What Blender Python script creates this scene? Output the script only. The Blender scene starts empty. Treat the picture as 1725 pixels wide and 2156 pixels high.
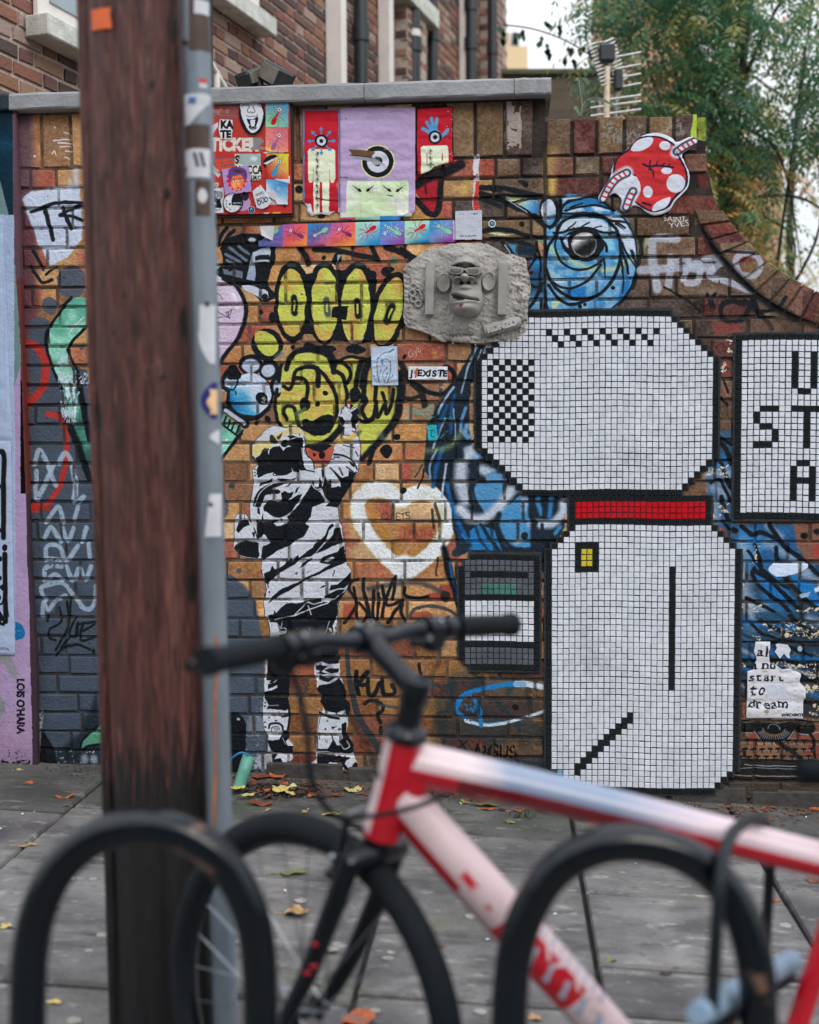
import bpy, bmesh, math, random
import numpy as np
from mathutils import Vector, Matrix, Euler
random.seed(7)
rng = np.random.default_rng(11)
S = bpy.context.scene
COL = S.collection

# ---------------------------------------------------------------- camera, world, sun, exposure
FPX = 2500.0  # focal length in pixels of a 1725 x 2156 view
CAM_H = 1.39
TILT, ROLL = math.radians(3.55),-0.0056
cam_data = bpy.data.cameras.new('camera')
cam = bpy.data.objects.new('camera', cam_data)
COL.objects.link(cam)
S.camera = cam
cam_data.sensor_fit = 'HORIZONTAL'
cam_data.sensor_width = 24.0
cam_data.lens = 24.0 * FPX / 1725.0
cam_data.clip_start = 0.05
cam_data.clip_end = 400
CAM_R = (Matrix.Rotation(math.radians(90) - TILT, 3, 'X') @ Matrix.Rotation(ROLL, 3, 'Z'))
cam.matrix_world = Matrix.Translation((0,0, CAM_H)) @ CAM_R.to_4x4()
cam_data.dof.use_dof = True
cam_data.dof.focus_distance = 4.75
cam_data.dof.aperture_fstop = 1.4
cam_data.dof.aperture_blades = 9

SUN_EL, SUN_ROT = math.radians(38), math.radians(150)
world = bpy.data.worlds.new('World')
S.world = world
world.use_nodes = True
wn, wl = world.node_tree.nodes, world.node_tree.links
bg = wn['Background']
sky = wn.new('ShaderNodeTexSky')
sky.sky_type = 'NISHITA'
sky.sun_disc = False
sky.sun_elevation = SUN_EL
sky.sun_rotation = SUN_ROT
sky.air_density = 1.0
sky.dust_density = 2.0
# an overcast sky: a bright veil of cloud over the blue
cloud = wn.new('ShaderNodeTexNoise'); cloud.inputs['Scale'].default_value = 1.6; cloud.inputs['Detail'].default_value = 4
ramp = wn.new('ShaderNodeValToRGB')
ramp.color_ramp.elements[0].position = 0.3; ramp.color_ramp.elements[0].color = (8.6,9.1,10.0,1)
ramp.color_ramp.elements[1].position = 0.75; ramp.color_ramp.elements[1].color = (10.2,10.4,10.7,1)
mixw = wn.new('ShaderNodeMixRGB'); mixw.inputs[0].default_value = 0.88
wl.new(cloud.outputs['Fac'], ramp.inputs[0])
wl.new(sky.outputs[0], mixw.inputs[1]); wl.new(ramp.outputs[0], mixw.inputs[2])
# standard overcast luminance: three times brighter overhead than at the horizon
wtc = wn.new('ShaderNodeTexCoord'); wsx = wn.new('ShaderNodeSeparateXYZ'); wl.new(wtc.outputs['Generated'], wsx.inputs[0])
wmr = wn.new('ShaderNodeMapRange'); wmr.inputs['From Min'].default_value = 0; wmr.inputs['From Max'].default_value = 1; wmr.inputs['To Min'].default_value = .58; wmr.inputs['To Max'].default_value = 1.74; wl.new(wsx.outputs[2], wmr.inputs[0])
wsc = wn.new('ShaderNodeVectorMath'); wsc.operation = 'SCALE'; wl.new(mixw.outputs[0], wsc.inputs[0]); wl.new(wmr.outputs[0], wsc.inputs['Scale'])
wl.new(wsc.outputs[0], bg.inputs['Color'])
bg.inputs['Strength'].default_value = 0.115

sd = bpy.data.lights.new('sun', 'SUN'); sd.energy = 0.8; sd.angle = math.radians(25); sd.color = (1.0,0.96,0.9)
sun = bpy.data.objects.new('sun', sd); COL.objects.link(sun)
_az = SUN_ROT
_d = Vector((math.sin(_az) * math.cos(SUN_EL), math.cos(_az) * math.cos(SUN_EL), math.sin(SUN_EL)))
sun.rotation_euler = (-_d).to_track_quat('-Z', 'Y').to_euler()

S.view_settings.view_transform = 'Standard'
S.view_settings.look = 'None'
S.view_settings.exposure = 0.32
S.view_settings.gamma = 1
S.view_settings.use_curve_mapping = False
S.render.engine = 'CYCLES'
S.cycles.max_bounces = 6
S.cycles.transparent_max_bounces = 6

# ---------------------------------------------------------------- survey helpers
# The photograph was measured in units of a 1725 x 2156 picture ("D"); P() gives the real point
# that such a reading has on a vertical plane at a known distance, so things get real sizes.
CP = Vector((0,0, CAM_H))
def ray(px, py):
 return CAM_R @ Vector(((px - 862.5) / FPX, -(py - 1078.0) / FPX, -1.0))
def P(px, py, y):
 r = ray(px, py)
 return CP + r * (y / r.y)
YAW = math.radians(4.7)
W0 = P(862.5,1078,4.75)
WU = Vector((math.cos(YAW),-math.sin(YAW),0)); WN = Vector((math.sin(YAW), math.cos(YAW),0))
WORG = Vector((W0.x, W0.y, 0))
def wall_uv(px, py, off=0.0):
 """wall coordinates (u along the wall, v height) of a reading; off = distance in front of the wall"""
 r = ray(px, py)
 t = ((WORG - WN * off) - CP).dot(WN) / r.dot(WN)
 p = CP + r * t
 return ((p - WORG).dot(WU), p.z)
_A = np.array(CAM_R)
_wu, _wn = np.array(WU), np.array(WN)
def wall_uv_np(pts):
 pts = np.asarray(pts, float)
 d = np.stack([(pts[:, 0] - 862.5) / FPX, -(pts[:, 1] - 1078.0) / FPX, -np.ones(len(pts))],1) @ _A.T
 o = np.array(WORG - CP)
 t = (o @ _wn) / (d @ _wn)
 p = d * t[:, None]
 return np.stack([(p - o) @ _wu, p[:, 2] + CAM_H],1)
def D_of(u, v):
 """reading of a wall coordinate"""
 p = WORG + WU * u + Vector((0,0, v)) - CP
 c = CAM_R.transposed() @ p
 return (862.5 + FPX * c.x / -c.z, 1078.0 - FPX * c.y / -c.z)
# pavement falls to the right
_a, _b = wall_uv(80,1607), wall_uv(1600,1697)
_pa = WORG + WU * _a[0]; _pb = WORG + WU * _b[0]
GX = (_b[1] - _a[1]) / (_pb.x - _pa.x); G0 = _a[1] - GX * _pa.x
def ground_z(x, y): return G0 + GX * x
def ground_at(px, py):
 r = ray(px, py)
 t = (G0 + GX * CP.x - CP.z) / (r.z - GX * r.x)
 return CP + r * t

# ---------------------------------------------------------------- object helpers
def tag(o, label=None, cat=None, group=None, kind=None):
 if label: o['label'] = label
 if cat: o['category'] = cat
 if group: o['group'] = group
 if kind: o['kind'] = kind
 return o
def link(name, me, parent=None):
 o = bpy.data.objects.new(name, me); COL.objects.link(o)
 if parent is not None: o.parent = parent
 return o
def empty(name, loc=(0,0,0), rz=0.0, **kw):
 o = bpy.data.objects.new(name, None); COL.objects.link(o)
 o.location = loc; o.rotation_euler = (0,0, rz); o.empty_display_size = 0.05
 tag(o, **kw)
 return o
def mesh(name, verts, faces, mat=None, smooth=False):
 me = bpy.data.meshes.new(name)
 me.from_pydata([tuple(v) for v in verts],[],[tuple(f) for f in faces])
 if mat:
  for m in (mat if isinstance(mat, (list, tuple)) else [mat]): me.materials.append(m)
 if smooth: me.polygons.foreach_set('use_smooth', [True] * len(me.polygons))
 me.update()
 return me
def mobj(name, verts, faces, mat=None, parent=None, smooth=False):
 return link(name, mesh(name, verts, faces, mat, smooth), parent)
class MB:
 """collects shapes for ONE mesh"""
 def __init__(s): s.v = []; s.f = []; s.m = []
 def add(s, v, f, mi=0):
  n = len(s.v); s.v += [tuple(x) for x in v]; s.f += [tuple(i + n for i in q) for q in f]; s.m += [mi] * len(f); return s
 def box(s, c, d, M=None, bev=0.0, mi=0):
  """box centred c, size d, optional rotation, chamfered edges"""
  hx, hy, hz = d[0] / 2, d[1] / 2, d[2] / 2
  b = min(bev, hx * .49, hy * .49, hz * .49)
  M = M or Matrix.Identity(3)
  c = Vector(c)
  if b <= 0:
   v = [c + M @ Vector((x * hx, y * hy, z * hz)) for x in (-1,1) for y in (-1,1) for z in (-1,1)]
   f = [(0,1,3,2),(4,6,7,5),(0,4,5,1),(2,3,7,6),(0,2,6,4),(1,5,7,3)]
   return s.add(v, f, mi)
  v = []
  for x in (-1,1):
   for y in (-1,1):
    for z in (-1,1):
     v += [c + M @ Vector((x * hx, y * (hy - b), z * (hz - b))), c + M @ Vector((x * (hx - b), y * hy, z * (hz - b))), c + M @ Vector((x * (hx - b), y * (hy - b), z * hz))]
  I = lambda x, y, z, k: (((x > 0) * 4 + (y > 0) * 2 + (z > 0)) * 3 + k)
  f = []
  for x in (-1,1):
   q = [I(x, -1,-1,0), I(x, 1,-1,0), I(x, 1,1,0), I(x, -1,1,0)]; f.append(q if x > 0 else q[::-1])
   q = [I(-1, x, -1,1), I(1, x, -1,1), I(1, x, 1,1), I(-1, x, 1,1)]; f.append(q[::-1] if x > 0 else q)
   q = [I(-1,-1, x, 2), I(1,-1, x, 2), I(1,1, x, 2), I(-1,1, x, 2)]; f.append(q if x > 0 else q[::-1])
  for a in (-1,1):
   for bb in (-1,1):
    f.append([I(a, bb, -1,0), I(a, bb, -1,1), I(a, bb, 1,1), I(a, bb, 1,0)])
    f.append([I(a, -1, bb, 0), I(a, -1, bb, 2), I(a, 1, bb, 2), I(a, 1, bb, 0)])
    f.append([I(-1, a, bb, 1), I(-1, a, bb, 2), I(1, a, bb, 2), I(1, a, bb, 1)])
    for z in (-1,1): f.append([I(a, bb, z, 0), I(a, bb, z, 1), I(a, bb, z, 2)])
  return s.add(v, f, mi)
 def tube(s, pts, r, n=16, closed=False, caps=True, mi=0, flat=None):
  """tube through points; r a number or a list; flat=(scale across, axis) not used"""
  pts = [Vector(p) for p in pts]; N = len(pts)
  rr = r if isinstance(r, (list, tuple)) else [r] * N
  T = []
  for i in range(N):
   if closed: t = pts[(i + 1) % N] - pts[i - 1]
   else: t = pts[min(i + 1, N - 1)] - pts[max(i - 1,0)]
   T.append(t.normalized())
  up = Vector((0,0,1)) if abs(T[0].z) < .9 else Vector((0,1,0))
  nrm = (up - T[0] * up.dot(T[0])).normalized()
  v = []; f = []
  for i in range(N):
   nrm = (nrm - T[i] * nrm.dot(T[i])).normalized(); bi = T[i].cross(nrm)
   for k in range(n):
    a = 2 * math.pi * k / n
    v.append(pts[i] + (nrm * math.cos(a) + bi * math.sin(a)) * rr[i])
  for i in range(N if closed else N - 1):
   j = (i + 1) % N
   for k in range(n): f.append((i * n + k, i * n + (k + 1) % n, j * n + (k + 1) % n, j * n + k))
  if caps and not closed:
   f.append(tuple(range(n))[::-1]); f.append(tuple((N - 1) * n + k for k in range(n)))
  return s.add(v, f, mi)
 def prism(s, poly, d0, d1, fn, mi=0):
  """extrude 2-D outline between depths d0 and d1; fn(x, y, d) -> point"""
  n = len(poly)
  v = [fn(x, y, d0) for x, y in poly] + [fn(x, y, d1) for x, y in poly]
  f = [tuple(range(n)), tuple(range(2 * n - 1, n - 1,-1))] + [(i, i + n, (i + 1) % n + n, (i + 1) % n) for i in range(n)]
  return s.add(v, f, mi)
 def ball(s, c, r, n=12, m=8, sc=(1,1,1), mi=0, M=None):
  c = Vector(c); v = [c + (M or Matrix.Identity(3)) @ Vector((0,0, r * sc[2]))]; f = []
  for i in range(1, m):
   t = math.pi * i / m
   for k in range(n):
    a = 2 * math.pi * k / n
    v.append(c + (M or Matrix.Identity(3)) @ Vector((r * sc[0] * math.sin(t) * math.cos(a), r * sc[1] * math.sin(t) * math.sin(a), r * sc[2] * math.cos(t))))
  v.append(c - (M or Matrix.Identity(3)) @ Vector((0,0, r * sc[2])))
  for k in range(n): f.append((0,1 + k, 1 + (k + 1) % n))
  for i in range(m - 2):
   for k in range(n): f.append((1 + i * n + k, 1 + (i + 1) * n + k, 1 + (i + 1) * n + (k + 1) % n, 1 + i * n + (k + 1) % n))
  L = len(v) - 1
  for k in range(n): f.append((L, 1 + (m - 2) * n + (k + 1) % n, 1 + (m - 2) * n + k))
  return s.add(v, f, mi)
 def mesh(s, name, mat, smooth=False):
  me = mesh(name, s.v, s.f, mat, smooth)
  me.polygons.foreach_set('material_index', s.m)
  if smooth == 'auto':
   me.set_sharp_from_angle(angle=math.radians(40))
  return me
 def build(s, name, mat, parent=None, smooth=False):
  return link(name, s.mesh(name, mat, smooth), parent)
def fix_normals(me):
 bm = bmesh.new(); bm.from_mesh(me); bmesh.ops.recalc_face_normals(bm, faces=bm.faces); bm.to_mesh(me); bm.free()
def spline(pts, k=8, closed=False):
 """Catmull-Rom through points of any dimension"""
 p = np.asarray(pts, float); n = len(p)
 if n < 3: return p
 out = []
 rngi = range(n if closed else n - 1)
 t = np.linspace(0,1, k, endpoint=False)[:, None]
 for i in rngi:
  if closed: a, b, c, d = p[i - 1], p[i], p[(i + 1) % n], p[(i + 2) % n]
  else: a, b, c, d = p[max(i - 1,0)], p[i], p[i + 1], p[min(i + 2, n - 1)]
  out.append(.5 * ((2 * b) + (c - a) * t + (2 * a - 5 * b + 4 * c - d) * t ** 2 + (3 * b - a - 3 * c + d) * t ** 3))
 out = np.concatenate(out)
 if not closed: out = np.vstack([out, p[-1]])
 return out

# ---------------------------------------------------------------- materials
def lin(c):
 """sRGB 0-255 reading -> linear"""
 return tuple(((x / 255) / 12.92 if x / 255 <= .04045 else ((x / 255 + .055) / 1.055) ** 2.4) for x in c)
def mat(name, col, rough=.7, metal=0.0, var=.15, vscale=20, bump=.0, bscale=80, col2=None, coat=0, spec=.5, detail=6, stretch=None):
 """procedural material: base colour broken up by noise, roughness variation, fine bump"""
 m = bpy.data.materials.new(name); m.use_nodes = True
 n, l = m.node_tree.nodes, m.node_tree.links
 b = n['Principled BSDF']
 tc = n.new('ShaderNodeTexCoord'); mp = n.new('ShaderNodeMapping')
 l.new(tc.outputs['Object'], mp.inputs[0])
 if stretch: mp.inputs['Scale'].default_value = stretch
 nz = n.new('ShaderNodeTexNoise'); nz.inputs['Scale'].default_value = vscale; nz.inputs['Detail'].default_value = detail; nz.inputs['Roughness'].default_value = .62
 l.new(mp.outputs[0], nz.inputs['Vector'])
 r = n.new('ShaderNodeValToRGB')
 c1 = col2 if col2 else tuple(x * (1 - var) for x in col)
 c2 = col if col2 else tuple(min(1, x * (1 + var)) for x in col)
 r.color_ramp.elements[0].position = .34; r.color_ramp.elements[0].color = (*c1,1)
 r.color_ramp.elements[1].position = .66; r.color_ramp.elements[1].color = (*c2,1)
 l.new(nz.outputs['Fac'], r.inputs[0]); l.new(r.outputs[0], b.inputs['Base Color'])
 b.inputs['Metallic'].default_value = metal
 b.inputs['Roughness'].default_value = rough
 b.inputs['Specular IOR Level'].default_value = spec
 b.inputs['Coat Weight'].default_value = coat
 mr = n.new('ShaderNodeMapRange'); mr.inputs['To Min'].default_value = max(0, rough - .12); mr.inputs['To Max'].default_value = min(1, rough + .12)
 l.new(nz.outputs['Fac'], mr.inputs[0]); l.new(mr.outputs[0], b.inputs['Roughness'])
 if bump:
  n2 = n.new('ShaderNodeTexNoise'); n2.inputs['Scale'].default_value = bscale; n2.inputs['Detail'].default_value = 6
  l.new(mp.outputs[0], n2.inputs['Vector'])
  bp = n.new('ShaderNodeBump'); bp.inputs['Strength'].default_value = bump; bp.inputs['Distance'].default_value = .01
  l.new(n2.outputs['Fac'], bp.inputs['Height']); l.new(bp.outputs[0], b.inputs['Normal'])
 return m
# ---------------------------------------------------------------- paint and print, drawn in wall coordinates
TEX = 0.0016  # metres per texel
U0, U1, V0, V1 = -1.95,1.95,-0.22,2.98
TW, TH = int((U1 - U0) / TEX), int((V1 - V0) / TEX)
def noise2(w, h, cell, octaves=4, seed=0):
 g = np.random.default_rng(seed); out = np.zeros((h, w), np.float32); amp = 1; tot = 0
 for o in range(octaves):
  nw, nh = int(w / cell) + 3, int(h / cell) + 3
  a = g.random((nh, nw)).astype(np.float32)
  y = np.arange(h, dtype=np.float32) / cell; x = np.arange(w, dtype=np.float32) / cell
  yi = y.astype(int); xi = x.astype(int); fy = (y - yi); fx = (x - xi)
  fy = (fy * fy * (3 - 2 * fy))[:, None]; fx = (fx * fx * (3 - 2 * fx))[None]
  t = a[yi][:, xi] * (1 - fy) * (1 - fx) + a[yi + 1][:, xi] * fy * (1 - fx) + a[yi][:, xi + 1] * (1 - fy) * fx + a[yi + 1][:, xi + 1] * fy * fx
  out += t * amp; tot += amp; amp *= .5; cell = max(2, cell / 2)
 return out / tot
WXN = (noise2(TW, TH, 26,3,1) - .5) * 9; WYN = (noise2(TW, TH, 26,3,2) - .5) * 9
DN = noise2(TW, TH, 30,5,3); FN = noise2(TW, TH, 5,2,4)
class Layer:
 def __init__(s):
  s.c = np.zeros((TH, TW, 4), np.float32)  # rgb in photograph readings 0..1, a = painted
class Pen:
 """draws on a layer in the units of a zoomed crop (x0, y0, scale) of the photograph"""
 def __init__(s, layer, x0=0, y0=0, k=1.0, warp=1.0):
  s.L = layer; s.x0, s.y0, s.k = x0, y0, k; s.warp = warp; s.sz = 1 / k * .526396 * (.0019 / TEX)
 def tx(s, pts):
  p = np.asarray(pts, float)
  d = np.stack([(p[:, 0] / s.k + s.x0) * .526396,(p[:, 1] / s.k + s.y0) * .526396],1)
  w = wall_uv_np(d)
  return np.stack([(w[:, 0] - U0) / TEX, (w[:, 1] - V0) / TEX],1)
 def _box(s, q, pad):
  x0, y0 = np.floor(q.min(0) - pad).astype(int); x1, y1 = np.ceil(q.max(0) + pad).astype(int) + 1
  x0, y0 = max(0, x0), max(0, y0); x1, y1 = min(TW, x1), min(TH, y1)
  return (x0, y0, x1, y1) if x1 > x0 and y1 > y0 else None
 def _grid(s, b, warp):
  x0, y0, x1, y1 = b
  X, Y = np.meshgrid(np.arange(x0, x1) + .5, np.arange(y0, y1) + .5)
  if warp: X = X + WXN[y0:y1, x0:x1] * warp; Y = Y + WYN[y0:y1, x0:x1] * warp
  return X.astype(np.float32), Y.astype(np.float32)
 def _put(s, b, m, col, alpha, grad=None, paint=1.0):
  x0, y0, x1, y1 = b
  m = (m * alpha)[..., None]
  c = np.array(col, np.float32) / 255 if grad is None else grad
  t = s.L.c[y0:y1, x0:x1]
  t[..., :3] = t[..., :3] * (1 - m) + c * m
  t[..., 3:] = t[..., 3:] * (1 - m) + m * paint
 def mask(s, pts, smooth=0, soft=0, warp=None, chip=0.0):
  p = np.asarray(pts, float)
  if smooth: p = spline(p, smooth, True)
  q = s.tx(p); soft_t = soft * s.sz
  b = s._box(q, 8 + soft_t * 2)
  if b is None: return None, None
  w = s.warp if warp is None else warp
  X, Y = s._grid(b, w)
  m = np.zeros(X.shape, bool)
  n = len(q)
  for i in range(n):
   (ax, ay),(bx, by) = q[i], q[(i + 1) % n]
   if ay == by: continue
   lo, hi = (ay, by) if ay < by else (by, ay)
   r0 = max(0, int(lo - b[1]) - 8); r1 = min(X.shape[0], int(hi - b[1]) + 9)
   if r1 <= r0: continue
   Ys, Xs = Y[r0:r1], X[r0:r1]
   m[r0:r1] ^= ((Ys > lo) & (Ys <= hi) & (Xs < ax + (Ys - ay) * (bx - ax) / (by - ay)))
  m = m.astype(np.float32)
  if soft_t > .7:
   k = max(1, int(soft_t))
   for _ in range(2): m = blur(m, k)
  if chip:
   x0, y0, x1, y1 = b
   m = m * (DN[y0:y1, x0:x1] * .7 + FN[y0:y1, x0:x1] * .3 > chip)
  return b, m
 def poly(s, pts, col, smooth=0, soft=0, alpha=1.0, warp=None, chip=0.0, paint=1.0):
  b, m = s.mask(pts, smooth, soft, warp, chip)
  if b: s._put(b, m, col, alpha, paint=paint)
 def gpoly(s, pts, stops, p0, p1, smooth=0, soft=0, alpha=1.0, warp=None, noise=0.0, chip=0.0):
  """polygon with a painted fade between colours from p0 to p1"""
  b, m = s.mask(pts, smooth, soft, warp, chip)
  if not b: return
  a, c = s.tx([p0, p1]); X, Y = s._grid(b, 0); d = c - a
  t = ((X - a[0]) * d[0] + (Y - a[1]) * d[1]) / (d @ d)
  if noise: t = t + (DN[b[1]:b[3], b[0]:b[2]] - .5) * noise
  t = np.clip(t, 0,1)
  xs = np.linspace(0,1, len(stops)); st = np.array(stops, np.float32) / 255
  g = np.stack([np.interp(t, xs, st[:, i]) for i in range(3)],-1)
  s._put(b, m, None, alpha, g)
 def line(s, pts, w, col, smooth=6, soft=.12, alpha=1.0, closed=False, w2=None, warp=None, dry=0.0, paint=1.0):
  p = np.asarray(pts, float)
  if smooth and len(p) > 2: p = spline(p, smooth, closed)
  if closed: p = np.vstack([p, p[:1]])
  q = s.tx(p); n = len(q)
  ww = np.full(n, w / 2.) if w2 is None else np.linspace(w / 2., w2 / 2., n)
  ww = ww * s.sz
  so = max(.7, soft * w * s.sz)
  b = s._box(q, ww.max() + so + 6)
  if b is None: return
  m = np.zeros((b[3] - b[1], b[2] - b[0]), np.float32)
  wv = s.warp * .6 if warp is None else warp
  for i in range(n - 1):
   a, c = q[i], q[i + 1]
   bb = s._box(q[i:i + 2], max(ww[i], ww[i + 1]) + so + 5)
   if bb is None: continue
   X, Y = s._grid(bb, wv); d = c - a; L2 = float(d @ d) + 1e-6
   t = np.clip(((X - a[0]) * d[0] + (Y - a[1]) * d[1]) / L2,0,1)
   D = np.hypot(X - (a[0] + t * d[0]), Y - (a[1] + t * d[1])) - (ww[i] + t * (ww[i + 1] - ww[i]))
   k = np.clip(.5 - D / (2 * so),0,1)
   sl = (slice(bb[1] - b[1], bb[3] - b[1]), slice(bb[0] - b[0], bb[2] - b[0]))
   m[sl] = np.maximum(m[sl], k)
  if dry: m = m * (DN[b[1]:b[3], b[0]:b[2]] * .6 + FN[b[1]:b[3], b[0]:b[2]] * .4 > dry)
  s._put(b, m, col, alpha, paint=paint)
 def dot(s, x, y, rx, ry=None, col=(14,20,26), soft=0, alpha=1.0, n=20, rot=0, warp=None):
  ry = ry or rx; c, d = math.cos(rot), math.sin(rot)
  pts = [(x + rx * math.cos(a) * c - ry * math.sin(a) * d, y + rx * math.cos(a) * d + ry * math.sin(a) * c) for a in np.linspace(0,2 * math.pi, n, endpoint=False)]
  s.poly(pts, col, soft=soft, alpha=alpha, warp=warp)
 def rect(s, x0, y0, x1, y1, col, **k): s.poly([(x0, y0),(x1, y0),(x1, y1),(x0, y1)], col, **k)
 def flecks(s, x0, y0, x1, y1, n, r, col, seed=0, warp=1.6):
  g = random.Random(seed)
  for _ in range(n):
   x, y = g.uniform(x0, x1), g.uniform(y0, y1); a = r * g.uniform(.4,1.5)
   s.dot(x, y, a, a * g.uniform(.3, .8), col, n=9, rot=g.uniform(-.4, .4), warp=warp)
 def text(s, txt, x, y, h, col, bold=0.0, sx=1.0, rot=0.0, shear=0.0, warp=None, alpha=1.0, spacing=1.0, align='l'):
  """x, y: left end of the baseline; h: cap height in crop units"""
  tris, width = text_tris(txt, bold, shear, spacing)
  k = h / .73
  if align == 'c': x -= width * k * sx / 2 * math.cos(rot); y -= width * k * sx / 2 * math.sin(rot)
  c, d = math.cos(rot), math.sin(rot)
  for t in tris:
   s.poly([(x + (px * sx * c + py * d) * k, y + (px * sx * d - py * c) * k) for px, py in t], col, warp=warp, alpha=alpha)
def blur(m, k):
 c = np.cumsum(np.pad(m, ((0,0),(k + 1, k)), mode='edge'),1); m = (c[:, 2 * k + 1:] - c[:, :-2 * k - 1]) / (2 * k + 1)
 c = np.cumsum(np.pad(m, ((k + 1, k),(0,0)), mode='edge'),0); return (c[2 * k + 1:] - c[:-2 * k - 1]) / (2 * k + 1)
_tt = {}
def text_tris(txt, bold=0.0, shear=0.0, spacing=1.0):
 key = (txt, bold, shear, spacing)
 if key in _tt: return _tt[key]
 cu = bpy.data.curves.new('writing', 'FONT'); cu.body = txt; cu.offset = bold; cu.shear = shear; cu.space_character = spacing; cu.resolution_u = 4
 o = bpy.data.objects.new('writing', cu)
 COL.objects.link(o)
 bpy.context.view_layer.update()
 me = o.evaluated_get(bpy.context.evaluated_depsgraph_get()).to_mesh()
 me.calc_loop_triangles()
 # join triangles that share nothing: each island is drawn once as triangles, grown a hair so that seams close
 V = [(v.co.x, v.co.y) for v in me.vertices]; tr = []
 for t in me.loop_triangles:
  q = [V[i] for i in t.vertices]; cx = sum(a[0] for a in q) / 3; cy = sum(a[1] for a in q) / 3
  tr.append([(cx + (a[0] - cx) * 1.03, cy + (a[1] - cy) * 1.03) for a in q])
 w = max(v[0] for v in V) if V else 0
 o.to_mesh_clear(); COL.objects.unlink(o); bpy.data.objects.remove(o); bpy.data.curves.remove(cu)
 _tt[key] = (tr, w); return _tt[key]
# ---------------------------------------------------------------- brickwork layout (wall coordinates)
_j0 = wall_uv(500,891.7)[1]; _j1 = wall_uv(500,1625)[1]
PITCH = (_j0 - _j1) / 18.0
JOINT = 0.0105
UL = wall_uv(-70,900)[0]; UR = wall_uv(1815,900)[0]
U_CRACK = wall_uv(1147.6,450)[0]
COP_B = (wall_uv(70,239)[1] + wall_uv(1140,204)[1]) / 2  # underside of the coping
COP_T = (wall_uv(70,203)[1] + wall_uv(1140,169)[1]) / 2
v = wall_uv(1070,313)[1]
K_TOP = round((v - _j0) / PITCH)
V_SOL = _j0 + K_TOP * PITCH  # bed under the brick-on-end course
V_EDGE = wall_uv(1300,244)[1]  # top of the lower right-hand part
U_END = wall_uv(1489,300)[0]
curve_out = [wall_uv(*p) for p in spline([(1489,303),(1497,361),(1513,424),(1542,471),(1576,508),(1609,542),(1656,576),(1706,605),(1760,630),(1830,652)],6)]
curve_in = [wall_uv(*p) for p in spline([(1462,440),(1479,480),(1505,522),(1538,559),(1568,592),(1601,622),(1656,656),(1725,685),(1830,715)],6)]
def top_at(u):
 """top of the flat brickwork below the curved edging"""
 if u < curve_in[0][0]: return V_SOL
 for a, b in zip(curve_in, curve_in[1:]):
  if a[0] <= u <= b[0]: return a[1] + (b[1] - a[1]) * (u - a[0]) / (b[0] - a[0])
 return curve_in[-1][1]
def clip_poly(poly, a, b):
 """keep the part to the left of a->b"""
 out = []
 side = lambda p: (b[0] - a[0]) * (p[1] - a[1]) - (b[1] - a[1]) * (p[0] - a[0])
 for i in range(len(poly)):
  p, q = poly[i], poly[(i + 1) % len(poly)]; sp, sq = side(p), side(q)
  if sp >= 0: out.append(p)
  if (sp >= 0) != (sq >= 0):
   t = sp / (sp - sq); out.append((p[0] + (q[0] - p[0]) * t, p[1] + (q[1] - p[1]) * t))
 return out
BR = []  # (u0, u1, v0, v1, kind, polygon or None)
g = random.Random(5)
ST, HD = .1965, .0935
for k in range(-24, K_TOP):
 v0 = _j0 + k * PITCH + JOINT / 2; v1 = v0 + PITCH - JOINT
 if v1 < -.16: continue
 u = UL - (0.0 if k % 2 else (ST + HD + 2 * JOINT) / 2) - .07 * (k % 3 == 0)
 i = 0
 segs = []
 while u < UR:
  w = (HD if (i % 2 and k % 3 == 0) or (k % 3 != 0 and (i * 7 + k * 5) % 9 == 0) else ST) + g.uniform(-.004, .004); segs.append([u, u + w]); u += w + JOINT; i += 1
 vc = D_of(U_CRACK, v0)[1]
 out = []
 for a, b in segs:
  if vc < 705 and a < U_CRACK - .006 < b:
   if U_CRACK - .006 - a > .02: out.append((a, U_CRACK - .006))
   if b - U_CRACK - .006 > .02: out.append((U_CRACK + .006, b))
  else: out.append((a, b))
 for a, b in out:
  if a > curve_in[0][0] and v0 >= top_at(a) - .01: continue
  if a > curve_in[0][0] - .25 and v1 > top_at(b) - .02:
   poly = [(a, v0),(b, v0),(b, v1),(a, v1)]
   for p, q in zip(curve_in[::3], curve_in[3::3] + [curve_in[-1]]):
    if p != q and q[0] > a - .05 and p[0] < b + .05 and not (p[1] < v0 - .1):
     poly = clip_poly(poly, (q[0] - .006, q[1] - .006),(p[0] - .006, p[1] - .006)) if len(poly) > 2 else []
   if a > U_END - .02 and v0 > curve_in[0][1] + .01: continue
   if b > U_END - .004 and v0 > curve_in[0][1] - .2 and len(poly) > 2:
    poly = clip_poly(poly, (U_END - .002, v0 - 1),(U_END - .002, v0 + 1))
   ar = 0
   for i in range(len(poly)): ar += poly[i][0] * poly[(i + 1) % len(poly)][1] - poly[i - len(poly) + 1][0] * poly[i][1]
   if len(poly) > 2 and abs(ar) > .0012: BR.append((a, b, v0, v1, 'cut', poly))
  elif v1 <= top_at(a) + .01:
   BR.append((a, b, v0, v1, 'flat', None))
# brick-on-end course under the coping
u = UL
while u < U_CRACK - .03:
 w = min(g.uniform(.096, .112), U_CRACK - .008 - u)
 if w > .03: BR.append((u, u + w, V_SOL + .006, COP_B - .008, 'end', None))
 u += w + .012
u = U_CRACK + .008
while u < U_END - .03:
 w = min(g.uniform(.078, .092), U_END - u)
 BR.append((u, u + w, V_SOL + .006, V_EDGE - g.uniform(0, .012), 'end', None)); u += w + .013
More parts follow.
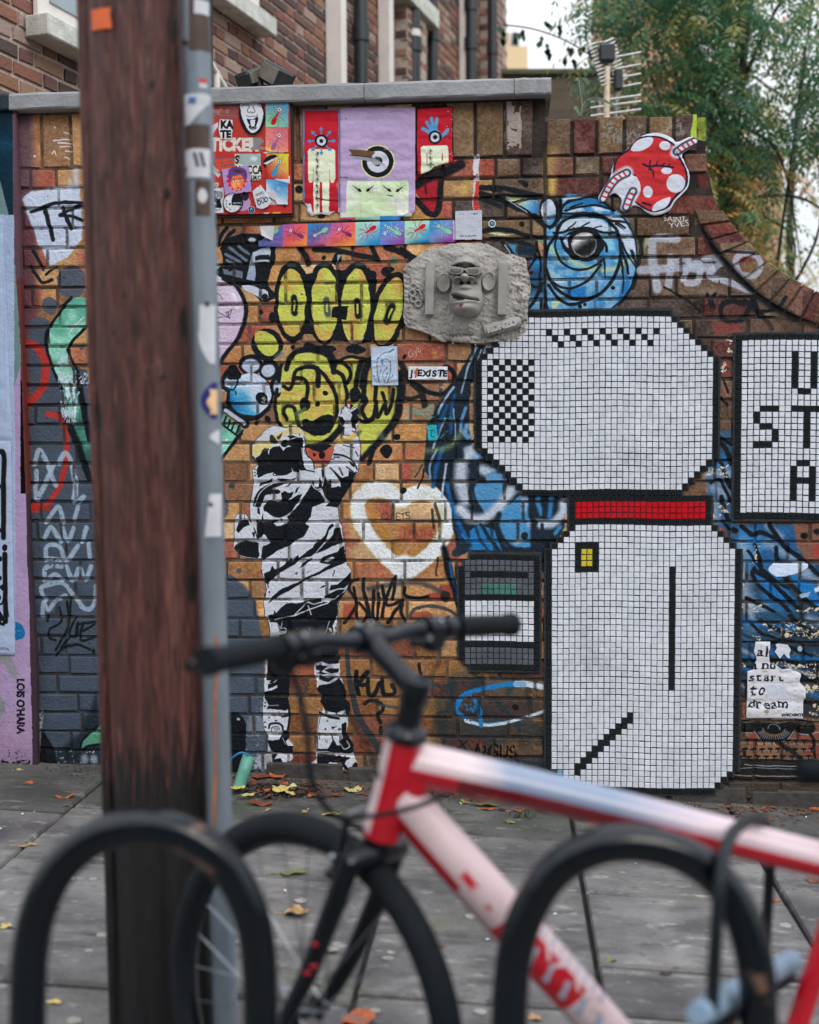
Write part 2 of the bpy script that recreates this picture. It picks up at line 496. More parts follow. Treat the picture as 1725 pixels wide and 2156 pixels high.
# curved edging of bricks on edge
co = np.array(curve_out); ci = np.array(curve_in)
def along(c, t):
 d = np.r_[0, np.cumsum(np.hypot(*np.diff(c, axis=0).T))]; s_ = t * d[-1]
 return np.array([np.interp(s_, d, c[:, 0]), np.interp(s_, d, c[:, 1])])
co2 = co[np.argmin(abs(co[:, 1] - wall_uv(1525,445)[1])):]
NE = 13
for i in range(NE):
 t0, t1 = (i + .07) / NE, (i + .93) / NE
 a, b, c, d = along(ci, t0), along(ci, t1), along(co2, t1), along(co2, t0)
 poly = [tuple(a), tuple(b), tuple(c), tuple(d)]
 us = [p[0] for p in poly]; vs = [p[1] for p in poly]
 BR.append((min(us), max(us), min(vs), max(vs), 'cut', poly))
# rows beside the end of the wall, between the top course and the curve
# colours of the bare bricks
PAL_MID = [(190,147,101),(199,158,115),(185,137,87),(172,122,81),(203,167,127),(186,143,99),(158,92,75),(168,108,80),(178,129,83),(158,121,90),(139,102,78)]
PAL_TOP = [(118,70,62),(98,62,58),(104,86,72),(82,70,60),(114,92,74),(120,86,74),(90,74,66),(108,94,78),(70,60,56),(128,104,78)]
PAL_RIGHT = [(128,96,74),(112,84,68),(138,84,74),(120,92,76),(104,80,68),(142,104,80)]
PAL_LOW = [(150,108,66),(136,96,60),(128,84,54),(120,72,56),(142,100,64)]
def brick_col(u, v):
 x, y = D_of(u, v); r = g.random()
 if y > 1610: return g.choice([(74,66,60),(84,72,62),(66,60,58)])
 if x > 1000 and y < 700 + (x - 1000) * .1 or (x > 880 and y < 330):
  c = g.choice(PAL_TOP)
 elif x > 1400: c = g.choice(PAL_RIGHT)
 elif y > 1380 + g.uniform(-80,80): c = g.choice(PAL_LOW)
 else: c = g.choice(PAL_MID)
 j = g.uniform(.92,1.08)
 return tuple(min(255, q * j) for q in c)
BCOL = [brick_col((b[0] + b[1]) / 2,(b[2] + b[3]) / 2) for b in BR]
LA, LB = Layer(), Layer()
def base_paint():
 Y, X = np.mgrid[0:TH, 0:TW].astype(np.float32)
 U = U0 + X * TEX; V = V0 + Y * TEX
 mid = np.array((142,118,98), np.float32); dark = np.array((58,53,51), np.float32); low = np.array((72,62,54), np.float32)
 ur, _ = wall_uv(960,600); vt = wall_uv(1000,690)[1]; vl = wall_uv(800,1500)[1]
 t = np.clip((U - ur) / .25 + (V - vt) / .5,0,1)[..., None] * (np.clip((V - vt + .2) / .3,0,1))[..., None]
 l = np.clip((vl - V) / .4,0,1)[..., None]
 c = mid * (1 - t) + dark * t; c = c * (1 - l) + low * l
 n = (DN[..., None] - .5) * 40
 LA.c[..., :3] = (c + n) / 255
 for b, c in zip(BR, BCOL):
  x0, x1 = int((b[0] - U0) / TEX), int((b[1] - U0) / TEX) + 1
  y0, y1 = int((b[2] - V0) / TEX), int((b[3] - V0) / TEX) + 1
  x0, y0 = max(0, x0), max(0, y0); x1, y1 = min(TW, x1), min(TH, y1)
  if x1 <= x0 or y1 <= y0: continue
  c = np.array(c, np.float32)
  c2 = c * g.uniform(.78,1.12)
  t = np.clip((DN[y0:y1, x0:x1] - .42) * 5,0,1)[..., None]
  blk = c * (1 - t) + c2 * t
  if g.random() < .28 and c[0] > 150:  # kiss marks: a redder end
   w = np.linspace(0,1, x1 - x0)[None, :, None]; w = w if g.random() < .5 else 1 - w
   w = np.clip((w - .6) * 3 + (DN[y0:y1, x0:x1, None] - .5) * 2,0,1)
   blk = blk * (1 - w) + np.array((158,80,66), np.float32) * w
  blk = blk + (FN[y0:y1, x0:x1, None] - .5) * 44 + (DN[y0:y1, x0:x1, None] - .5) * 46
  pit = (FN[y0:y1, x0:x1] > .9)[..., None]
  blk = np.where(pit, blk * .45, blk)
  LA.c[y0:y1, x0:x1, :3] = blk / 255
base_paint()
# ---------------------------------------------------------------- graffiti
K = (15,21,27); WH = (206,209,216); GY = (72,82,95); YG = (186,192,84); OY = (198,164,84); MINT = (122,192,166); BL = (70,140,188)
def pens(L):
 mk = lambda x, y, k, w=1.0: Pen(L, x, y, k, w)
 return dict(C1=mk(0,0,1.725), C2=mk(800,0,1.4375), C3=mk(1900,0,1.2527), C4=mk(800,850,1.568), C5=mk(0,1200,1.797), C6=mk(800,1600,1.347), C7=mk(1700,1150,1.0266),
    E1=mk(900,1580,2.875), E4=mk(1550,920,2.654), E5=mk(1900,720,2.464), E6=mk(2800,2450,2.696), E7=mk(820,380,4.145), E8=mk(1600,1350,2.27),
    G2=mk(0,350,1.96), G3=mk(0,2000,1.797), G4=mk(850,1200,2.156), G5=mk(1300,2250,1.9167), G6=mk(2750,1250,1.4877), F=mk(0,0, .526396))
PA = pens(LA)
def left_part():
 p = PA['F']
 for y0, y1, c in ((238,500,(112,84,92)),(480,820,(104,66,70)),(800,1120,(118,58,50)),(1100,1620,(48,46,52))):
  p.line([(50 + (y0 - 240) * .026, y0),(50 + (y1 - 240) * .026, y1)],40, c, soft=.25)
 p = PA['G2']
 for x, y, a, b in ((560,1520,116,125),(385,1705,62,72),(310,1860,78,58),(640,2030,22,22)): p.dot(x, y, a, b, (82,88,100))
 p = PA['C5']
 p.poly([(210,130),(345,150),(345,230),(330,340),(420,520),(500,480),(620,500),(660,900),(700,2160),(235,2160),(215,700)], GY)
 p = PA['G3']; p.poly([(250,0),(720,0),(740,1900),(300,1900),(250,900)],(70,80,94))
 p.poly([(700,1350),(640,1500),(560,1700),(400,1800),(330,1900),(740,1900)],(24,34,42), soft=14, alpha=.8)  # soft dark patch: shadow painted into the wall colour
 p = PA['G2']
 p.line([(590,640),(595,780)],42,(196,204,222), soft=.3, alpha=.8); p.line([(545,730),(550,780)],26,(196,204,222), soft=.4, alpha=.7)
 p.gpoly([(170,870),(250,812),(380,778),(620,768),(645,900),(645,1190),(530,1330),(400,1395),(375,1388),(300,1230),(220,1000)],[(208,216,232),(186,198,222),(200,210,228)],(300,780),(400,1390), soft=4, noise=.7)
 for q, w in (([(245,970),(350,935),(470,900),(650,905)],28),([(355,965),(385,1080),(415,1190)],34),([(490,940),(520,1020),(550,1110)],28),([(470,1000),(560,950),(650,920)],26),([(470,1005),(560,1010),(650,1035)],26),
     ([(255,1275),(295,1350),(335,1425)],28),([(240,1400),(300,1490),(340,1530),(410,1500)],24),([(360,1465),(440,1405)],22)):
  p.line(q, w, (22,26,32))
 for q in ([(500,350),(550,370),(555,405),(500,410),(430,412)],[(450,430),(550,440)],[(470,460),(550,460)],[(410,520),(425,495),(440,525)],[(510,495),(560,500)],[(510,545),(545,555)]):
  p.line(q, 9,(225,222,222))
 for q in ((428,312),(560,312),(268,535),(425,418)): p.dot(*q, 9,9,(225,222,222))
 p = PA['C5']
 p.gpoly([(510,-20),(400,110),(340,210),(325,290),(350,420),(420,560),(470,800),(560,1000),(650,1240),(650,1030),(600,900),(550,640),(490,380),(500,310),(620,200),(620,-20)],[(96,170,146),(150,214,192),(70,130,116),(40,88,78)],(480,0),(600,1200), noise=.8)
 p.line([(512,-20),(380,150),(335,250),(348,400),(440,640)],22, K); p.line([(620,195),(500,320),(495,380),(560,520)],20, K)
 p.line([(480,850),(560,1050),(645,1280)],52, K); p.line([(560,560),(600,760),(640,1000)],44, K)
 p.line([(420,820),(500,870)],30, K, alpha=.8)
 p.line([(600,130),(540,180),(500,240)],10,(205,200,222))
 g2 = random.Random(3)
 for x, y, n, rx, ry in ((460,430,40,45,45),(490,560,60,70,45),(500,700,60,70,60),(490,830,60,60,50),(600,560,25,30,50)):
  for _ in range(n):
   a = x + g2.uniform(-rx, rx); b = y + g2.uniform(-ry, ry); p.line([(a, b),(a + g2.uniform(-6,6), b + g2.uniform(10,34))], g2.uniform(3,7),(196,208,222), smooth=0, warp=2)
 p.line([(480,590),(486,640),(486,690)],30,(205,214,226)); p.line([(530,610),(530,705)],17,(205,214,226)); p.line([(545,750),(543,845)],16,(205,214,226))
 RED = (190,48,40)
 p.line([(170,312),(240,320),(305,390),(328,500),(310,620),(250,700),(190,740)],62, RED, alpha=.86)
 p.line([(340,820),(420,840),(470,950),(480,1100),(450,1280),(380,1420),(290,1490),(215,1480)],42, RED, alpha=.88)
 p.rect(222,1450,275,1530, RED); p.rect(270,1480,380,1520,(150,50,42), alpha=.7)
 LW = (166,186,206)
 for q in ([(262,1440),(320,1340),(385,1190)],[(250,1180),(285,1075),(345,1175)],[(425,1175),(470,1100),(520,1180)],[(262,1230),(258,1430)],[(350,1200),(400,1330)],[(520,1200),(540,1330),(530,1450)],[(540,1280),(545,1400)],[(560,1450),(600,1410)]): p.line(q, 36, LW, alpha=.85, dry=.33)
 p = PA['G3']
 for q in ([(330,160),(420,50),(450,160)],[(560,50),(535,150)],[(320,280),(370,195),(430,300)],[(450,200),(480,290),(530,200)],[(620,200),(590,300)],[(330,430),(335,335),(420,335),(480,430),(560,330)],[(340,420),(460,430)],[(315,575),(335,480),(440,480)],[(345,575),(390,535),(450,575)],[(480,480),(525,575),(570,490),(615,570),(655,480)],[(325,720),(300,625),(450,600),(530,690),(610,780),(670,760),(690,620)],[(305,830),(310,740),(350,790),(400,720),(470,690)],[(640,320),(645,420)]):
  p.line(q, 34, LW, alpha=.82, dry=.3)
 for q in ([(430,770),(440,870),(360,930),(350,990),(400,1010)],[(480,730),(492,900),(400,1080)],[(505,710),(505,830)],[(540,850),(500,960),(540,985),(560,880),(560,970)],[(600,880),(580,1010),(690,985)],[(570,890),(690,875),(600,940)],[(400,1120),(460,1060),(560,1040),(650,1080)],[(345,830),(345,870)],[(500,990),(440,1060)]):
  p.line(q, 19,(18,24,30), alpha=.95)
 p.dot(675,1092,13,16,(18,24,30))
 p.poly([(580,1795),(600,1730),(700,1640),(730,1600),(730,1750),(640,1770)],(84,146,118)); p.line([(575,1795),(600,1720),(700,1620)],16, K); p.line([(585,1800),(650,1765),(730,1755)],20, K)
 for x in (610,680): p.dot(x, 1862,30,34,(150,160,172), soft=10, alpha=.8)
 p.line([(290,1520),(285,1600),(290,1780)],46,(150,165,165), dry=.42); p.flecks(320,1800,700,1900,60,4,(180,180,178),4)
 p.poly([(300,1640),(340,1700),(380,1760),(420,1900),(270,1900),(290,1780)],(16,18,22), soft=5, alpha=.9)
def centre_part():
 p = PA['C6']  # grey field behind the figure
 p.poly([(60,920),(180,942),(250,1010),(290,1080),(318,1180),(332,1260),(345,1400),(350,1690),(365,2010),(60,2010)], GY, smooth=0, soft=5)
 p.dot(207,918,16,16,(86,88,92)); p.dot(120,570,32,70,(92,90,92), soft=3); p.dot(170,465,18,16,(60,62,66))
 p = PA['E1']; e3 = lambda q: [(a, b + 2932.5) for a, b in q]
 p.poly(e3([(250,800),(440,560),(470,1380),(330,1400),(240,1200)]),(150,158,170), soft=16, alpha=.5, chip=.45)
 p.poly(e3([(330,1200),(540,1210),(540,1390),(340,1400)]),(168,174,184), soft=6, alpha=.75, chip=.38)
 p.poly(e3([(-20,730),(60,712),(130,716),(200,770),(238,860),(245,1050),(228,1400),(-20,1420)]), K, soft=2)
 p.dot(155,2932 + 800,18,18,(170,190,205), soft=8)
 p = PA['C4']  # top hat
 p.poly([(130,190),(200,145),(330,128),(400,150),(480,205),(440,380),(425,450),(475,520),(440,555),(390,552),(250,462),(60,420),(60,395),(135,320)], K, smooth=4)
 SG = (100,110,126)
 for q in ([(185,222),(290,300)],[(160,262),(255,316)],[(240,205),(305,255)],[(165,300),(215,325)]): p.line(q, 19, SG)
 p.poly([(143,350),(268,366),(264,415),(148,385)], SG); p.dot(190,358,14,13, K)
 p.gpoly([(325,240),(440,215),(445,250),(420,310),(345,305),(352,360),(345,432),(290,420),(310,330)],[(190,198,214),(140,152,176)],(320,230),(340,430), noise=.6)
 p.rect(350,268,432,300, K); p.line([(340,305),(430,306)],12,(185,192,205)); p.poly([(262,455),(300,450),(430,500),(435,535),(400,546),(280,482)],(188,196,210)); p.dot(410,528,22,16, K)
 p.poly([(60,300),(115,300),(110,350),(60,410)],(104,176,214)); p.line([(112,205),(130,150),(170,98)],22, K); p.line([(135,228),(165,160),(212,112)],22, K)
 p.dot(325,168,22,14,(180,188,200), soft=2)
 # pink balloon
 q = [(30,430),(150,416),(235,468),(280,560),(284,660),(236,785),(150,910),(90,1000),(30,1010)]
 p.gpoly(q, [(212,196,214),(198,178,200),(190,170,192)],(80,430),(120,980), smooth=6, noise=.5)
 p.line(q[1:-1],27, K); p.line([(200,500),(228,540),(235,600)],20,(222,212,226), soft=.4)
 for q in ([(80,560),(90,520),(120,510),(150,545)],[(80,665),(130,655),(190,660)],[(80,580),(110,620),(160,650)],[(155,625),(178,625),(178,655),(200,610),(165,640),(190,665)]): p.line(q, 4,(44,40,52))
 p.line([(90,740),(115,745),(110,790),(90,800)],4,(60,140,150))
 # marks above the letters
 for q, w in (([(620,215),(655,262),(680,320)],36),([(715,232),(870,240),(1000,268),(1115,290)],32),([(1115,290),(1080,215)],30),([(1170,212),(1260,250),(1350,292)],42),([(1260,222),(1340,280)],26)): p.line(q, w, K, smooth=4, alpha=.95)
 for x, y, a, b in ((1168,366,34,34),(1085,395,22,34),(380,622,17,18),(455,655,27,32),(780,278,14,14),(685,850,40,32),(800,852,52,24),(975,855,62,30),(580,848,11,12),(1282,903,12,13),(1190,350,30,20)): p.dot(x, y, a, b, K, soft=1.5)
 p.dot(1216,300,22,22,(96,120,96), soft=3)
 # four letters
 ov = [(582,560,118,262,0),(782,568,112,262,0),(980,570,114,262,0.03),(1190,610,112,246, .22)]
 for x, y, a, b, r in ov: p.dot(x, y, a, b, K, soft=1.5, rot=r, n=30)
 p.rect(640,380,720,760, K); p.poly([(840,360),(925,360),(930,800),(830,800)], K); p.poly([(1050,340),(1110,420),(1085,800),(1000,820)], K); p.poly([(1280,420),(1288,700),(1200,830),(1180,800)], K)
 inn = [(577,566,86,214,0),(782,578,84,232,0),(976,586,90,234, .04),(1183,620,80,218, .24)]
 for i, (x, y, a, b, r) in enumerate(inn):
  pts = [(x + a * math.cos(t) * math.cos(r) - b * math.sin(t) * math.sin(r), y + a * math.cos(t) * math.sin(r) + b * math.sin(t) * math.cos(r)) for t in np.linspace(0,2 * math.pi, 32, endpoint=False)]
  p.gpoly(pts, [OY, YG, (196,200,92), YG, OY],(x - 30, y - b),(x + 30, y + b), noise=1.3)
  p.line([(x + 12 + (i == 3) * 10, y - 30),(x + 20 - (i == 3) * 30, y + 60)],40 if i < 3 else 46, K if i != 1 else (70,88,80)); p.line([(x + 14 + (i == 3) * 8, y - 12),(x + 17 - (i == 3) * 20, y + 44)],12, YG)
 for x in (560,760,985): p.line([(x, 318),(x + 30,322)],26,(70,98,90), soft=.4, alpha=.7)
 p.poly([(838,592),(930,590),(924,674),(822,662),(828,610)],(10,14,18))
 p.poly([(845,260),(885,245),(890,300),(850,335),(825,310),(835,280)],(12,18,22)); p.poly([(860,268),(888,262),(872,290),(850,335),(858,300)],(150,160,166))
 p.poly([(930,780),(985,805),(1030,770),(1010,815),(930,815)],(214,198,188), alpha=.8)
 p = PA['G4']
 p.dot(472,386,134,146, K, rot=-.4, soft=2); p.gpoly([(370,290),(430,262),(500,290),(560,380),(560,440),(510,480),(450,470),(390,400)],[OY, YG, YG],(400,270),(520,470), smooth=5, noise=.8)
 p.line([(560,490),(600,460)],40,(110,120,116), soft=.5, alpha=.8)
 # blue round head with four fingers
 for x, y, a, b in ((322,832,206,210),(332,562,102,98),(492,600,86,88),(568,742,70,98),(160,700,92,116)): p.dot(x, y, a, b, K, soft=2, n=28)
 for x, y, a, b in ((330,566,74,62),(484,606,60,56),(564,748,42,60),(160,712,58,66)): p.dot(x, y, a, b, (178,188,206), soft=3)
 pts = [(325 + 178 * math.cos(t),808 + 184 * math.sin(t)) for t in np.linspace(0,6.283,36, endpoint=False)]
 p.gpoly(pts, [(26,104,158),(60,146,190),(176,200,222),(200,208,224),(186,196,216)],(170,900),(450,720), noise=.35, soft=2)
 p.dot(240,960,80,22,(60,150,196), soft=18, alpha=.8)
 p.line([(110,750),(190,770),(235,640)],14, K); p.poly([(150,560),(212,566),(240,680),(128,672)],(10,14,18), smooth=3)
 p.dot(427,850,48,56, K); p.poly([(438,822),(462,850),(440,872),(420,850)],(210,214,222)); p.dot(434,884,18,9,(200,206,214)); p.dot(203,800,8,26,(20,70,110))
 p.dot(592,772,12,10,(90,140,190)); p.dot(92,786,10,12,(120,160,200))
 # cuff and mint arm
 p.line([(95,935),(190,990),(280,1065)],78, K); p.gpoly([(60,960),(255,1110),(262,1150),(200,1200),(120,1300),(10,1400),(10,1040)],[(60,110,96),(124,196,170),(140,212,186)],(60,980),(110,1300), noise=.5)
 p.line([(112,952),(190,1000),(272,1058)],38,(176,184,204))
 for a, b, c, d in ((85,985,58,1050),(118,1010,88,1078),(152,1035,128,1100),(188,1060,160,1128),(225,1085,205,1155)): p.line([(a, b),(c, d)],17, K)
 p.line([(62,1060),(140,1120),(220,1170),(262,1120)],18, K); p.line([(252,1150),(170,1240),(110,1330),(40,1420)],28, K); p.line([(90,930),(30,1040)],36, K); p.line([(120,1205),(60,1300),(40,1340)],15,(196,214,222), soft=.4)
 p.dot(20,700,34,46, K, soft=2)
 # yellow face
 q = [(640,560),(700,478),(850,448),(965,480),(1015,570),(1100,600),(1170,700),(1120,900),(1090,1050),(1010,1175),(860,1245),(680,1160),(570,1085),(545,950),(590,780),(575,620)]
 p.gpoly(q, [YG, (196,200,96), OY, YG, (190,196,84)],(700,460),(820,1240), smooth=4, noise=1.4)
 p.gpoly([(1080,530),(1280,500),(1400,560),(1620,700),(1640,800),(1560,1050),(1430,1200),(1290,1360),(1270,1100),(1150,900)],[YG, OY, YG, YG],(1200,520),(1350,1330), smooth=3, noise=1.3)
 BK = lambda q, w, **k: p.line(q, w, K, **k)
 BK([(635,600),(660,510),(730,445),(860,425),(970,450),(1035,540),(1045,620)],44)
 BK([(880,425),(1000,460),(1040,560)],70); BK([(1040,602),(1120,650),(1150,760),(1165,900)],36); BK([(1060,520),(1150,560),(1190,640),(1165,710)],34)
 BK([(1080,530),(1180,492),(1290,505),(1370,530)],30); BK([(1290,510),(1255,640),(1235,780)],44); p.dot(1232,815,58,68, K, soft=2); BK([(1360,520),(1320,600),(1300,740)],66)
 BK([(880,578),(790,578),(720,620),(695,700),(660,768),(610,740)],34); BK([(870,580),(960,640),(1040,760),(1076,880),(1064,1000),(1000,1130)],32)
 BK([(590,560),(570,700)],30); BK([(558,770),(540,900),(556,1030),(600,1090)],30); BK([(900,590),(912,660),(910,735)],46); BK([(715,680),(790,680),(822,760),(805,900)],34)
 p.dot(795,900,50,62, K); p.dot(905,896,24,24, K); p.dot(975,796,30,20, K)
 p.poly([(775,1050),(810,1030),(860,1044),(920,1005),(1000,985),(1044,1020),(1025,1090),(970,1160),(870,1170),(800,1120)], K, smooth=5, soft=2)
 BK([(640,1030),(608,965),(640,916),(700,930),(725,1010),(760,1090),(850,1140)],32); p.line([(715,985),(760,965),(800,940)],32,(84,100,62), alpha=.9); p.line([(735,1000),(735,1045)],28,(84,100,62), soft=.4, alpha=.8)
 BK([(830,1268),(930,1262),(1020,1200),(1100,1110),(1120,1000)],62); BK([(1620,640),(1625,800),(1590,1000),(1500,1140),(1390,1270),(1285,1370)],84, w2=44); BK([(1400,1260),(1372,1330),(1350,1410)],40)
 BK([(1180,880),(1290,830),(1330,870),(1290,950),(1330,1030),(1390,1000),(1412,880)],34); BK([(1412,870),(1425,1010),(1490,890),(1500,975),(1545,900),(1560,770)],34); BK([(1490,870),(1460,800)],30); BK([(1245,1030),(1330,1052),(1390,1020)],34)
 BK([(1310,770),(1300,870)],40); p.line([(1410,740),(1400,860)],34, K)
 p.poly([(800,1270),(1050,1270),(1010,1400),(870,1405),(835,1330)],(178,84,68)); p.poly([(830,1262),(960,1250),(1040,1262),(1000,1290),(960,1300),(930,1310),(880,1290)], K, smooth=4, soft=1); p.dot(948,1334,30,33, K); p.dot(882,1326,13,16, K)
 for x, y, a, b in ((1495,1305,52,62),(1585,1182,27,27),(476,1030,27,28),(380,1062,18,26),(690,412,14,18),(840,402,50,30),(1655,488,12,15),(1240,430,70,26)): p.dot(x, y, a, b, K, soft=1.5)
 p.line([(1480,1200),(1450,1170)],50,(110,118,112), soft=.5, alpha=.6)
 p = PA['C4']
 p.line([(1265,950),(1320,1060),(1380,1110),(1400,1150),(1410,1210)],38,(28,26,28), alpha=.92); p.line([(1280,1162),(1330,1165),(1385,1148)],26,(28,26,28), alpha=.9); p.line([(1370,1088),(1440,1130),(1530,1132),(1590,1070),(1592,1000),(1540,962)],28, K)
 p.text('Gyb', 1310,915,44,(200,186,170), rot=-.5, alpha=.7); p.text('Hi', 1455,890,24,(216,170,60), rot=.08); p.line([(1465,905),(1490,902)],4,(216,170,60))
 p.dot(1515,1097,13,7,(170,190,215))
def figure_part():
 p = PA['E1']; p.warp = .7
 e2 = lambda q: [(a, b + 1437.5) for a, b in q]; e3 = lambda q: [(a, b + 2932.5) for a, b in q]
 W = (196,200,210)
 def B(q, **k): p.poly(q, K, **k)
 body = [(350,520),(420,470),(450,420),(500,390),(570,355),(680,372),(780,360),(860,370),(900,420),(930,520),(920,600),(945,690),(1010,740),(1035,850),(1090,840),(1180,810),(1240,700),(1260,600),(1300,520),(1370,462),(1372,370),(1310,335),(1298,240),(1320,170),(1390,128),(1450,172),(1530,130),(1548,170),(1522,240),(1540,300),(1500,400),(1540,480),(1552,700),(1525,800),(1530,880),(1440,1040),(1300,1270),(1312,1450),(1345,1500)]
 body += e2([(1367,250),(1392,470),(1445,590),(1450,640),(1410,770),(1305,960),(1292,1130),(1290,1300),(1292,1480),(1260,1560),(1000,1600),(740,1600),(500,1560),(520,1320),(500,1170),(455,1100),(445,950),(478,800),(455,690),(430,600),(420,470),(400,200),(350,100)])
 body += [(300,1480),(292,1250),(330,1060),(318,850),(380,800),(322,715),(300,640),(330,560)]
 p.line(body, 11, K, smooth=0, closed=True, soft=.05); p.poly(body, W)
 hand = [(108,1470),(130,1385),(172,1350),(205,1368),(235,1356),(268,1400),(290,1470),(350,1488),(385,1620),(440,1588),(490,1622),(530,1705),(445,1745),(415,1870),(380,1885),(250,1882),(150,1835),(98,1730),(112,1640),(105,1540)]
 p.line(hand, 10, K, closed=True, smooth=0); p.poly(hand, W)
 p.poly([(350,560),(500,520),(600,450),(720,385),(850,370),(910,430),(830,460),(720,470),(560,560),(420,690),(320,690),(305,630)],(218,194,104), soft=10, alpha=.75)
 p.poly([(640,490),(740,430),(860,470),(860,520),(720,530)], W, soft=8)
 # black shapes: head and hood
 B([(345,720),(400,690),(430,640),(480,640),(500,690),(510,620),(560,596),(640,590),(672,640),(700,602),(760,590),(700,560),(740,510),(800,500),(890,488),(902,590),(872,600),(880,680),(912,800),(945,862),(870,862),(850,840),(860,880),(790,880),(765,830),(775,880),(720,910),(640,930),(590,935),(560,900),(490,905),(420,935),(378,960),(366,870),(385,812)])
 B([(512,530),(530,455),(575,480),(610,555),(545,552)], smooth=3, alpha=.85); B([(600,480),(670,430),(640,500),(610,520)], alpha=.8); B([(420,640),(450,600),(500,610),(490,650)], alpha=.8)
 B([(640,560),(668,512),(720,505),(740,560),(690,600),(660,590)]); B([(722,470),(770,462),(840,498),(790,492),(750,500)]); B([(845,430),(862,470),(850,475)]); B([(330,700),(380,800),(345,745),(300,712)])
 p.line([(880,600),(930,600),(920,650),(960,700)],9, K); p.line([(905,470),(920,540)],8, K); p.line([(940,650),(950,700),(1000,740),(1030,860)],9, K); p.line([(930,860),(1030,885)],14, K)
 for a, b in ((350,850),(345,890),(372,905),(345,930)): p.dot(a, b, 12,9, K)
 B([(600,970),(680,955),(760,965),(830,935),(800,970),(700,980),(640,990)]); B([(400,1010),(480,990),(560,960),(540,1000),(440,1030),(395,1050)])
 p.dot(575,920,24,20, K); p.dot(575,922,12,10, W)
 # hood back
 B([(320,1270),(330,1180),(380,1110),(410,1075),(520,1020),(660,1005),(700,1010),(620,1045),(560,1060),(540,1085),(610,1080),(640,1110),(610,1140),(540,1135),(470,1155),(430,1230),(400,1290),(345,1280)])
 p.line([(340,1270),(380,1160),(450,1080),(540,1020)],10, W)
 B([(690,1055),(790,1000),(740,1045)]); B([(790,1140),(830,1070),(870,1045),(830,1110)])
 B([(440,1290),(500,1215),(545,1205),(600,1240),(650,1200),(640,1130),(690,1100),(740,1120),(790,1100),(770,1170),(720,1205),(760,1200),(830,1150),(890,1135),(830,1235),(770,1330),(720,1385),(640,1405),(560,1392),(440,1335)])
 p.line([(550,1220),(600,1190),(620,1225),(640,1205)],8, W); p.line([(560,1130),(600,1210)],7, W)
 B([(365,1280),(395,1300),(400,1380),(370,1350)]); B([(345,1460),(350,1425),(410,1470),(430,1340),(440,1420),(400,1500)])
 # torso
 B([(362,1500),(350,1440),(430,1462),(520,1440),(600,1420),(640,1420),(730,1395),(840,1260),(970,1060),(1000,1008),(1040,1075),(1100,1110),(1155,1225),(1080,1258),(1000,1290),(990,1400),(925,1480),(968,1500),(900,1640),(800,1682),(740,1725),(600,1792),(500,1862),(432,1905),(410,1850),(440,1735),(525,1690),(470,1610),(440,1590),(380,1645),(365,1580)])
 B([(412,1840),(440,1728),(490,1720),(470,1770),(430,1900)])
 p.line([(425,1330),(480,1378),(560,1402),(640,1410),(720,1392),(800,1300),(880,1180),(950,1050),(1000,940)],13, W)
 p.poly([(562,1468),(610,1440),(640,1408),(720,1400),(742,1440),(700,1482),(640,1500),(600,1502)], W); B([(640,1405),(650,1460),(675,1425)])
 # raised arm
 B([(1000,965),(1030,1050),(1080,1050),(1070,990),(1085,940),(1105,1000),(1120,1060),(1140,950),(1165,930),(1180,1010),(1222,962),(1225,1070),(1300,1040),(1330,1058),(1300,950),(1240,860),(1290,900),(1350,955),(1410,935),(1425,870),(1480,890),(1520,880),(1445,1040),(1292,1290),(1160,1280),(1205,1230),(1150,1170),(1110,1085),(1050,1092),(995,1030)])
 p.line([(1000,1030),(1050,1080),(1110,1080),(1150,1180),(1180,1225)],13, W); p.line([(1260,680),(1380,700),(1470,760),(1520,860)],24, K, w2=14); p.line([(1315,840),(1355,925)],16, K); p.line([(1400,830),(1470,880)],14, K); p.line([(1215,835),(1290,930)],16, K)
 p.line([(1120,870),(1130,930)],26, K); p.line([(1360,575),(1480,605)],10, K); p.line([(1500,650),(1530,700)],12, K); p.line([(1260,712),(1320,716)],14, K); p.line([(1225,740),(1260,730)],10, K); B([(1420,755),(1500,800),(1480,830),(1440,800)])
 B([(1450,205),(1530,145),(1545,200),(1520,232),(1540,290),(1500,330),(1512,390),(1470,370),(1450,300),(1465,240)]); B([(1300,250),(1350,255),(1378,290),(1370,350),(1320,335)]); p.line([(1372,365),(1368,458),(1430,462)],9, K); p.line([(1335,220),(1345,170),(1370,150)],12, K); B([(1380,110),(1410,145),(1450,160),(1490,120),(1470,95),(1400,85)])
 p.dot(1432,88,32,24,(186,70,84)); p.dot(1432,118,15,24,(222,206,214)); p.dot(1425,60,24,14,(170,180,60))
 p.poly([(1285,535),(1330,500),(1430,480),(1500,430),(1535,470),(1470,510),(1380,545),(1290,575)],(214,174,60), soft=6, alpha=.85); B([(1440,405),(1510,420),(1500,440)]); p.poly([(1500,440),(1560,390),(1580,420),(1540,495)],(70,88,76), soft=4, alpha=.8)
 # left hand
 B([(120,1722),(190,1690),(230,1662),(300,1685),(390,1690),(392,1840),(370,1872),(250,1872),(150,1825),(108,1752)]); B([(140,1515),(165,1450),(215,1440),(258,1440),(285,1500),(215,1525),(150,1590),(125,1560)])
 p.line([(185,1375),(180,1440)],7, K); p.line([(228,1370),(232,1440)],7, K); p.line([(330,1535),(355,1590),(380,1650)],15, K); p.line([(392,1640),(440,1595)],10, K); B([(305,1590),(345,1570),(335,1650)])
 # coat folds
 B(e2([(450,620),(530,590),(545,525),(570,570),(640,540),(690,510),(715,445),(730,475),(765,430),(770,480),(835,400),(845,440),(920,380),(1010,320),(1040,265),(1150,180),(1200,70),(1240,40),(1262,66),(1195,130),(1150,250),(1040,380),(985,425),(880,445),(780,520),(640,600),(520,700),(490,745),(462,720)]))
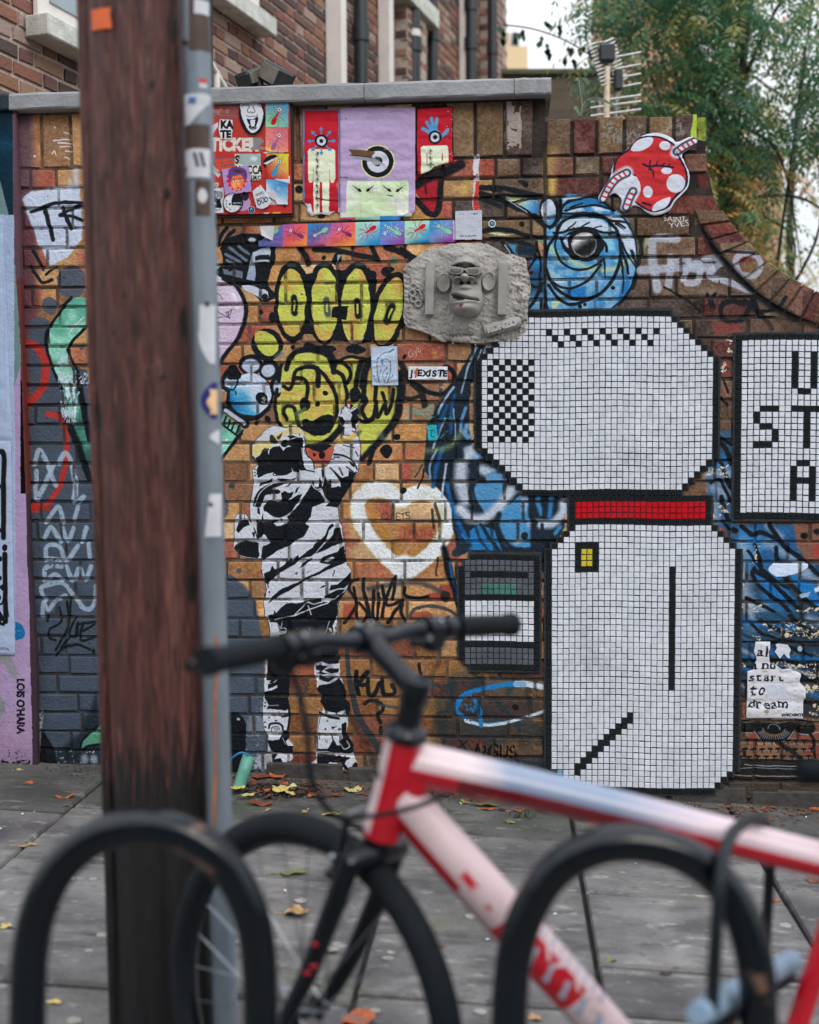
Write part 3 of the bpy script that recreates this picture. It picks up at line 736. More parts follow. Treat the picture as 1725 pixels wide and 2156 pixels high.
 B(e2([(1268,100),(1325,90),(1350,200),(1357,262),(1240,298),(1160,345),(1040,385),(1180,245),(1245,165)]))
 B(e2([(1368,300),(1394,480),(1250,545),(1105,610),(1010,655),(870,730),(700,832),(560,912),(500,955),(545,880),(650,792),(820,722),(960,650),(1110,570),(1212,512),(1080,492),(1120,425),(1200,395),(1290,370),(1330,322)]))
 p.poly(e2([(1130,478),(1180,440),(1240,418),(1262,435),(1225,460),(1180,480)]), W)
 B(e2([(848,552),(895,492),(1005,438),(990,470),(900,525)])); B(e2([(790,612),(835,588),(825,622)])); B(e2([(925,602),(1005,572),(960,598)])); p.line(e2([(1240,648),(1262,582)]),11, K); B(e2([(1090,782),(1120,758),(1178,745),(1140,775)])); B(e2([(480,740),(500,760),(490,790)])); B(e2([(430,540),(436,620),(428,600)])); p.dot(508,1437 + 830,11,11, K); p.dot(460,1437 + 865,10,26, K)
 B(e2([(1450,600),(1448,680),(1412,745),(1370,782),(1200,812),(1215,752),(1290,748),(1345,700),(1400,652)])); B(e2([(1145,880),(1200,850),(1290,808),(1392,790),(1335,862),(1250,912),(1155,905)]))
 B(e2([(497,1142),(500,1085),(560,1080),(565,1030),(590,1070),(650,1005),(700,965),(780,955),(880,945),(930,930),(1000,915),(1112,895),(1112,935),(1200,950),(1290,905),(1400,800),(1300,962),(1292,1100),(1250,1200),(1292,1300),(1292,1560),(720,1560),(640,1400),(620,1250),(600,1180),(510,1168)]))
 for q, w in (([(570,1145),(700,1118),(800,1100),(940,1042),(1190,955)],15),([(800,1092),(880,1012),(950,945),(1020,965),(1120,945)],12),([(1050,1335),(1150,1310),(1200,1172)],9),([(970,1240),(980,1360)],6),([(955,985),(990,1090)],12),([(600,1180),(640,1240),(660,1180)],8),([(610,1230),(640,1280),(700,1270),(690,1240),(640,1250)],8)): p.line(e2(q), w, W)
 p.poly(e2([(515,1300),(512,1190),(545,1190),(560,1250),(600,1280),(640,1290),(715,1275),(680,1310),(600,1330)]), W); p.poly(e2([(1130,1410),(1190,1330),(1255,1290),(1245,1210),(1280,1195),(1290,1250),(1265,1350),(1200,1440)]), W); B(e2([(1275,1230),(1290,1235),(1280,1280)])); p.poly(e2([(1195,1240),(1225,1240),(1245,1290),(1215,1280)]),(212,178,136))
 p.flecks(450,2500,1290,2960,26,4,(170,176,186),9)
 # legs
 def Wp(q): p.poly(e3(q), W)
 def Bk(q): B(e3(q))
 Wp([(470,60),(460,300),(450,480),(440,620),(445,900),(500,1000),(486,1180),(540,1200),(545,1380),(700,1375),(725,1320),(790,1240),(760,1150),(790,1100),(710,1000),(740,850),(745,680),(720,560),(740,480),(720,300),(720,60)])
 Bk([(478,60),(740,60),(745,480),(722,560),(745,660),(700,705),(640,685),(480,672),(505,620),(455,545),(448,480),(530,478),(600,440),(600,415),(540,440),(498,462),(497,395),(580,372),(602,340),(545,385),(510,375),(540,345),(485,345)])
 p.line(e3([(500,635),(620,632)]),7, W); Bk([(630,770),(700,745),(745,740),(730,770),(650,782)]); p.line(e3([(735,650),(742,780),(720,930)]),26, K)
 p.line(e3([(505,900),(520,855),(590,842),(650,872),(664,930)]),24, K); p.line(e3([(530,940),(545,890),(600,885),(625,925)]),8, K); p.line(e3([(560,900),(600,905),(590,930),(565,915)]),5, K)
 for a, b in ((515,772),(585,812),(460,830),(460,890),(465,600),(460,640)): p.dot(a, b + 2932,14,9, K)
 Bk([(490,1042),(560,1042),(620,1030),(650,960),(690,922),(740,962),(735,1010),(700,1052),(720,1095),(785,1098),(795,1180),(700,1192),(560,1185),(525,1150),(505,1090)]); p.line(e3([(660,1010),(700,1080)]),7, W); Bk([(535,1205),(600,1205),(560,1260),(640,1240),(670,1330),(700,1345),(690,1380),(540,1370)]); p.poly(e3([(555,1305),(620,1290),(650,1330),(560,1340)]), W, chip=.4)
 Wp([(1020,60),(1030,300),(1060,340),(1060,440),(1105,520),(1132,680),(1085,745),(1062,900),(1035,1180),(1060,1250),(960,1320),(1060,1375),(1500,1375),(1530,1310),(1470,1200),(1475,1080),(1400,950),(1422,780),(1450,680),(1440,620),(1380,560),(1395,480),(1350,350),(1320,290),(1320,60)])
 Bk([(1056,440),(1095,402),(1230,372),(1310,325),(1365,395),(1397,475),(1385,555),(1440,612),(1452,685),(1422,775),(1400,760),(1388,690),(1340,700),(1290,725),(1200,700),(1150,690),(1098,600),(1112,520),(1070,472)])
 Bk([(1040,60),(1040,150),(1110,130),(1200,170),(1310,160),(1330,60)]); Bk([(1045,170),(1190,185),(1110,238),(1050,225)]); Bk([(1130,222),(1310,208),(1300,250),(1230,272)]); Bk([(1078,290),(1190,318),(1272,308),(1195,362),(1078,332)]); Bk([(1040,262),(1100,245),(1200,275),(1120,275)])
 p.line(e3([(1090,715),(1190,765),(1310,785)]),26, K); p.line(e3([(1280,730),(1340,760),(1400,700)]),9, K); Bk([(1338,845),(1395,830),(1400,950),(1420,990),(1475,1080),(1470,1180),(1430,1200),(1300,1185),(1062,1165),(1060,1140),(1120,1140),(1185,1142),(1240,1062),(1262,1040),(1285,1095),(1330,1100),(1300,1060),(1350,1020),(1345,960)])
 p.line(e3([(1330,1090),(1370,1140),(1430,1110),(1400,1050)]),12, W); Bk([(1220,880),(1290,875),(1240,905)]); p.dot(1165,2932 + 905,12,10, K); p.dot(1320,2932 + 908,18,12, K); p.dot(1174,2932 + 816,8,10, K); p.line(e3([(1092,950),(1086,1030)]),9, K); p.line(e3([(1205,955),(1235,990),(1245,1045)]),12, K); p.line(e3([(1100,970),(1160,965)]),6, K); p.line(e3([(1150,1020),(1170,1070),(1185,1030)]),9,(150,92,60)); p.line(e3([(1075,870),(1055,1170)]),8, K); p.line(e3([(1100,740),(1085,850)]),7, K)
 Bk([(1060,1205),(1380,1225),(1440,1240),(1530,1310),(1510,1382),(1380,1380),(1340,1310),(1200,1290),(1150,1380),(1060,1345)]); p.poly(e3([(1380,1315),(1400,1270),(1450,1240),(1500,1290),(1450,1350),(1430,1375)]), W)
 p.poly(e3([(1150,1380),(1190,1310),(1260,1345),(1320,1350),(1320,1385)]),(150,118,92), chip=.35); p.poly(e3([(720,1300),(900,1300),(900,1400),(720,1380)]),(120,78,48), soft=4, alpha=.8); p.flecks(1060,4140,1500,4300,40,6,(150,80,50),10)
 p.warp = 1.0
def heart_part():
 p = PA['C6']
 p.line([(915,560),(950,650),(1030,775),(1110,838),(1190,808)],18,(178,124,50), dry=.3)
 h = [(1075,545),(1030,498),(960,480),(890,500),(852,560),(858,630),(900,720),(960,800),(1040,880),(1100,935),(1170,890),(1260,810),(1320,720),(1342,640),(1325,570),(1280,520),(1200,500),(1130,515)]
 p.line(h, 84,(210,216,200), closed=True, dry=.3, soft=.06); p.line(h, 66,(222,225,228), closed=True, soft=.12)
 p.poly([(1000,860),(1100,830),(1240,860),(1180,930),(1120,990),(1080,940)],(212,216,218), soft=6, chip=.28)
 gg = random.Random(6)
 for _ in range(260):
  i = gg.randrange(len(h)); a, b = h[i], h[(i + 1) % len(h)]; t = gg.random(); x, y = a[0] + (b[0] - a[0]) * t, a[1] + (b[1] - a[1]) * t
  L = math.hypot(x - 1090, y - 690); r = gg.uniform(.96,1.16); X, Y = 1090 + (x - 1090) * r, 690 + (y - 690) * r
  p.line([(X, Y),(X + gg.uniform(-16,16), Y + gg.uniform(2,18))], gg.uniform(3,6),(216,220,222), smooth=0)
 p.line([(1200,500),(1280,540),(1310,620),(1290,720),(1240,770)],16,(170,180,120), soft=.4, alpha=.5, dry=.4)
 for i, (ch, dx) in enumerate(zip('GILETS', (0,34,52,82,112,140))): p.text(ch, 972 + dx, 648 - (i % 2) * 4,42,(78,60,50), rot=gg.uniform(-.12, .12), alpha=.85)
 for i, (ch, dx) in enumerate(zip('JAUNE', (0,30,72,110,150))): p.text(ch, 1090 + dx, 740 - (i % 2) * 4,44,(84,46,44), rot=gg.uniform(-.12, .12), alpha=.75)
 p.poly([(1068,676),(1270,680),(1235,765),(1068,768)],(160,70,58), alpha=.5, soft=2)
 p.line([(1255,590),(1258,650),(1262,690)],14,(34,34,34), alpha=.8); p.line([(1270,560),(1290,640)],16,(40,44,40), alpha=.8)
 p.dot(1098,486,18,18, K)
 p = PA['G5']
 DK = (20,24,28)
 p.poly([(880,170),(1080,170),(1160,295),(1000,300),(780,290),(800,230),(880,230)],(148,62,50), soft=4, alpha=.9); p.poly([(140,320),(230,312),(230,440),(135,430)],(160,66,56), alpha=.8, soft=3); p.poly([(640,440),(680,385),(800,380),(850,430)],(150,66,50), soft=3, alpha=.8)
 p.line([(340,200),(500,170),(640,150),(780,170),(880,220)],40,(62,62,64), alpha=.8, soft=.3)
 p.line([(650,410),(700,352),(830,336),(940,360),(1015,408)],26,(58,62,66), alpha=.9); p.line([(160,600),(200,520),(300,480),(420,470)],26,(70,76,80), alpha=.8)
 for q, w in (([(250,130),(205,145),(185,200),(230,270),(240,330),(200,400),(150,465)],26),([(295,130),(300,220),(330,350),(350,470)],27),([(225,190),(240,300),(245,420),(285,455),(320,390),(265,310)],25),([(375,215),(365,400),(400,432),(412,240)],26),([(440,180),(455,300),(440,420)],26),([(540,110),(530,190),(518,280)],27),
     ([(520,130),(470,280),(490,330),(590,300),(530,390),(480,462)],25),([(612,190),(612,250),(700,272),(790,262)],26),([(600,290),(585,380),(615,455)],26),([(205,530),(330,508),(480,500),(585,524)],36),
     ([(690,470),(720,440),(740,470)],22),([(770,450),(820,425),(860,450)],22),([(890,460),(940,430)],26),([(945,420),(950,520)],30)): p.line(q, w, DK)
 for x in (305,400,487): p.line([(x, 572),(x, 610)],30, DK)
 for q, w in (([(245,840),(240,930),(255,1010)],36),([(330,840),(260,930),(300,940)],34),([(330,900),(330,1000),(370,1020),(420,930)],34),([(440,900),(450,1010),(530,1000),(520,940)],34),([(310,1085),(350,1062),(430,1082),(440,1130),(400,1170),(430,1230)],30),([(580,780),(640,860),(680,900)],26),([(720,780),(740,880)],26)): p.line(q, w, DK)
 p.dot(428,1290,18,36, DK); p.line([(160,560),(175,760),(205,980),(270,1200),(420,1440)],28,(44,52,58), alpha=.9, w2=60); p.line([(380,1080),(560,1120)],24,(62,64,66), alpha=.8)
 p.line([(820,930),(900,950),(1000,930)],34,(50,56,60), alpha=.8); p.line([(930,-20),(960,100),(1010,260),(1040,370)],58, DK, w2=40); p.line([(955,0),(985,140),(1020,300)],20,(22,78,124)); p.line([(1130,180),(1190,290)],34, DK); p.dot(925,262,40,44,(40,36,36), soft=3)
 # oil-dark stains and brushed ellipse
 p.poly([(820,1050),(1000,820),(1660,760),(1700,1640),(820,1540)],(34,44,50), soft=30, alpha=.55, chip=.4)
 p.poly([(820,1200),(1180,1100),(1700,1250),(1700,1400),(900,1360)],(26,40,50), soft=20, alpha=.5)
 for q in ([(1050,760),(1200,900),(1100,980)],[(1400,1000),(1500,860),(1600,780)],[(980,900),(960,1100),(880,1160)],[(1300,1050),(1400,1150),(1500,1300)],[(1560,960),(1570,1080)]): p.line(q, 40,(30,48,58), soft=.5, alpha=.7, dry=.35)
 CB = (34,116,176)
 p.line([(1010,1100),(1060,1020),(1180,975),(1330,945),(1470,930)],40, CB, dry=.3); p.line([(1470,930),(1570,935),(1720,965)],46,(196,208,220), dry=.2); p.line([(1470,930),(1520,930)],42,(90,150,200), alpha=.7, dry=.3)
 p.line([(1000,1080),(1020,1150),(1110,1215),(1250,1240),(1400,1225)],28, CB, dry=.3, alpha=.9); p.line([(1080,1215),(1220,1245),(1330,1240),(1440,1215),(1560,1180),(1720,1130)],24,(186,202,218), dry=.3); p.line([(1130,1020),(1180,1110),(1200,1250)],34, CB, dry=.35); p.line([(1010,1120),(1100,1110),(1180,1140)],60, CB, dry=.5, alpha=.8)
 p.dot(1464,1105,26,25,(20,20,24)); p.text('NGUS', 1150,1496,106,(16,16,18), bold=.03, sx=.82, warp=1.5)
 for x in (1195,1280,1358,1440): p.line([(x, 1380),(x + 4,1500)],7,(120,92,62), smooth=0, alpha=.8)
 p.line([(1010,1430),(1090,1370)],16, DK, alpha=.8); p.line([(1030,1360),(1080,1440)],18, DK, alpha=.8)
 p.poly([(1060,640),(1100,690),(1090,720),(1010,700)],(160,130,100), soft=2, chip=.3); p.poly([(1530,700),(1620,690),(1600,740),(1545,735)],(150,70,58))
def mural_part():
 p = PA['E8']  # blue and black strokes beside the mosaics
 DB = (26,38,50)
 p.poly([(690,60),(780,60),(760,180),(700,330),(640,420),(630,880),(670,1000),(800,1080),(990,1290),(1140,1360),(1510,1380),(1500,1720),(1400,1900),(1320,2010),(1330,2156),(1190,2000),(620,1950),(520,1990),(500,1800),(450,1500),(300,1330),(228,1210),(228,1000),(250,800),(350,600),(500,380)], DB, soft=3)
 p.gpoly([(785,60),(1110,40),(1330,60),(1330,90),(1120,100),(950,160),(860,200),(720,340),(690,370),(740,230)],[(150,170,190),(104,152,196)],(780,80),(1100,80), noise=.6)
 def Lw(q, w, c=(150,172,196), **k): p.line(q, w, c, soft=.25, **k)
 Lw([(692,90),(620,260),(560,500)],26, w2=12); Lw([(745,110),(690,230)],16); Lw([(490,450),(400,580),(345,690)],22); Lw([(500,520),(470,660),(455,860)],26,(26,76,128)); Lw([(410,740),(350,860),(300,1000)],22); Lw([(600,640),(560,740),(550,850)],30,(92,140,186)); Lw([(430,620),(370,760),(330,880)],34,(24,72,124))
 Lw([(610,800),(590,870),(620,900)],50,(100,146,190)); Lw([(420,1150),(400,1300),(378,1450)],22,(170,182,200)); Lw([(390,1000),(340,1160),(300,1350)],34,(24,84,140)); Lw([(330,1020),(280,1150),(270,1300)],20,(120,146,172)); Lw([(490,650),(500,900),(480,960)],14,(120,146,172)); Lw([(430,1330),(470,1520),(540,1700),(620,1850)],40,(28,92,150)); Lw([(700,900),(640,960)],18, DB)
 p.gpoly([(570,990),(660,960),(700,1050),(770,1080),(700,1120),(580,1110)],[(150,166,186),(196,202,212),(110,160,200)],(560,1000),(760,1090), soft=14, noise=.6)
 Lw([(560,1170),(550,1320),(600,1470)],120,(178,186,200)); Lw([(760,1200),(830,1230)],90,(176,190,206)); p.poly([(780,1240),(900,1200),(980,1290),(960,1310),(780,1310)],(96,146,190), soft=6)
 p.poly([(690,1325),(960,1325),(900,1500),(770,1600),(700,1480),(680,1400)],(78,140,186), soft=4); p.poly([(905,1560),(1010,1500),(1130,1400),(1190,1560),(1195,1900),(960,1900),(890,1720)],(72,138,186), soft=4); p.poly([(620,1930),(640,1760),(720,1700),(860,1750),(930,1940)],(36,118,180), soft=4); p.poly([(500,1700),(560,1760),(620,1930),(560,1930)],(20,60,100), soft=3)
 Lw([(545,1560),(640,1640),(780,1630),(900,1530),(1010,1390)],92,(186,196,210)); Lw([(1200,1690),(1380,1690),(1480,1590),(1490,1500)],80,(182,194,210)); Lw([(1050,1370),(1110,1400),(1130,1560)],60,(170,186,204), alpha=.8)
 Lw([(1262,1410),(1250,1500),(1280,1600)],42,(60,128,182)); Lw([(1385,1400),(1370,1500),(1360,1620)],44,(44,118,176)); Lw([(1440,1440),(1490,1410)],30,(70,140,190)); Lw([(1410,1780),(1460,1720)],34,(60,130,180)); Lw([(1200,1460),(1190,1620),(1230,1680)],40, DB); Lw([(1310,1400),(1310,1620)],44, DB)
 Lw([(660,1330),(640,1400),(650,1490)],44, DB); Lw([(640,1170),(700,1250),(670,1330)],44, DB); Lw([(905,1600),(885,1720),(950,1850),(1060,1940)],46, DB); Lw([(735,1700),(820,1830),(910,1945)],30, DB); Lw([(690,1720),(730,1840),(800,1940)],26,(34,60,84)); Lw([(560,1780),(640,1900)],20,(40,120,180)); Lw([(1215,1700),(1225,1960)],60, DB); Lw([(1290,1700),(1290,1900)],30, DB)
 Lw([(1110,1830),(1060,1860)],40,(150,160,160)); p.dot(1135,1796,33,30,(24,28,34), soft=3)
 p.line([(245,1030),(380,1010),(480,960),(560,860)],46,(150,168,112), soft=.5, alpha=.55); Lw([(210,1160),(170,1220),(130,1270)],10, K); Lw([(220,1200),(200,1290),(160,1375)],16, K); Lw([(395,1920),(430,2040),(450,2170)],56, K); Lw([(450,2040),(470,2170)],22,(26,84,140)); Lw([(500,1960),(560,1900),(620,1890)],60,(34,44,54)); Lw([(340,2000),(330,2160)],16,(60,40,40))
 p.poly([(150,1080),(220,900),(240,1080)], DB, soft=8, alpha=.0)
 CY = (64,178,184)
 p.line([(205,690),(225,645),(285,630),(345,650),(358,690),(320,722),(250,725)],5, CY, closed=True); p.text('Flash', 238,672,24, CY, sx=.9); p.text('sweet!', 238,706,24, CY, sx=.9); p.line([(255,725),(270,760),(290,725)],4, CY)
 for i in range(5): p.dot(60 + i * 34,662,22,32, CY, alpha=0)
 p.text('655350', 40,690,46, CY, sx=.85, warp=2); p.text('893', 45,758,40, CY, warp=2); p.line([(345,745),(480,738)],4, CY); p.line([(458,718),(482,738),(462,760)],4, CY)
 p.poly([(250,800),(335,798),(330,940),(252,942)],(44,168,180), chip=.3); p.line([(270,850),(300,845),(318,860)],5, DB); p.line([(290,850),(286,900),(310,900)],6, DB); p.line([(360,920),(400,880),(430,850),(400,860),(385,890)],5, CY)
 RD = (196,62,66)
 for i, q in enumerate(([(25,1040),(30,1095),(60,1090)],[(60,1035),(62,1080),(90,1075),(92,1030)],[(100,1025),(100,1080),(128,1050),(104,1030),(128,1025)],[(135,1015),(150,1040),(165,1005)],[(150,1040),(146,1075)])): p.line(q, 6, RD)
 p.line([(15,1040),(60,1010),(180,990),(170,1080),(90,1115),(10,1095)],5, RD, closed=True); p.line([(185,1000),(205,985)],5, RD); p.line([(185,1030),(208,1028)],5, RD)
def eye_part():
 p = PA['E5']
 p.gpoly([(700,190),(830,160),(1000,138),(1200,165),(1380,285),(1500,375),(1570,520),(1592,680),(1600,900),(1530,1100),(1400,1250),(1280,1340),(1150,1420),(980,1520),(690,1520),(690,600)],[(60,130,178),(120,172,206),(58,130,182),(120,168,200),(70,138,186)],(1000,150),(1050,1500), noise=1.3, soft=3)
 p.gpoly([(540,780),(690,770),(690,1520),(505,1520),(530,1200),(550,1000)],[(44,120,178),(34,70,100),(110,160,194),(60,130,180)],(600,780),(600,1500), noise=.6)
 LT = (188,204,222); YL = (186,200,150)
 p.poly([(785,510),(850,425),(960,385),(1080,370),(1240,385),(1370,480),(1390,520),(1250,522),(1150,490),(1000,490),(860,520)], LT, smooth=4, soft=8); p.poly([(1290,350),(1420,355),(1510,450),(1560,560),(1590,700),(1500,720),(1440,560),(1380,450)], LT, smooth=4, soft=8); p.poly([(870,175),(1080,142),(1210,172),(1090,180),(880,210)], LT, soft=3); p.poly([(1130,255),(1250,275),(1360,310),(1200,315)], LT, soft=4); p.poly([(900,300),(1040,275),(1080,310),(930,320)], LT, soft=4)
 p.poly([(720,860),(800,900),(880,950),(860,1050),(750,1000)],(150,186,210), soft=12); p.poly([(1240,570),(1370,550),(1380,700),(1290,700)],(130,190,218), soft=12); p.poly([(1000,960),(1200,930),(1300,1000),(1100,1050)],(120,170,204), soft=18)
 p.poly([(880,1080),(1000,1060),(1090,1040),(1090,1150),(900,1155)],(30,112,178), soft=10); p.poly([(930,225),(1060,185),(1200,200),(1370,290),(1300,300),(1150,235),(1000,240)],(28,116,176), soft=4); p.poly([(1450,1000),(1540,960),(1500,1150),(1400,1230),(1420,1120)],(34,112,176), soft=8); p.poly([(740,620),(800,560),(830,640),(790,700)],(60,150,200), soft=5)
 p.line([(735,660),(790,720),(850,800)],50, YL, soft=.5, alpha=.7); p.line([(940,790),(1050,840),(1200,880),(1350,880),(1470,830),(1600,740),(1700,600)],44, YL, soft=.4, alpha=.75); p.line([(850,1060),(850,1150)],30, YL, soft=.5, alpha=.4); p.poly([(760,1190),(860,1190),(800,1280),(760,1340)], YL, soft=6, alpha=.8); p.poly([(950,1290),(1100,1305),(1010,1345),(950,1345)], YL, soft=5); p.poly([(590,1350),(690,1310),(680,1370),(600,1380)], YL, soft=4); p.poly([(1300,1240),(1420,1200),(1240,1340),(1190,1330)],(120,170,206), soft=5)
 def B(q, w, **k): p.line(q, w, K, soft=.14, **k)
 B([(60,72),(200,78),(350,92),(520,130),(690,165)],50); B([(60,130),(200,180),(400,262),(560,340),(690,440)],56); B([(220,150),(400,145),(640,180)],24)
 p.gpoly([(430,235),(520,205),(625,198),(620,325),(560,330),(500,290)],[YL, (120,170,200),(44,120,180)],(440,210),(600,310)); p.poly([(290,168),(400,155),(522,176),(400,205),(350,200)], YL); p.line([(300,185),(400,240),(510,325)],10,(150,172,200)); B([(380,215),(480,195),(620,190)],20)
 B([(70,505),(200,485),(350,500),(470,535),(600,560),(690,560)],44); p.poly([(130,522),(250,518),(380,545),(200,550)], YL); B([(160,580),(350,590),(500,625),(580,680),(610,760)],44); p.poly([(330,630),(392,635),(395,700),(440,745),(400,740)],(60,130,176)); B([(260,600),(330,680),(400,745)],34); p.line([(300,640),(350,720)],12,(150,170,196)); p.poly([(415,650),(500,640),(590,660),(610,710),(580,755),(430,742)],(22,40,54), soft=4)
 for q in ([(590,590),(640,585),(680,600),(650,640)],[(610,620),(660,640),(670,680),(620,690)],[(610,720),(650,715),(660,750),(615,750)]): p.poly(q, (176,128,96) if q[0][1] > 600 else (120,140,112), smooth=3)
 B([(690,180),(695,500),(690,900),(690,1200),(700,1500)],18); B([(600,620),(650,800),(640,960),(660,1100)],20); B([(660,1020),(600,1180),(530,1260)],34); B([(600,780),(540,860),(520,880)],26); B([(555,1030),(620,1050),(690,1000)],26); B([(655,1180),(665,1380),(690,1479)],26)
 p.dot(738,308,104,172, K, soft=2); pts = [(728 + 76 * math.cos(t),312 + 136 * math.sin(t)) for t in np.linspace(0,6.283,24, endpoint=False)]; p.gpoly(pts, [(120,160,196),(200,208,222),(180,196,214),(70,140,190)],(660,200),(800,380), noise=.4); B([(790,180),(810,300),(790,420),(740,480)],18); B([(840,170),(850,300),(820,400)],34)
 B([(1380,300),(1200,180),(1050,178),(900,230),(860,280)],26); B([(890,300),(1000,275),(1180,250),(1350,290)],22); B([(940,270),(1060,230)],16); B([(850,330),(1000,330),(1180,330),(1370,400),(1480,470)],18)
 B([(700,730),(725,640),(790,560),(830,460),(900,390),(1020,350),(1150,345),(1290,380),(1380,470),(1430,600),(1440,740),(1400,900),(1330,1020),(1230,1120),(1100,1170),(960,1165),(820,1080),(735,970),(702,850),(700,730)],32)
 B([(815,550),(790,660),(830,770),(930,860),(1060,880),(1180,840),(1270,770)],22); B([(750,990),(850,1050),(960,1062),(1080,1010),(1170,930),(1240,830)],24); B([(730,1040),(800,1140),(900,1215),(1010,1220),(1130,1170)],30); B([(690,1080),(710,1250),(780,1350),(920,1440)],26)
 B([(1370,400),(1480,420),(1540,440)],26, w2=8); B([(1390,430),(1460,480)],18, w2=8); B([(1460,360),(1560,520),(1592,700),(1600,860),(1560,1010),(1450,1180),(1300,1320)],20, alpha=.8); B([(1590,560),(1640,620),(1600,900),(1560,1060)],40, alpha=.8); B([(1440,640),(1490,800),(1515,920)],20); B([(1450,620),(1520,760),(1595,870)],22, w2=10); B([(1440,760),(1462,940),(1455,1110)],26, w2=12); B([(1272,780),(1288,960)],22, w2=10); B([(1560,1020),(1500,1130),(1420,1230)],26); B([(1540,700),(1600,880),(1560,1000)],30, alpha=.9)
 p.poly([(860,630),(890,560),(960,505),(1080,480),(1200,512),(1275,600),(1270,690),(1200,770),(1080,802),(960,775),(880,710)], K, smooth=5); p.poly([(900,560),(950,540),(920,600),(930,680),(900,660),(885,610)],(170,186,206)); B([(850,570),(880,640),(930,720)],24); B([(1230,560),(1290,640),(1300,700)],26)
 p.dot(1080,636,126,122,(150,152,154)); pts = [(1080 + 116 * math.cos(t),634 + 112 * math.sin(t)) for t in np.linspace(0,6.283,28, endpoint=False)]
 p.gpoly(pts, [(170,170,172),(226,226,226),(120,120,122),(18,20,22),(24,26,28),(90,92,94)],(1020,540),(1130,740), soft=4, noise=.15)
 B([(780,520),(880,510),(1000,480),(1130,478),(1260,520),(1400,520)],24); B([(900,500),(950,460),(1000,420)],12); B([(1030,480),(1080,450),(1130,415)],13); B([(1150,495),(1200,470),(1250,460)],13)
 for x, y, r in ((1355,1070,22),(1035,1250,22),(1086,1228,15),(555,915,17),(500,36,34),(465,440,24)): p.dot(x, y, r, r, K, soft=2)
 p = PA['C3']  # white and black tags, lime brick
 G = (172,177,192)
 for q, w in (([(1010,1198),(900,1198),(890,1290),(915,1450)],42),([(830,1352),(980,1345),(1190,1342)],38),([(982,1290),(972,1430)],34),([(982,1320),(1060,1292),(1070,1310)],30),([(1045,1400),(1080,1330),(1130,1330),(1120,1410),(1060,1420)],30),([(1150,1295),(1240,1300),(1180,1380),(1270,1410),(1390,1460)],34)): p.line(q, w, G, alpha=.86, dry=.26)
 p.line([(1350,1272),(1308,1300),(1330,1370),(1400,1382),(1432,1330),(1410,1285)],28, G, closed=True, alpha=.86, dry=.26)
 for q, w in (([(1350,1525),(1290,1505),(1240,1530),(1240,1590),(1290,1615),(1350,1590),(1395,1500)],24),([(1395,1490),(1420,1560),(1490,1640)],26),([(1350,1500),(1430,1560),(1520,1540),(1560,1490)],18),([(1165,1470),(1182,1540)],14),([(1205,1470),(1190,1500),(1200,1545)],14),([(950,1440),(1060,1500),(1130,1560)],10)): p.line(q, w, K, alpha=.92)
 p.line([(1140,1140),(1200,1240),(1280,1340),(1420,1480),(1560,1570),(1760,1660)],34,(20,24,28), soft=.3, alpha=.85); p.line([(1260,1260),(1420,1270)],14,(20,24,28), alpha=.8)
 p.poly([(1095,560),(1180,560),(1180,705),(1085,700),(1090,630)],(168,192,66), chip=.25); p.text('SAINT', 950,1108,30,(204,204,208), rot=.03, sx=.95); p.text('YVES', 975,1142,28,(204,204,208), rot=-.12, sx=1.2)
 p.poly([(150,500),(235,495),(235,745),(150,745)],(170,156,150), chip=.46, alpha=.85); p.poly([(270,500),(310,500),(300,600),(270,560)],(140,128,124), chip=.5, alpha=.7); p.poly([(620,620),(840,600),(840,720),(640,720)],(150,148,148), chip=.56, alpha=.5); p.poly([(960,600),(1050,600),(1050,690),(960,690)],(150,148,148), chip=.56, alpha=.5)
 p.line([(395,760),(372,850),(380,960)],50,(196,166,92), soft=.6, alpha=.5); p.line([(390,900),(385,955)],34,(206,176,92), soft=.4, alpha=.8); p.poly([(1122,870),(1180,855),(1180,935),(1130,935)],(140,46,44), soft=4, alpha=.8)
 for x, y in ((245,905),(230,910)): p.dot(x, y, 10,9,(36,30,28))
 p.poly([(-8,772),(20,772),(22,1055),(-10,1055)],(200,202,206), chip=.3); p.poly([(2,900),(21,900),(21,1055),(-8,1055)],(194,56,46), chip=.4)
 p = PA['C2']
 p.poly([(1240,1000),(1390,1000),(1385,1180),(1345,1238),(1300,1200),(1240,1100)],(160,30,40)); p.line([(1500,945),(1420,985),(1330,1000),(1245,1060)],54,(24,20,26)); p.line([(1385,1010),(1378,1180),(1335,1232),(1245,1150)],34,(24,20,26)); p.line([(1290,1000),(1300,1110)],12,(60,14,22)); p.dot(572,1085,22,26,(24,24,26), soft=2); p.dot(700,1245,24,14,(24,24,26)); p.line([(1530,1030),(1520,1110)],24,(196,176,84), soft=.5, alpha=.6); p.line([(1620,1080),(1725,1100)],22, K, alpha=.8); p.line([(1620,1140),(1725,1190)],26, K, alpha=.8)
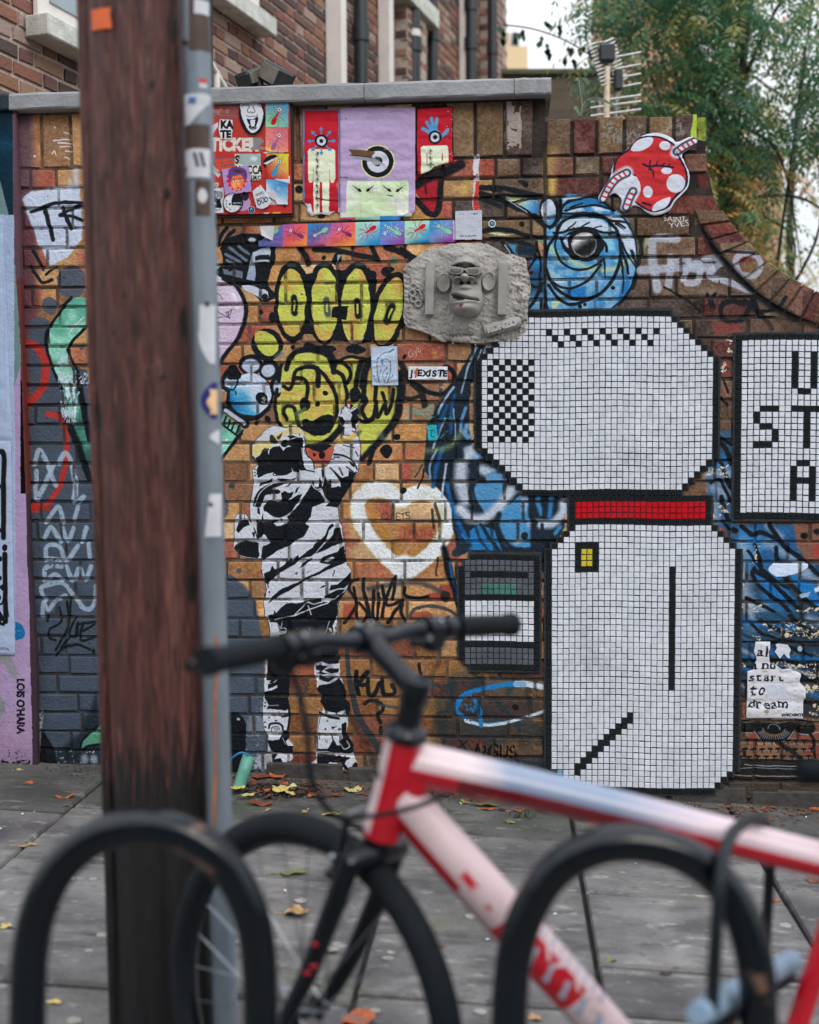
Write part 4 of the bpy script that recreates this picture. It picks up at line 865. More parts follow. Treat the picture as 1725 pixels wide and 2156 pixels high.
def right_part():
 p = PA['G6']
 p.gpoly([(140,700),(270,700),(275,1240),(300,1260),(650,1262),(800,1400),(800,2170),(205,2170),(240,1900),(290,1880),(290,1440),(230,1300),(120,1230),(110,900)],[(60,90,116),(36,84,130),(40,100,150),(44,60,78),(34,44,54)],(250,900),(560,2156), noise=1.0, soft=4)
 p.poly([(300,1270),(420,1280),(480,1400),(380,1480),(300,1400)],(50,120,178), soft=8); p.poly([(400,1560),(520,1540),(640,1720),(520,1720),(440,1660)],(32,110,176), soft=6); p.poly([(590,1530),(760,1620),(800,1780),(660,1660)],(30,112,180), soft=6); p.poly([(290,1850),(340,1840),(400,1960),(320,1960)],(34,104,168), soft=5); p.poly([(150,820),(260,870),(250,1000),(150,900)],(36,106,166), soft=6)
 for q, w in (([(120,950),(250,960)],50),([(330,1380),(328,1520),(350,1700)],62),([(470,1375),(600,1440),(720,1540)],40),([(160,1040),(220,1080)],60),([(350,1780),(360,1860),(370,1940)],60),([(300,1730),(450,1760)],60),([(150,1140),(170,1220)],50),([(480,1270),(560,1330)],30),([(240,1960),(330,2010),(400,2060)],22),([(660,1540),(784,1600)],40)): p.line(q, w, (150,166,186), soft=.5, alpha=.85)
 p.poly([(630,1262),(800,1250),(800,1500),(720,1480),(650,1400)],(126,86,70), soft=4); p.poly([(745,1385),(800,1380),(800,1460),(750,1455)],(158,66,60))
 def B(q, w, **k): p.line(q, w, (18,24,32), **k)
 for q, w in (([(320,1270),(390,1320),(440,1310),(540,1350)],26),([(490,1262),(590,1400),(690,1470),(784,1560)],26),([(400,1520),(390,1560),(440,1640),(580,1750),(740,1930)],22),([(400,1530),(500,1600),(600,1700),(740,1830)],26),([(360,1420),(480,1560),(600,1640)],18),([(530,1400),(540,1480),(600,1600),(740,1740),(784,1770)],26),([(480,1840),(640,1880),(784,1940)],34),([(350,1700),(480,1760),(620,1860),(784,2010)],22),([(300,1900),(400,1940),(600,1965),(784,1990)],22),([(440,1980),(620,2010),(784,2040)],44),([(220,2040),(330,2080),(480,2120)],16),([(150,740),(220,800),(260,900)],30),([(200,900),(260,1040)],26),([(200,1100),(240,1230)],26),([(140,1010),(200,1000),(250,1120)],20),([(210,1240),(250,1290)],20),([(400,1380),(440,1480),(440,1540)],22)): B(q, w)
 for x, y, r in ((690,1330,24),(768,1308,20),(278,1296,20)): p.dot(x, y, r, r, (16,20,24), soft=2)
 p.poly([(130,130),(330,100),(330,60),(490,40),(784,60),(784,120),(290,130)],(140,100,80), alpha=.3)
 p.poly([(140,60),(330,60),(320,120),(160,130)],(140,66,60), alpha=.7, chip=.35); p.poly([(145,290),(262,285),(262,380),(150,375)],(136,62,58), alpha=.8, chip=.2); p.poly([(120,400),(185,405),(185,490),(125,480)],(136,62,58), alpha=.8, chip=.25); B([(180,345),(245,335),(200,360)],14); B([(215,400),(240,480)],12); B([(190,500),(240,550)],14); B([(160,720),(260,780)],22)
 fl = lambda x0, y0, x1, y1, n, s: p.flecks(x0, y0, x1, y1, n, 8,(206,192,166), s, warp=2.6)
 for a in ((300,1730,450,1830,60,1),(480,1840,784,1880,40,2),(480,1900,784,1935,40,3),(290,1570,330,1660,18,4),(100,920,250,980,30,5),(130,300,260,360,22,6),(120,430,190,490,24,7),(380,1380,440,1480,14,8),(670,1770,784,1800,18,9),(130,1120,250,1210,26,10),(210,2020,300,2100,24,11),(560,2030,784,2060,30,12),(240,150,270,260,12,13)): fl(*a)
 p.poly([(485,1525),(520,1495),(600,1490),(700,1475),(722,1510),(650,1552),(560,1572),(500,1560)],(200,214,236), smooth=4); p.poly([(650,1790 - 110),(735,1660),(720,1690),(680,1700)],(150,170,190), chip=.3); p.poly([(755,1640),(784,1625),(790,1660),(765,1665)],(200,206,214))
 p = PA['E6']
 p.gpoly([(250,880),(260,400),(390,0),(1300,0),(1300,1145),(1110,1140),(500,930)],[(40,76,108),(46,70,92),(34,60,84),(28,40,50)],(500,100),(900,1140), noise=1.2, soft=4, alpha=.75)
 for q, w in (([(320,340),(450,400),(580,470)],36),([(270,590),(400,740),(490,810)],26),([(600,160),(560,60),(560,0)],60),([(950,590),(1130,660),(1286,700)],34),([(1180,60),(1286,100)],60)): p.line(q, w, (146,164,186), soft=.45, alpha=.8)
 for q, w in (([(420,60),(600,120),(820,170),(1000,160)],60),([(260,420),(420,470),(580,500)],40),([(400,560),(500,610),(580,620)],34),([(770,420),(900,480),(1286,500)],44),([(1130,850),(1286,900)],50),([(400,200),(430,270)],50)): p.line(q, w, (28,100,164), soft=.35, alpha=.85)
 for q, w in (([(560,130),(680,230),(860,290),(1100,330),(1286,350)],34),([(660,90),(820,180),(1000,240),(1286,250)],40),([(980,40),(1100,150),(1286,250)],56),([(260,470),(400,500),(600,520)],30),([(760,500),(1000,540),(1286,590)],34),([(820,600),(1000,640),(1286,780)],30),([(1070,720),(1286,720)],36),([(1120,960),(1286,1000)],40),([(260,540),(420,560),(590,600)],22),([(330,760),(420,900)],14),([(380,780),(470,910)],14),([(760,330),(980,380),(1200,470)],34)): p.line(q, w, (18,24,30), soft=.2)
 for a in ((380,140,450,230,10),(670,110,1286,150,34),(720,175,1180,220,44),(880,235,1286,280,40),(560,230,640,270,8),(270,600,430,660,40),(750,540,1286,600,60),(1080,620,1286,700,40),(1130,790,1286,850,50),(1200,960,1286,1100,26),(400,560,500,590,10),(1230,190,1286,220,10)): p.flecks(*a, 12,(204,188,158), int(a[0]), warp=2.6)
 p.poly([(185,965),(470,965),(472,1138),(185,1140)],(126,50,50))
 p.poly([(90,1180),(1290,1170),(1290,1590),(110,1590)],(120,82,58), alpha=.35, soft=4)
 p.poly([(560,1310),(640,1290),(640,1400),(480,1400)],(136,56,50), alpha=.7, soft=4); p.poly([(1100,1290),(1290,1290),(1290,1350),(1000,1350)],(140,58,54), alpha=.7, soft=4); p.poly([(1180,1420),(1290,1420),(1290,1560),(1120,1550)],(140,58,54), alpha=.7, soft=4)
 T = (18,20,22); G = (176,182,188)
 def B2(q, w, **k): p.line(q, w, T, **k)
 B2([(225,1310),(300,1250),(395,1170)],30); p.dot(228,1315,30,26, T); p.dot(332,1295,32,26, T); p.dot(242,1205,36,34, T); p.line([(255,1290),(390,1195)],6, G); p.line([(205,1315),(225,1332),(245,1320)],6, G)
 p.poly([(390,1215),(420,1175),(560,1175),(575,1290),(420,1300),(390,1260)], T, smooth=3); p.poly([(1030,1180),(1220,1180),(1222,1310),(1060,1312),(1030,1270)], T, smooth=3); p.line([(460,1186),(700,1184),(1150,1192)],7, G)
 for x in (440,500,1080,1150): p.line([(x, 1215),(x + 50,1212)],5,(120,84,60)); p.line([(x, 1245),(x + 46,1243)],4,(120,84,60))
 p.line([(395,1290),(470,1304),(560,1298)],6, G); p.line([(1060,1305),(1180,1318),(1222,1300),(1286,1290)],7, G)
 p.poly([(575,1185),(800,1195),(1030,1200),(1005,1305),(920,1385),(800,1410),(690,1385),(600,1310)], T, smooth=4); p.line([(590,1290),(660,1370),(790,1408),(930,1380),(1010,1290)],6, G)
 for i in range(17):
  a = math.radians(200 - i * 13.5); a = math.radians(20 + i * 8.8); p.line([(800 + 120 * math.cos(a),1255 + 62 * math.sin(a)),(800 + 185 * math.cos(a),1265 + 118 * math.sin(a))],5, G, smooth=0)
 p.line([(680,1262),(720,1310),(800,1330),(880,1310),(925,1262)],16,(116,80,56)); p.line([(740,1262),(755,1220),(800,1205),(850,1225),(865,1262)],6, G)
 B2([(405,1310),(370,1400),(375,1480),(335,1590)],36); B2([(1190,1310),(1235,1380),(1230,1470),(1245,1560)],30); B2([(480,1480),(490,1540)],34)
 for r, (y, x0, n, st) in enumerate(((1386,430,9,88),(1472,480,9,90),(1552,440,9,92))):
  for i in range(n): x = x0 + i * st + (r == 1) * 8; p.dot(x, y, 34,14, T, warp=.4); p.line([(x - 24, y + 12),(x, y + 20),(x + 24, y + 12)],5,(140,146,150)); p.line([(x, y + 18),(x, y + 34)],12, T)
 B2([(840,1400),(1000,1500),(1090,1590)],50, alpha=.8); p.poly([(60,1596),(1300,1590),(1300,1830),(90,1830)],(20,21,21), alpha=.82, soft=4)
 for q, w, al in (([(320,1635),(370,1690),(600,1680),(900,1688),(1170,1692)],6, .9),([(490,1645),(700,1658),(1170,1660)],9, .9),([(300,1720),(370,1755),(600,1765),(900,1772),(1286,1765)],11, .7),([(430,1610),(450,1630)],6, .6)): p.line(q, w, G, alpha=al)
 B2([(60,1180),(95,1380),(60,1540),(200,1700)],66, alpha=.75); B2([(230,1590),(400,1520),(500,1460)],14); B2([(100,1440),(240,1590)],20)
 p.flecks(20,1390,110,1530,26,9,(176,176,170),8); p.flecks(320,1880,560,1950,30,5,(176,176,170),9); p.flecks(880,1850,1010,1880,20,8,(150,132,60),10)
 p.poly([(60,1830),(1300,1830),(1300,2060),(40,2060)],(66,58,50), alpha=.75, soft=6)
for fn in (left_part, centre_part, heart_part, mural_part, eye_part, right_part, figure_part): fn()
def shade_joints():
 """recess shade put into the joint colour, with paint missing in places"""
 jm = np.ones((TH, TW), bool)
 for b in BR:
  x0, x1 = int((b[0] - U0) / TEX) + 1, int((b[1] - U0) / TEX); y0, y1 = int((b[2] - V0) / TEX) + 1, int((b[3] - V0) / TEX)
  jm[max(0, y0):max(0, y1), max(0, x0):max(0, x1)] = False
 w = (jm * np.clip((DN - .36) * 3.2, .12, .75) * np.clip(FN * 1.6, .3,1))[..., None].astype(np.float32)  # joints toned darker as painted recess shade, broken by noise
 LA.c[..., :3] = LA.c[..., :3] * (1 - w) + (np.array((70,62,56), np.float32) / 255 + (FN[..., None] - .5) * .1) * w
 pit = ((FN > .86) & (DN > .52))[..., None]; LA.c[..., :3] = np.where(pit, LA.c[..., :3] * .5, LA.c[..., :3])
shade_joints()
# ---------------------------------------------------------------- printed paper, stickers, painted end panel (second layer)
PB = pens(LB)
for _k in PB: PB[_k].warp = .25
K2 = (18,20,26)
def ant(p, x, y, s, rot, col, leg=None, eye=True, flip=1):
 """a big-eyed ant: abdomen, thorax, head, six legs, two feelers"""
 c, d = math.cos(rot), math.sin(rot); T = lambda a, b: (x + (a * c - b * d * flip) * s, y + (a * d + b * c * flip) * s)
 leg = leg or col
 for a, b, e, f, g_, h in ((-.2,0,-.5,-.55,-1.0,-.6),(-.1,0,-.1,-.6,-.3,-1.1),(.1,0, .4,-.5, .8,-.8),(-.2,0,-.5, .5,-1.1, .7),(0,0,0, .6,-.2,1.1),(.15,0, .5, .5, .9, .8)): p.line([T(a, b), T(e, f), T(g_, h)], .07 * s, leg, smooth=0)
 p.line([T(.8,0), T(1.1,-.35), T(1.6,-.5)], .06 * s, leg, smooth=0); p.line([T(.8,0), T(1.2, .2), T(1.6, .1)], .06 * s, leg, smooth=0)
 p.dot(*T(-.75,0), .5 * s, .3 * s, col, rot=rot); p.dot(*T(0,0), .32 * s, .14 * s, col, rot=rot); p.dot(*T(.5,0), .22 * s, .14 * s, col, rot=rot)
 if eye: p.dot(*T(.75,0), .26 * s, .26 * s, (60,20,24)); p.dot(*T(.75,0), .22 * s, .22 * s, (225,222,222)); p.dot(*T(.75,0), .09 * s, .09 * s, (16,16,20))
def target(p, x, y, r, rim=None):
 if rim: p.dot(x, y, r * 1.08, r * 1.08, rim, n=40)
 p.dot(x, y, r, r, (22,24,28), n=40); p.dot(x, y, r * .7, r * .7,(200,202,214), n=36); p.dot(x, y, r * .3, r * .3,(22,24,28), n=24)
def end_panel():
 p = PB['G2']; p.rect(-150,-400,220,1500,(12,46,62)); p.gpoly([(-150,-400),(220,-400),(220,300),(-150,500)],[(14,26,36),(12,50,68)],(0,50),(20,500))
 p.dot(60,470,90,60,(22,74,104), soft=30, alpha=.6)
 p.poly([(-150,500),(0,650),(60,850),(112,1060),(140,1250),(152,1500),(160,2300),(-150,2300)],(112,138,138), smooth=0)
 p.line([(135,230),(140,1180)],12,(104,82,100)); p.rect(140,200,260,2300,(100,72,84)); p.rect(152,1500,260,2300,(104,56,54))
 p.poly([(-150,1400),(150,1400),(176,1800),(190,2400),(-150,2400)],(112,138,138))
 p = PB['C5']; p.rect(-200,260,175,2400,(172,148,186)); p.poly([(-200,200),(168,200),(175,470),(150,560),(112,690),(-200,900)],(108,136,134)); p.poly([(168,250),(260,250),(260,2400),(235,2156),(200,1100),(185,600)],(106,52,48))
 p = PB['G3']; p.rect(-200,-50,213,2000,(174,150,188)); p.poly([(213,-50),(300,-50),(310,900),(300,2000),(262,2000),(255,1500),(238,900)],(66,52,60)); p.poly([(213,-50),(222,400),(238,760),(246,1200),(262,1900),(200,1900),(190,500)],(174,150,188))
 p.gpoly([(-200,1500),(250,1500),(262,2000),(-200,2000)],[(176,150,186),(168,140,172),(150,130,160)],(0,1500),(0,1980), noise=.4)
 p.poly([(0,1100),(90,1105),(130,1160),(150,1240),(120,1270),(70,1180),(30,1170),(0,1240)],(146,146,152), smooth=3); p.poly([(-40,1400),(40,1410),(62,1520),(-40,1530)],(140,140,146), smooth=3)
 p.flecks(20,1350,130,1600,40,5,(120,120,160),3); p.dot(65,1700,10,8,(206,160,120)); p.line([(0,1585),(90,1580),(190,1582)],3,(140,118,150)); p.flecks(0,1780,240,1860,60,6,(96,78,100),6)
 p.text("LOIS O'HARA", 150,1272,54,(16,16,28), bold=.05, rot=math.pi / 2, sx=.885)
 for y in (1300,1345,1480,1545,1600,1650): p.line([(146, y),(206, y)],4,(174,150,188), smooth=0)
 p.flecks(-60,1860,280,1900,150,8,(34,30,34),5); p.poly([(135,872),(150,868),(185,890),(208,940),(195,980),(160,994),(135,990)],(20,112,168), smooth=3)
 for x in (140,155,170): p.dot(x, 931,3,2,(220,226,230))
def end_sheets():
 p = PB['C5']; p.rect(-200,-600,130,1002,(166,184,212)); p.line([(50,-400),(75,1000)],6,(150,170,200), smooth=0); p.rect(-60,0,10,850,(176,192,218)); p.line([(-2,100),(2,800)],10,(30,34,48), smooth=0)
 p = PB['G3']; p.rect(-200,-570,137,1106,(168,182,210))
 p = PB['C5']; p.line([(-60,1105),(20,1090),(60,1110),(58,1300),(58,1700)],38, K2, smooth=4); p.dot(66,1772,20,24, K2); p.line([(66,1830),(72,2300)],36, K2)
 for x, y in ((22,1336),(8,1502),(22,1650),(8,1725),(28,1852),(2,1922),(25,1990),(50,2057),(22,2128),(-4,1140)): p.dot(x, y, 20,21, K2)
 p = PB['G3']; p.line([(68,380),(72,700),(92,825)],36, K2, w2=8); p.line([(0,560),(4,700),(40,740),(60,700)],14, K2); p.poly([(0,800),(30,785),(60,840),(66,890),(30,885),(0,860)], K2, smooth=3); p.poly([(38,862),(50,855),(54,875)],(170,184,210)); p.dot(22,690,20,20, K2); p.dot(50,620,12,22, K2)
 p.text('10:34.', 26,1064,22,(40,44,60), rot=.1)
def big_posters():
 p = PB['C2']; CR = (220,226,198); RD = (190,34,48); BU = (72,146,196)
 p.rect(580,610,812,1280,(204,206,212)); p.poly([(590,628),(808,624),(806,1195),(594,1182)], BU); p.gpoly([(602,638),(799,634),(797,1230),(604,1220)],[(196,34,50),(182,30,44)],(700,640),(700,1200), noise=.6)
 p.poly([(622,870),(632,858),(770,858),(780,870),(779,1030),(770,1050),(755,1050),(748,1030),(747,920),(744,1225),(706,1225),(704,1050),(690,1042),(690,1225),(655,1225),(655,920),(652,1030),(648,1050),(632,1050),(624,1030)], CR)
 p.poly([(590,1170),(640,1175),(650,1230),(700,1225),(770,1215),(810,1225),(810,1290),(580,1290)],(206,208,214), chip=.2)
 for i in range(8): a = i * math.pi / 4; c, d = math.cos(a), math.sin(a); p.line([(700 + 30 * c, 812 + 30 * d),(700 + 68 * c, 812 + 68 * d)],8, BU, smooth=0); p.poly([(700 + 84 * c, 812 + 84 * d),(700 + 62 * c - 13 * d, 812 + 62 * d + 13 * c),(700 + 62 * c + 13 * d, 812 + 62 * d - 13 * c)], BU)
 target(p, 700,812,38)
 for i, y in enumerate(range(890,1215,37)): ant(p, 676, y, 13, math.pi / 2 + .3 * (-1) ** i, (24,24,26), eye=False)
 p.line([(670,1142),(720,1150),(795,1154)],6,(60,16,24)); p.dot(795,1062,10,20,(150,110,90))
 p.gpoly([(806,600),(1245,600),(1245,1280),(806,1280)],[(184,162,200),(176,154,190),(186,166,202)],(820,620),(1220,1250), noise=.8)
 p.rect(808,1225,1240,1280,(206,214,190)); p.gpoly([(846,1042),(1190,1042),(1202,1055),(1200,1268),(842,1268)],[(216,222,206),(196,218,172),(220,226,210)],(850,1050),(1190,1250), noise=1.4)
 for x in (925,1128): p.line([(x, 1150),(x, 1250)],8,(206,190,206), smooth=0, alpha=.6)
 target(p, 1025,932,90,(206,216,150)); p.dot(1020,930,20,26,(78,84,92)); p.dot(1030,938,60,8,(176,178,190), rot=.6)
 p.poly([(858,862),(900,862),(990,872),(1010,880),(985,908),(880,896)],(104,74,56)); p.poly([(864,893),(990,908),(1010,915),(1070,950),(1000,950),(985,930),(880,912)],(150,152,160)); p.line([(864,893),(990,908)],5,(40,34,34)); p.line([(1060,860),(1110,870),(1175,905)],4,(146,128,156)); p.line([(1090,650),(1160,640),(1220,665)],5,(150,132,168)); p.line([(810,1022),(850,1024)],4,(60,50,60)); p.line([(836,680),(846,690)],5,(120,104,132))
 for x, r in ((903, .6),(985,2.5),(1075, .6),(1155,2.5)): ant(p, x, 1085,26, r + math.pi, (26,28,28),(130,150,120))
 p.poly([(1070,1120),(1120,1128),(1100,1132)],(30,34,30)); p.line([(1150,1250),(1222,1225)],4,(150,150,130))
 p.rect(1240,600,1475,1020,(24,24,28)); p.poly([(1250,630),(1450,618),(1455,1020),(1252,1010)],(188,32,48))
 p.poly([(1272,850),(1285,840),(1420,838),(1430,850),(1430,1010),(1272,1010)], CR); p.rect(1303,880,1308,940,(170,60,60)); p.rect(1392,880,1397,930,(170,60,60))
 for a, b in ((1283,742),(1306,708),(1332,684),(1364,686)): p.line([(1350,780),(a, b)],20,(84,158,204), smooth=0)
 p.line([(1360,800),(1400,780),(1425,752)],20,(84,158,204)); p.dot(1350,780,36,36,(84,158,204)); target(p, 1352,792,39)
 for i, y in enumerate((875,915,950)): ant(p, 1326, y, 13, math.pi / 2 + .3 * (-1) ** i, (24,24,26), eye=False)
 p.flecks(1420,640,1458,900,22,3,(210,200,204),3); p.flecks(1290,940,1345,960,14,6,(120,160,120),5)
def strip():
 p = PB['C4']; xs = [360,522,675,825,978,1132,1286,1440,1610]
 cols = [[(60,130,190),(120,90,160)],[(170,90,170),(220,90,90),(240,150,70)],[(40,140,190),(110,90,160),(230,110,130)],[(170,90,160),(222,96,100),(240,150,70)],[(150,200,170),(150,200,210),(30,130,190)],[(50,140,200),(110,130,200),(150,70,160)],[(170,214,170),(150,206,190),(40,140,200)],[(40,130,190),(110,140,190),(150,70,160)]]
 an = [(110,190,150),(130,50,110),(120,196,150),(130,40,90),(196,26,40),(130,200,160),(196,26,40),(130,200,160)]
 for i in range(8):
  x0, x1 = xs[i], xs[i + 1]; y = 90 - i * 5; p.gpoly([(x0, y - 40),(x1, y - 44),(x1, y + 150),(x0, y + 150)], cols[i],(x0 + 20, y - 20),(x1 - 20, y + 125), noise=.25)
  ant(p, (x0 + x1) / 2 + 4, y + 48,46, math.pi + .5 if i in (1,3,5,7) else math.pi - .55, an[i],(60,70,90) if i % 2 == 0 and i != 4 and i != 6 else an[i])
 p.flecks(1150,90,1275,140,18,5,(220,222,226),3); p.poly([(384,95),(472,86),(458,178),(400,150)],(198,202,210)); p.line([(370,185),(700,182),(1100,170),(1600,160)],7,(210,120,90), alpha=.25)
def board():
 p = PB['E7']; R = (178,52,46)
 p.gpoly([(-320,120),(1500,120),(1500,2060),(-320,2060)],[(170,58,50),(182,52,46),(188,50,46)],(0,180),(100,2000), noise=.5)
 p.poly([(-320,190),(600,190),(600,430),(-320,440)],(140,76,72), chip=.38); p.line([(-200,270),(200,262),(600,280)],8,(90,44,44)); p.line([(-200,380),(300,372),(600,392)],6,(180,170,170), alpha=.5)
 p.text('rough o', 70,340,92,(176,140,132), sx=.92, alpha=.55); p.text('rough o', 64,335,92,(200,190,186), sx=.92, alpha=.35)
 p.poly([(-100,540),(180,540),(260,488),(262,560),(200,640),(165,720),(150,815),(-100,850)],(206,206,210), soft=2)
 p.text('STICKER', 20,955,205,(212,206,196), bold=.06, sx=.83); p.poly([(790,745),(1040,745),(1040,945),(790,945)],(132,130,130), chip=.42); p.line([(540,875),(600,868)],12,(60,80,100)); p.poly([(780,745),(830,745),(830,900),(780,900)],(206,204,200), chip=.35)
 p.poly([(290,448),(500,452),(492,600),(488,772),(300,765),(268,600)],(206,208,214)); p.text('KA', 300,592,128, K2, bold=.06, sx=.86); p.text('TE', 298,750,124, K2, bold=.06, sx=.92)
 # shouting face
 p.poly([(600,190),(640,185),(940,185),(1005,240),(1034,420),(1010,560),(960,650),(880,706),(790,706),(700,630),(640,520),(604,400)], K2, smooth=4); p.poly([(640,186),(930,190),(975,260),(998,320),(990,440),(940,600),(860,664),(800,664),(735,590),(665,440),(632,320)],(206,208,216), smooth=4)
 p.line([(650,240),(680,210),(730,222)],9, K2); p.line([(745,200),(770,240),(740,300),(760,335),(800,325),(820,345),(860,320),(850,280),(830,230)],9, K2); p.line([(920,210),(960,240)],10, K2); p.line([(730,380),(760,400),(900,395),(895,370)],6, K2)
 p.poly([(735,435),(780,450),(850,440),(905,405),(912,480),(885,560),(900,590),(850,618),(790,606),(765,570),(780,540),(750,500)], K2, smooth=3); p.poly([(785,460),(870,450),(862,560),(820,572),(800,545)],(206,208,216)); p.line([(790,585),(840,600),(880,575)],8,(206,208,216))
 # four ant squares
 for (x0, y0, x1, y1), cs, ac, lc in (((1040,168,1415,582),[(70,140,180),(110,160,170),(140,200,150)],(176,28,36),(110,110,60)),((1040,590,1412,990),[(196,96,110),(214,120,120),(240,170,100)],(150,90,150),(170,90,130)),((1052,1015,1418,1430),[(214,206,60),(220,150,80),(180,30,30)],(40,140,190),(120,150,130)),((1050,1435,1410,1850),[(40,110,180),(100,160,200),(206,208,220),(208,210,222)],(60,130,180),(60,130,180))):
  p.gpoly([(x0, y0),(x1, y0),(x1, y1),(x0, y1)], cs, (x1 - 40, y0),(x0 + 80, y1), noise=.5)
  if y0 < 1400: ant(p, (x0 + x1) / 2 - 5,(y0 + y1) / 2 + 10,138,-1.12, ac, lc)
 p.dot(1260,1583,26,24,(214,216,222)); p.dot(1262,1583,13,13,(40,60,80)); p.poly([(1200,1410),(1440,1370),(1440,1500),(1200,1440)],(206,208,216), chip=.3); p.poly([(1050,1640),(1200,1620),(1230,1840),(1060,1850)],(196,186,190), chip=.3); p.poly([(1000,985),(1080,975),(1340,990),(1340,1012),(1010,1000)],(206,206,210))
 p.dot(1130,1140,145,105, K2, rot=-.5); p.poly([(1050,1215),(1420,1215),(1420,1012),(1260,1030),(1090,1190)],(206,170,70), alpha=0); p.poly([(1000,1165),(1240,1050),(1250,1080),(1060,1190)],(206,206,212))
 p.gpoly([(1100,1190),(1258,1050),(1418,1014),(1418,1430),(1052,1430),(1052,1210)],[(214,206,60),(220,150,80),(180,30,30)],(1380,1020),(1120,1420), noise=.4); ant(p, 1228,1240,138,-1.12,(40,140,190),(120,150,130))
 # dinosaur-skull shaped sticker, lettered label, painted boy, round label
 q = [(215,1110),(330,1092),(490,1090),(528,1130),(526,1220),(400,1262),(320,1310),(250,1290),(225,1200)]; p.line(q, 22,(20,100,130), closed=True); p.poly(q, (208,70,40), smooth=3); p.poly([(320,1122),(350,1160),(300,1200)],(20,100,130)); p.poly([(380,1140),(440,1140),(400,1162)],(20,100,130)); p.line([(310,1230),(400,1200),(510,1180)],16,(20,100,130)); p.dot(480,1130,24,18,(20,100,130)); p.dot(480,1130,12,9,(208,70,40))
 p.poly([(532,1015),(960,1008),(965,1450),(540,1450)],(206,204,194)); p.text('SU', 540,1170,130, K2, bold=.05, sx=.7); p.text('MOCCA', 540,1340,135, K2, bold=.03, sx=.66); p.text('J.M.C', 795,1440,70, K2, bold=.04, sx=.8); p.poly([(610,1012),(960,1008),(962,1200),(700,1200),(600,1180)],(150,170,168), chip=.2); p.dot(850,1090,60,44,(200,206,206), soft=8)
 p.poly([(325,1275),(760,1205),(815,1635),(380,1700)],(164,138,190)); sp = []
 for i in range(28): a = i * 2 * math.pi / 28; r = (225 if i % 2 else 165); sp.append((570 + r * .82 * math.cos(a),1430 + r * math.sin(a)))
 p.poly(sp, (206,34,36)); p.dot(580,1480,112,140,(226,110,66)); p.dot(560,1520,70,80,(238,160,112), soft=14); p.poly([(430,1340),(450,1270),(560,1235),(690,1260),(740,1330),(735,1440),(690,1420),(650,1360),(560,1380),(500,1390),(480,1480),(440,1420)],(92,62,118), smooth=4); p.poly([(500,1290),(600,1270),(680,1320),(580,1330)],(70,44,70), smooth=3)
 for x, y in ((536,1462),(630,1452)): p.dot(x, y, 26,14,(222,214,210)); p.dot(x + 2, y, 10,11,(30,24,26)); p.line([(x - 34, y - 12),(x, y - 28),(x + 32, y - 24)],9,(60,30,36))
 p.line([(575,1480),(560,1530),(600,1545)],7,(170,60,40)); p.poly([(560,1575),(590,1562),(622,1575),(590,1592)],(150,40,40))
 p.rect(66,1565,350,1985,(204,206,212)); p.text('MAD WORLD', 0,1602,34, K2, bold=.03, sx=1.1, rot=-.1); p.poly([(70,1650),(300,1630),(330,1700),(300,1780),(320,1900),(200,1880),(150,1850),(90,1800)], K2, smooth=3)
 p.poly([(130,1640),(200,1640),(190,1780),(240,1840),(150,1830)],(204,206,212), smooth=3)
 for x, y in ((110,1725),(270,1690)):
  for r, c in ((58,(204,206,212)),(50, K2),(42,(204,206,212)),(32, K2),(25,(204,206,212)),(15, K2),(8,(204,206,212))): p.dot(x, y, r, r * 1.15, c)
 p.line([(120,1890),(220,1900),(320,1880)],12, K2); p.line([(160,1930),(260,1940),(300,1920)],9, K2)
 p.dot(645,1825,150,130,(182,142,190)); p.dot(500,1825,155,165, K2); p.dot(498,1826,142,152,(204,206,212)); p.poly([(505,1700),(640,1700),(650,1880),(500,1880)], K2, smooth=3); p.text('soulstain', 508,1840,44,(214,214,218), sx=.76); p.poly([(500,1860),(650,1870),(600,1900),(510,1900)],(204,206,212)); p.dot(460,1843,16,18, K2); p.dot(700,1712,60,70,(34,36,52))
 for a, b in ((400,1790),(400,1840),(412,1890),(462,1935)): p.line([(a - 12, b - 10),(a + 10, b),(a - 8, b + 12)],5, K2)
 p.poly([(830,1630),(980,1560),(1140,1810),(1000,1920),(900,1900)],(196,200,206), smooth=2); p.text('Amico', 880,1730,62, K2, rot=-.45, shear=.2, sx=.7); p.text('nomo', 890,1800,52, K2, rot=-.4, shear=.2, sx=.8); p.text('DUD', 920,1870,80, K2, rot=-.42, shear=.2, sx=.8, bold=.02); p.line([(950,1540),(1050,1680),(1130,1800)],30,(206,208,214))
 p.dot(808,1933,56,62,(206,208,214)); p.dot(808,1933,48,54,(18,34,48)); p.poly([(808,1885),(832,1935),(808,1975),(784,1935)],(90,160,200), smooth=3); p.dot(808,1945,12,13,(16,22,28))
 p.poly([(1005,1980),(1100,1970),(1080,2000),(1010,2010)],(214,206,200)); p.poly([(1150,1970),(1290,1965),(1280,1995),(1150,2000)],(216,160,60)); p.poly([(-60,850),(60,840),(140,900),(150,1000),(130,1100),(-60,1120)],(200,196,176)); p.poly([(-60,1120),(120,1130),(310,1340),(260,1400),(100,1260),(-60,1280)],(204,200,200)); p.poly([(-60,1280),(90,1300),(110,1500),(270,1480),(270,1560),(-60,1570)],(196,190,190), chip=.35)
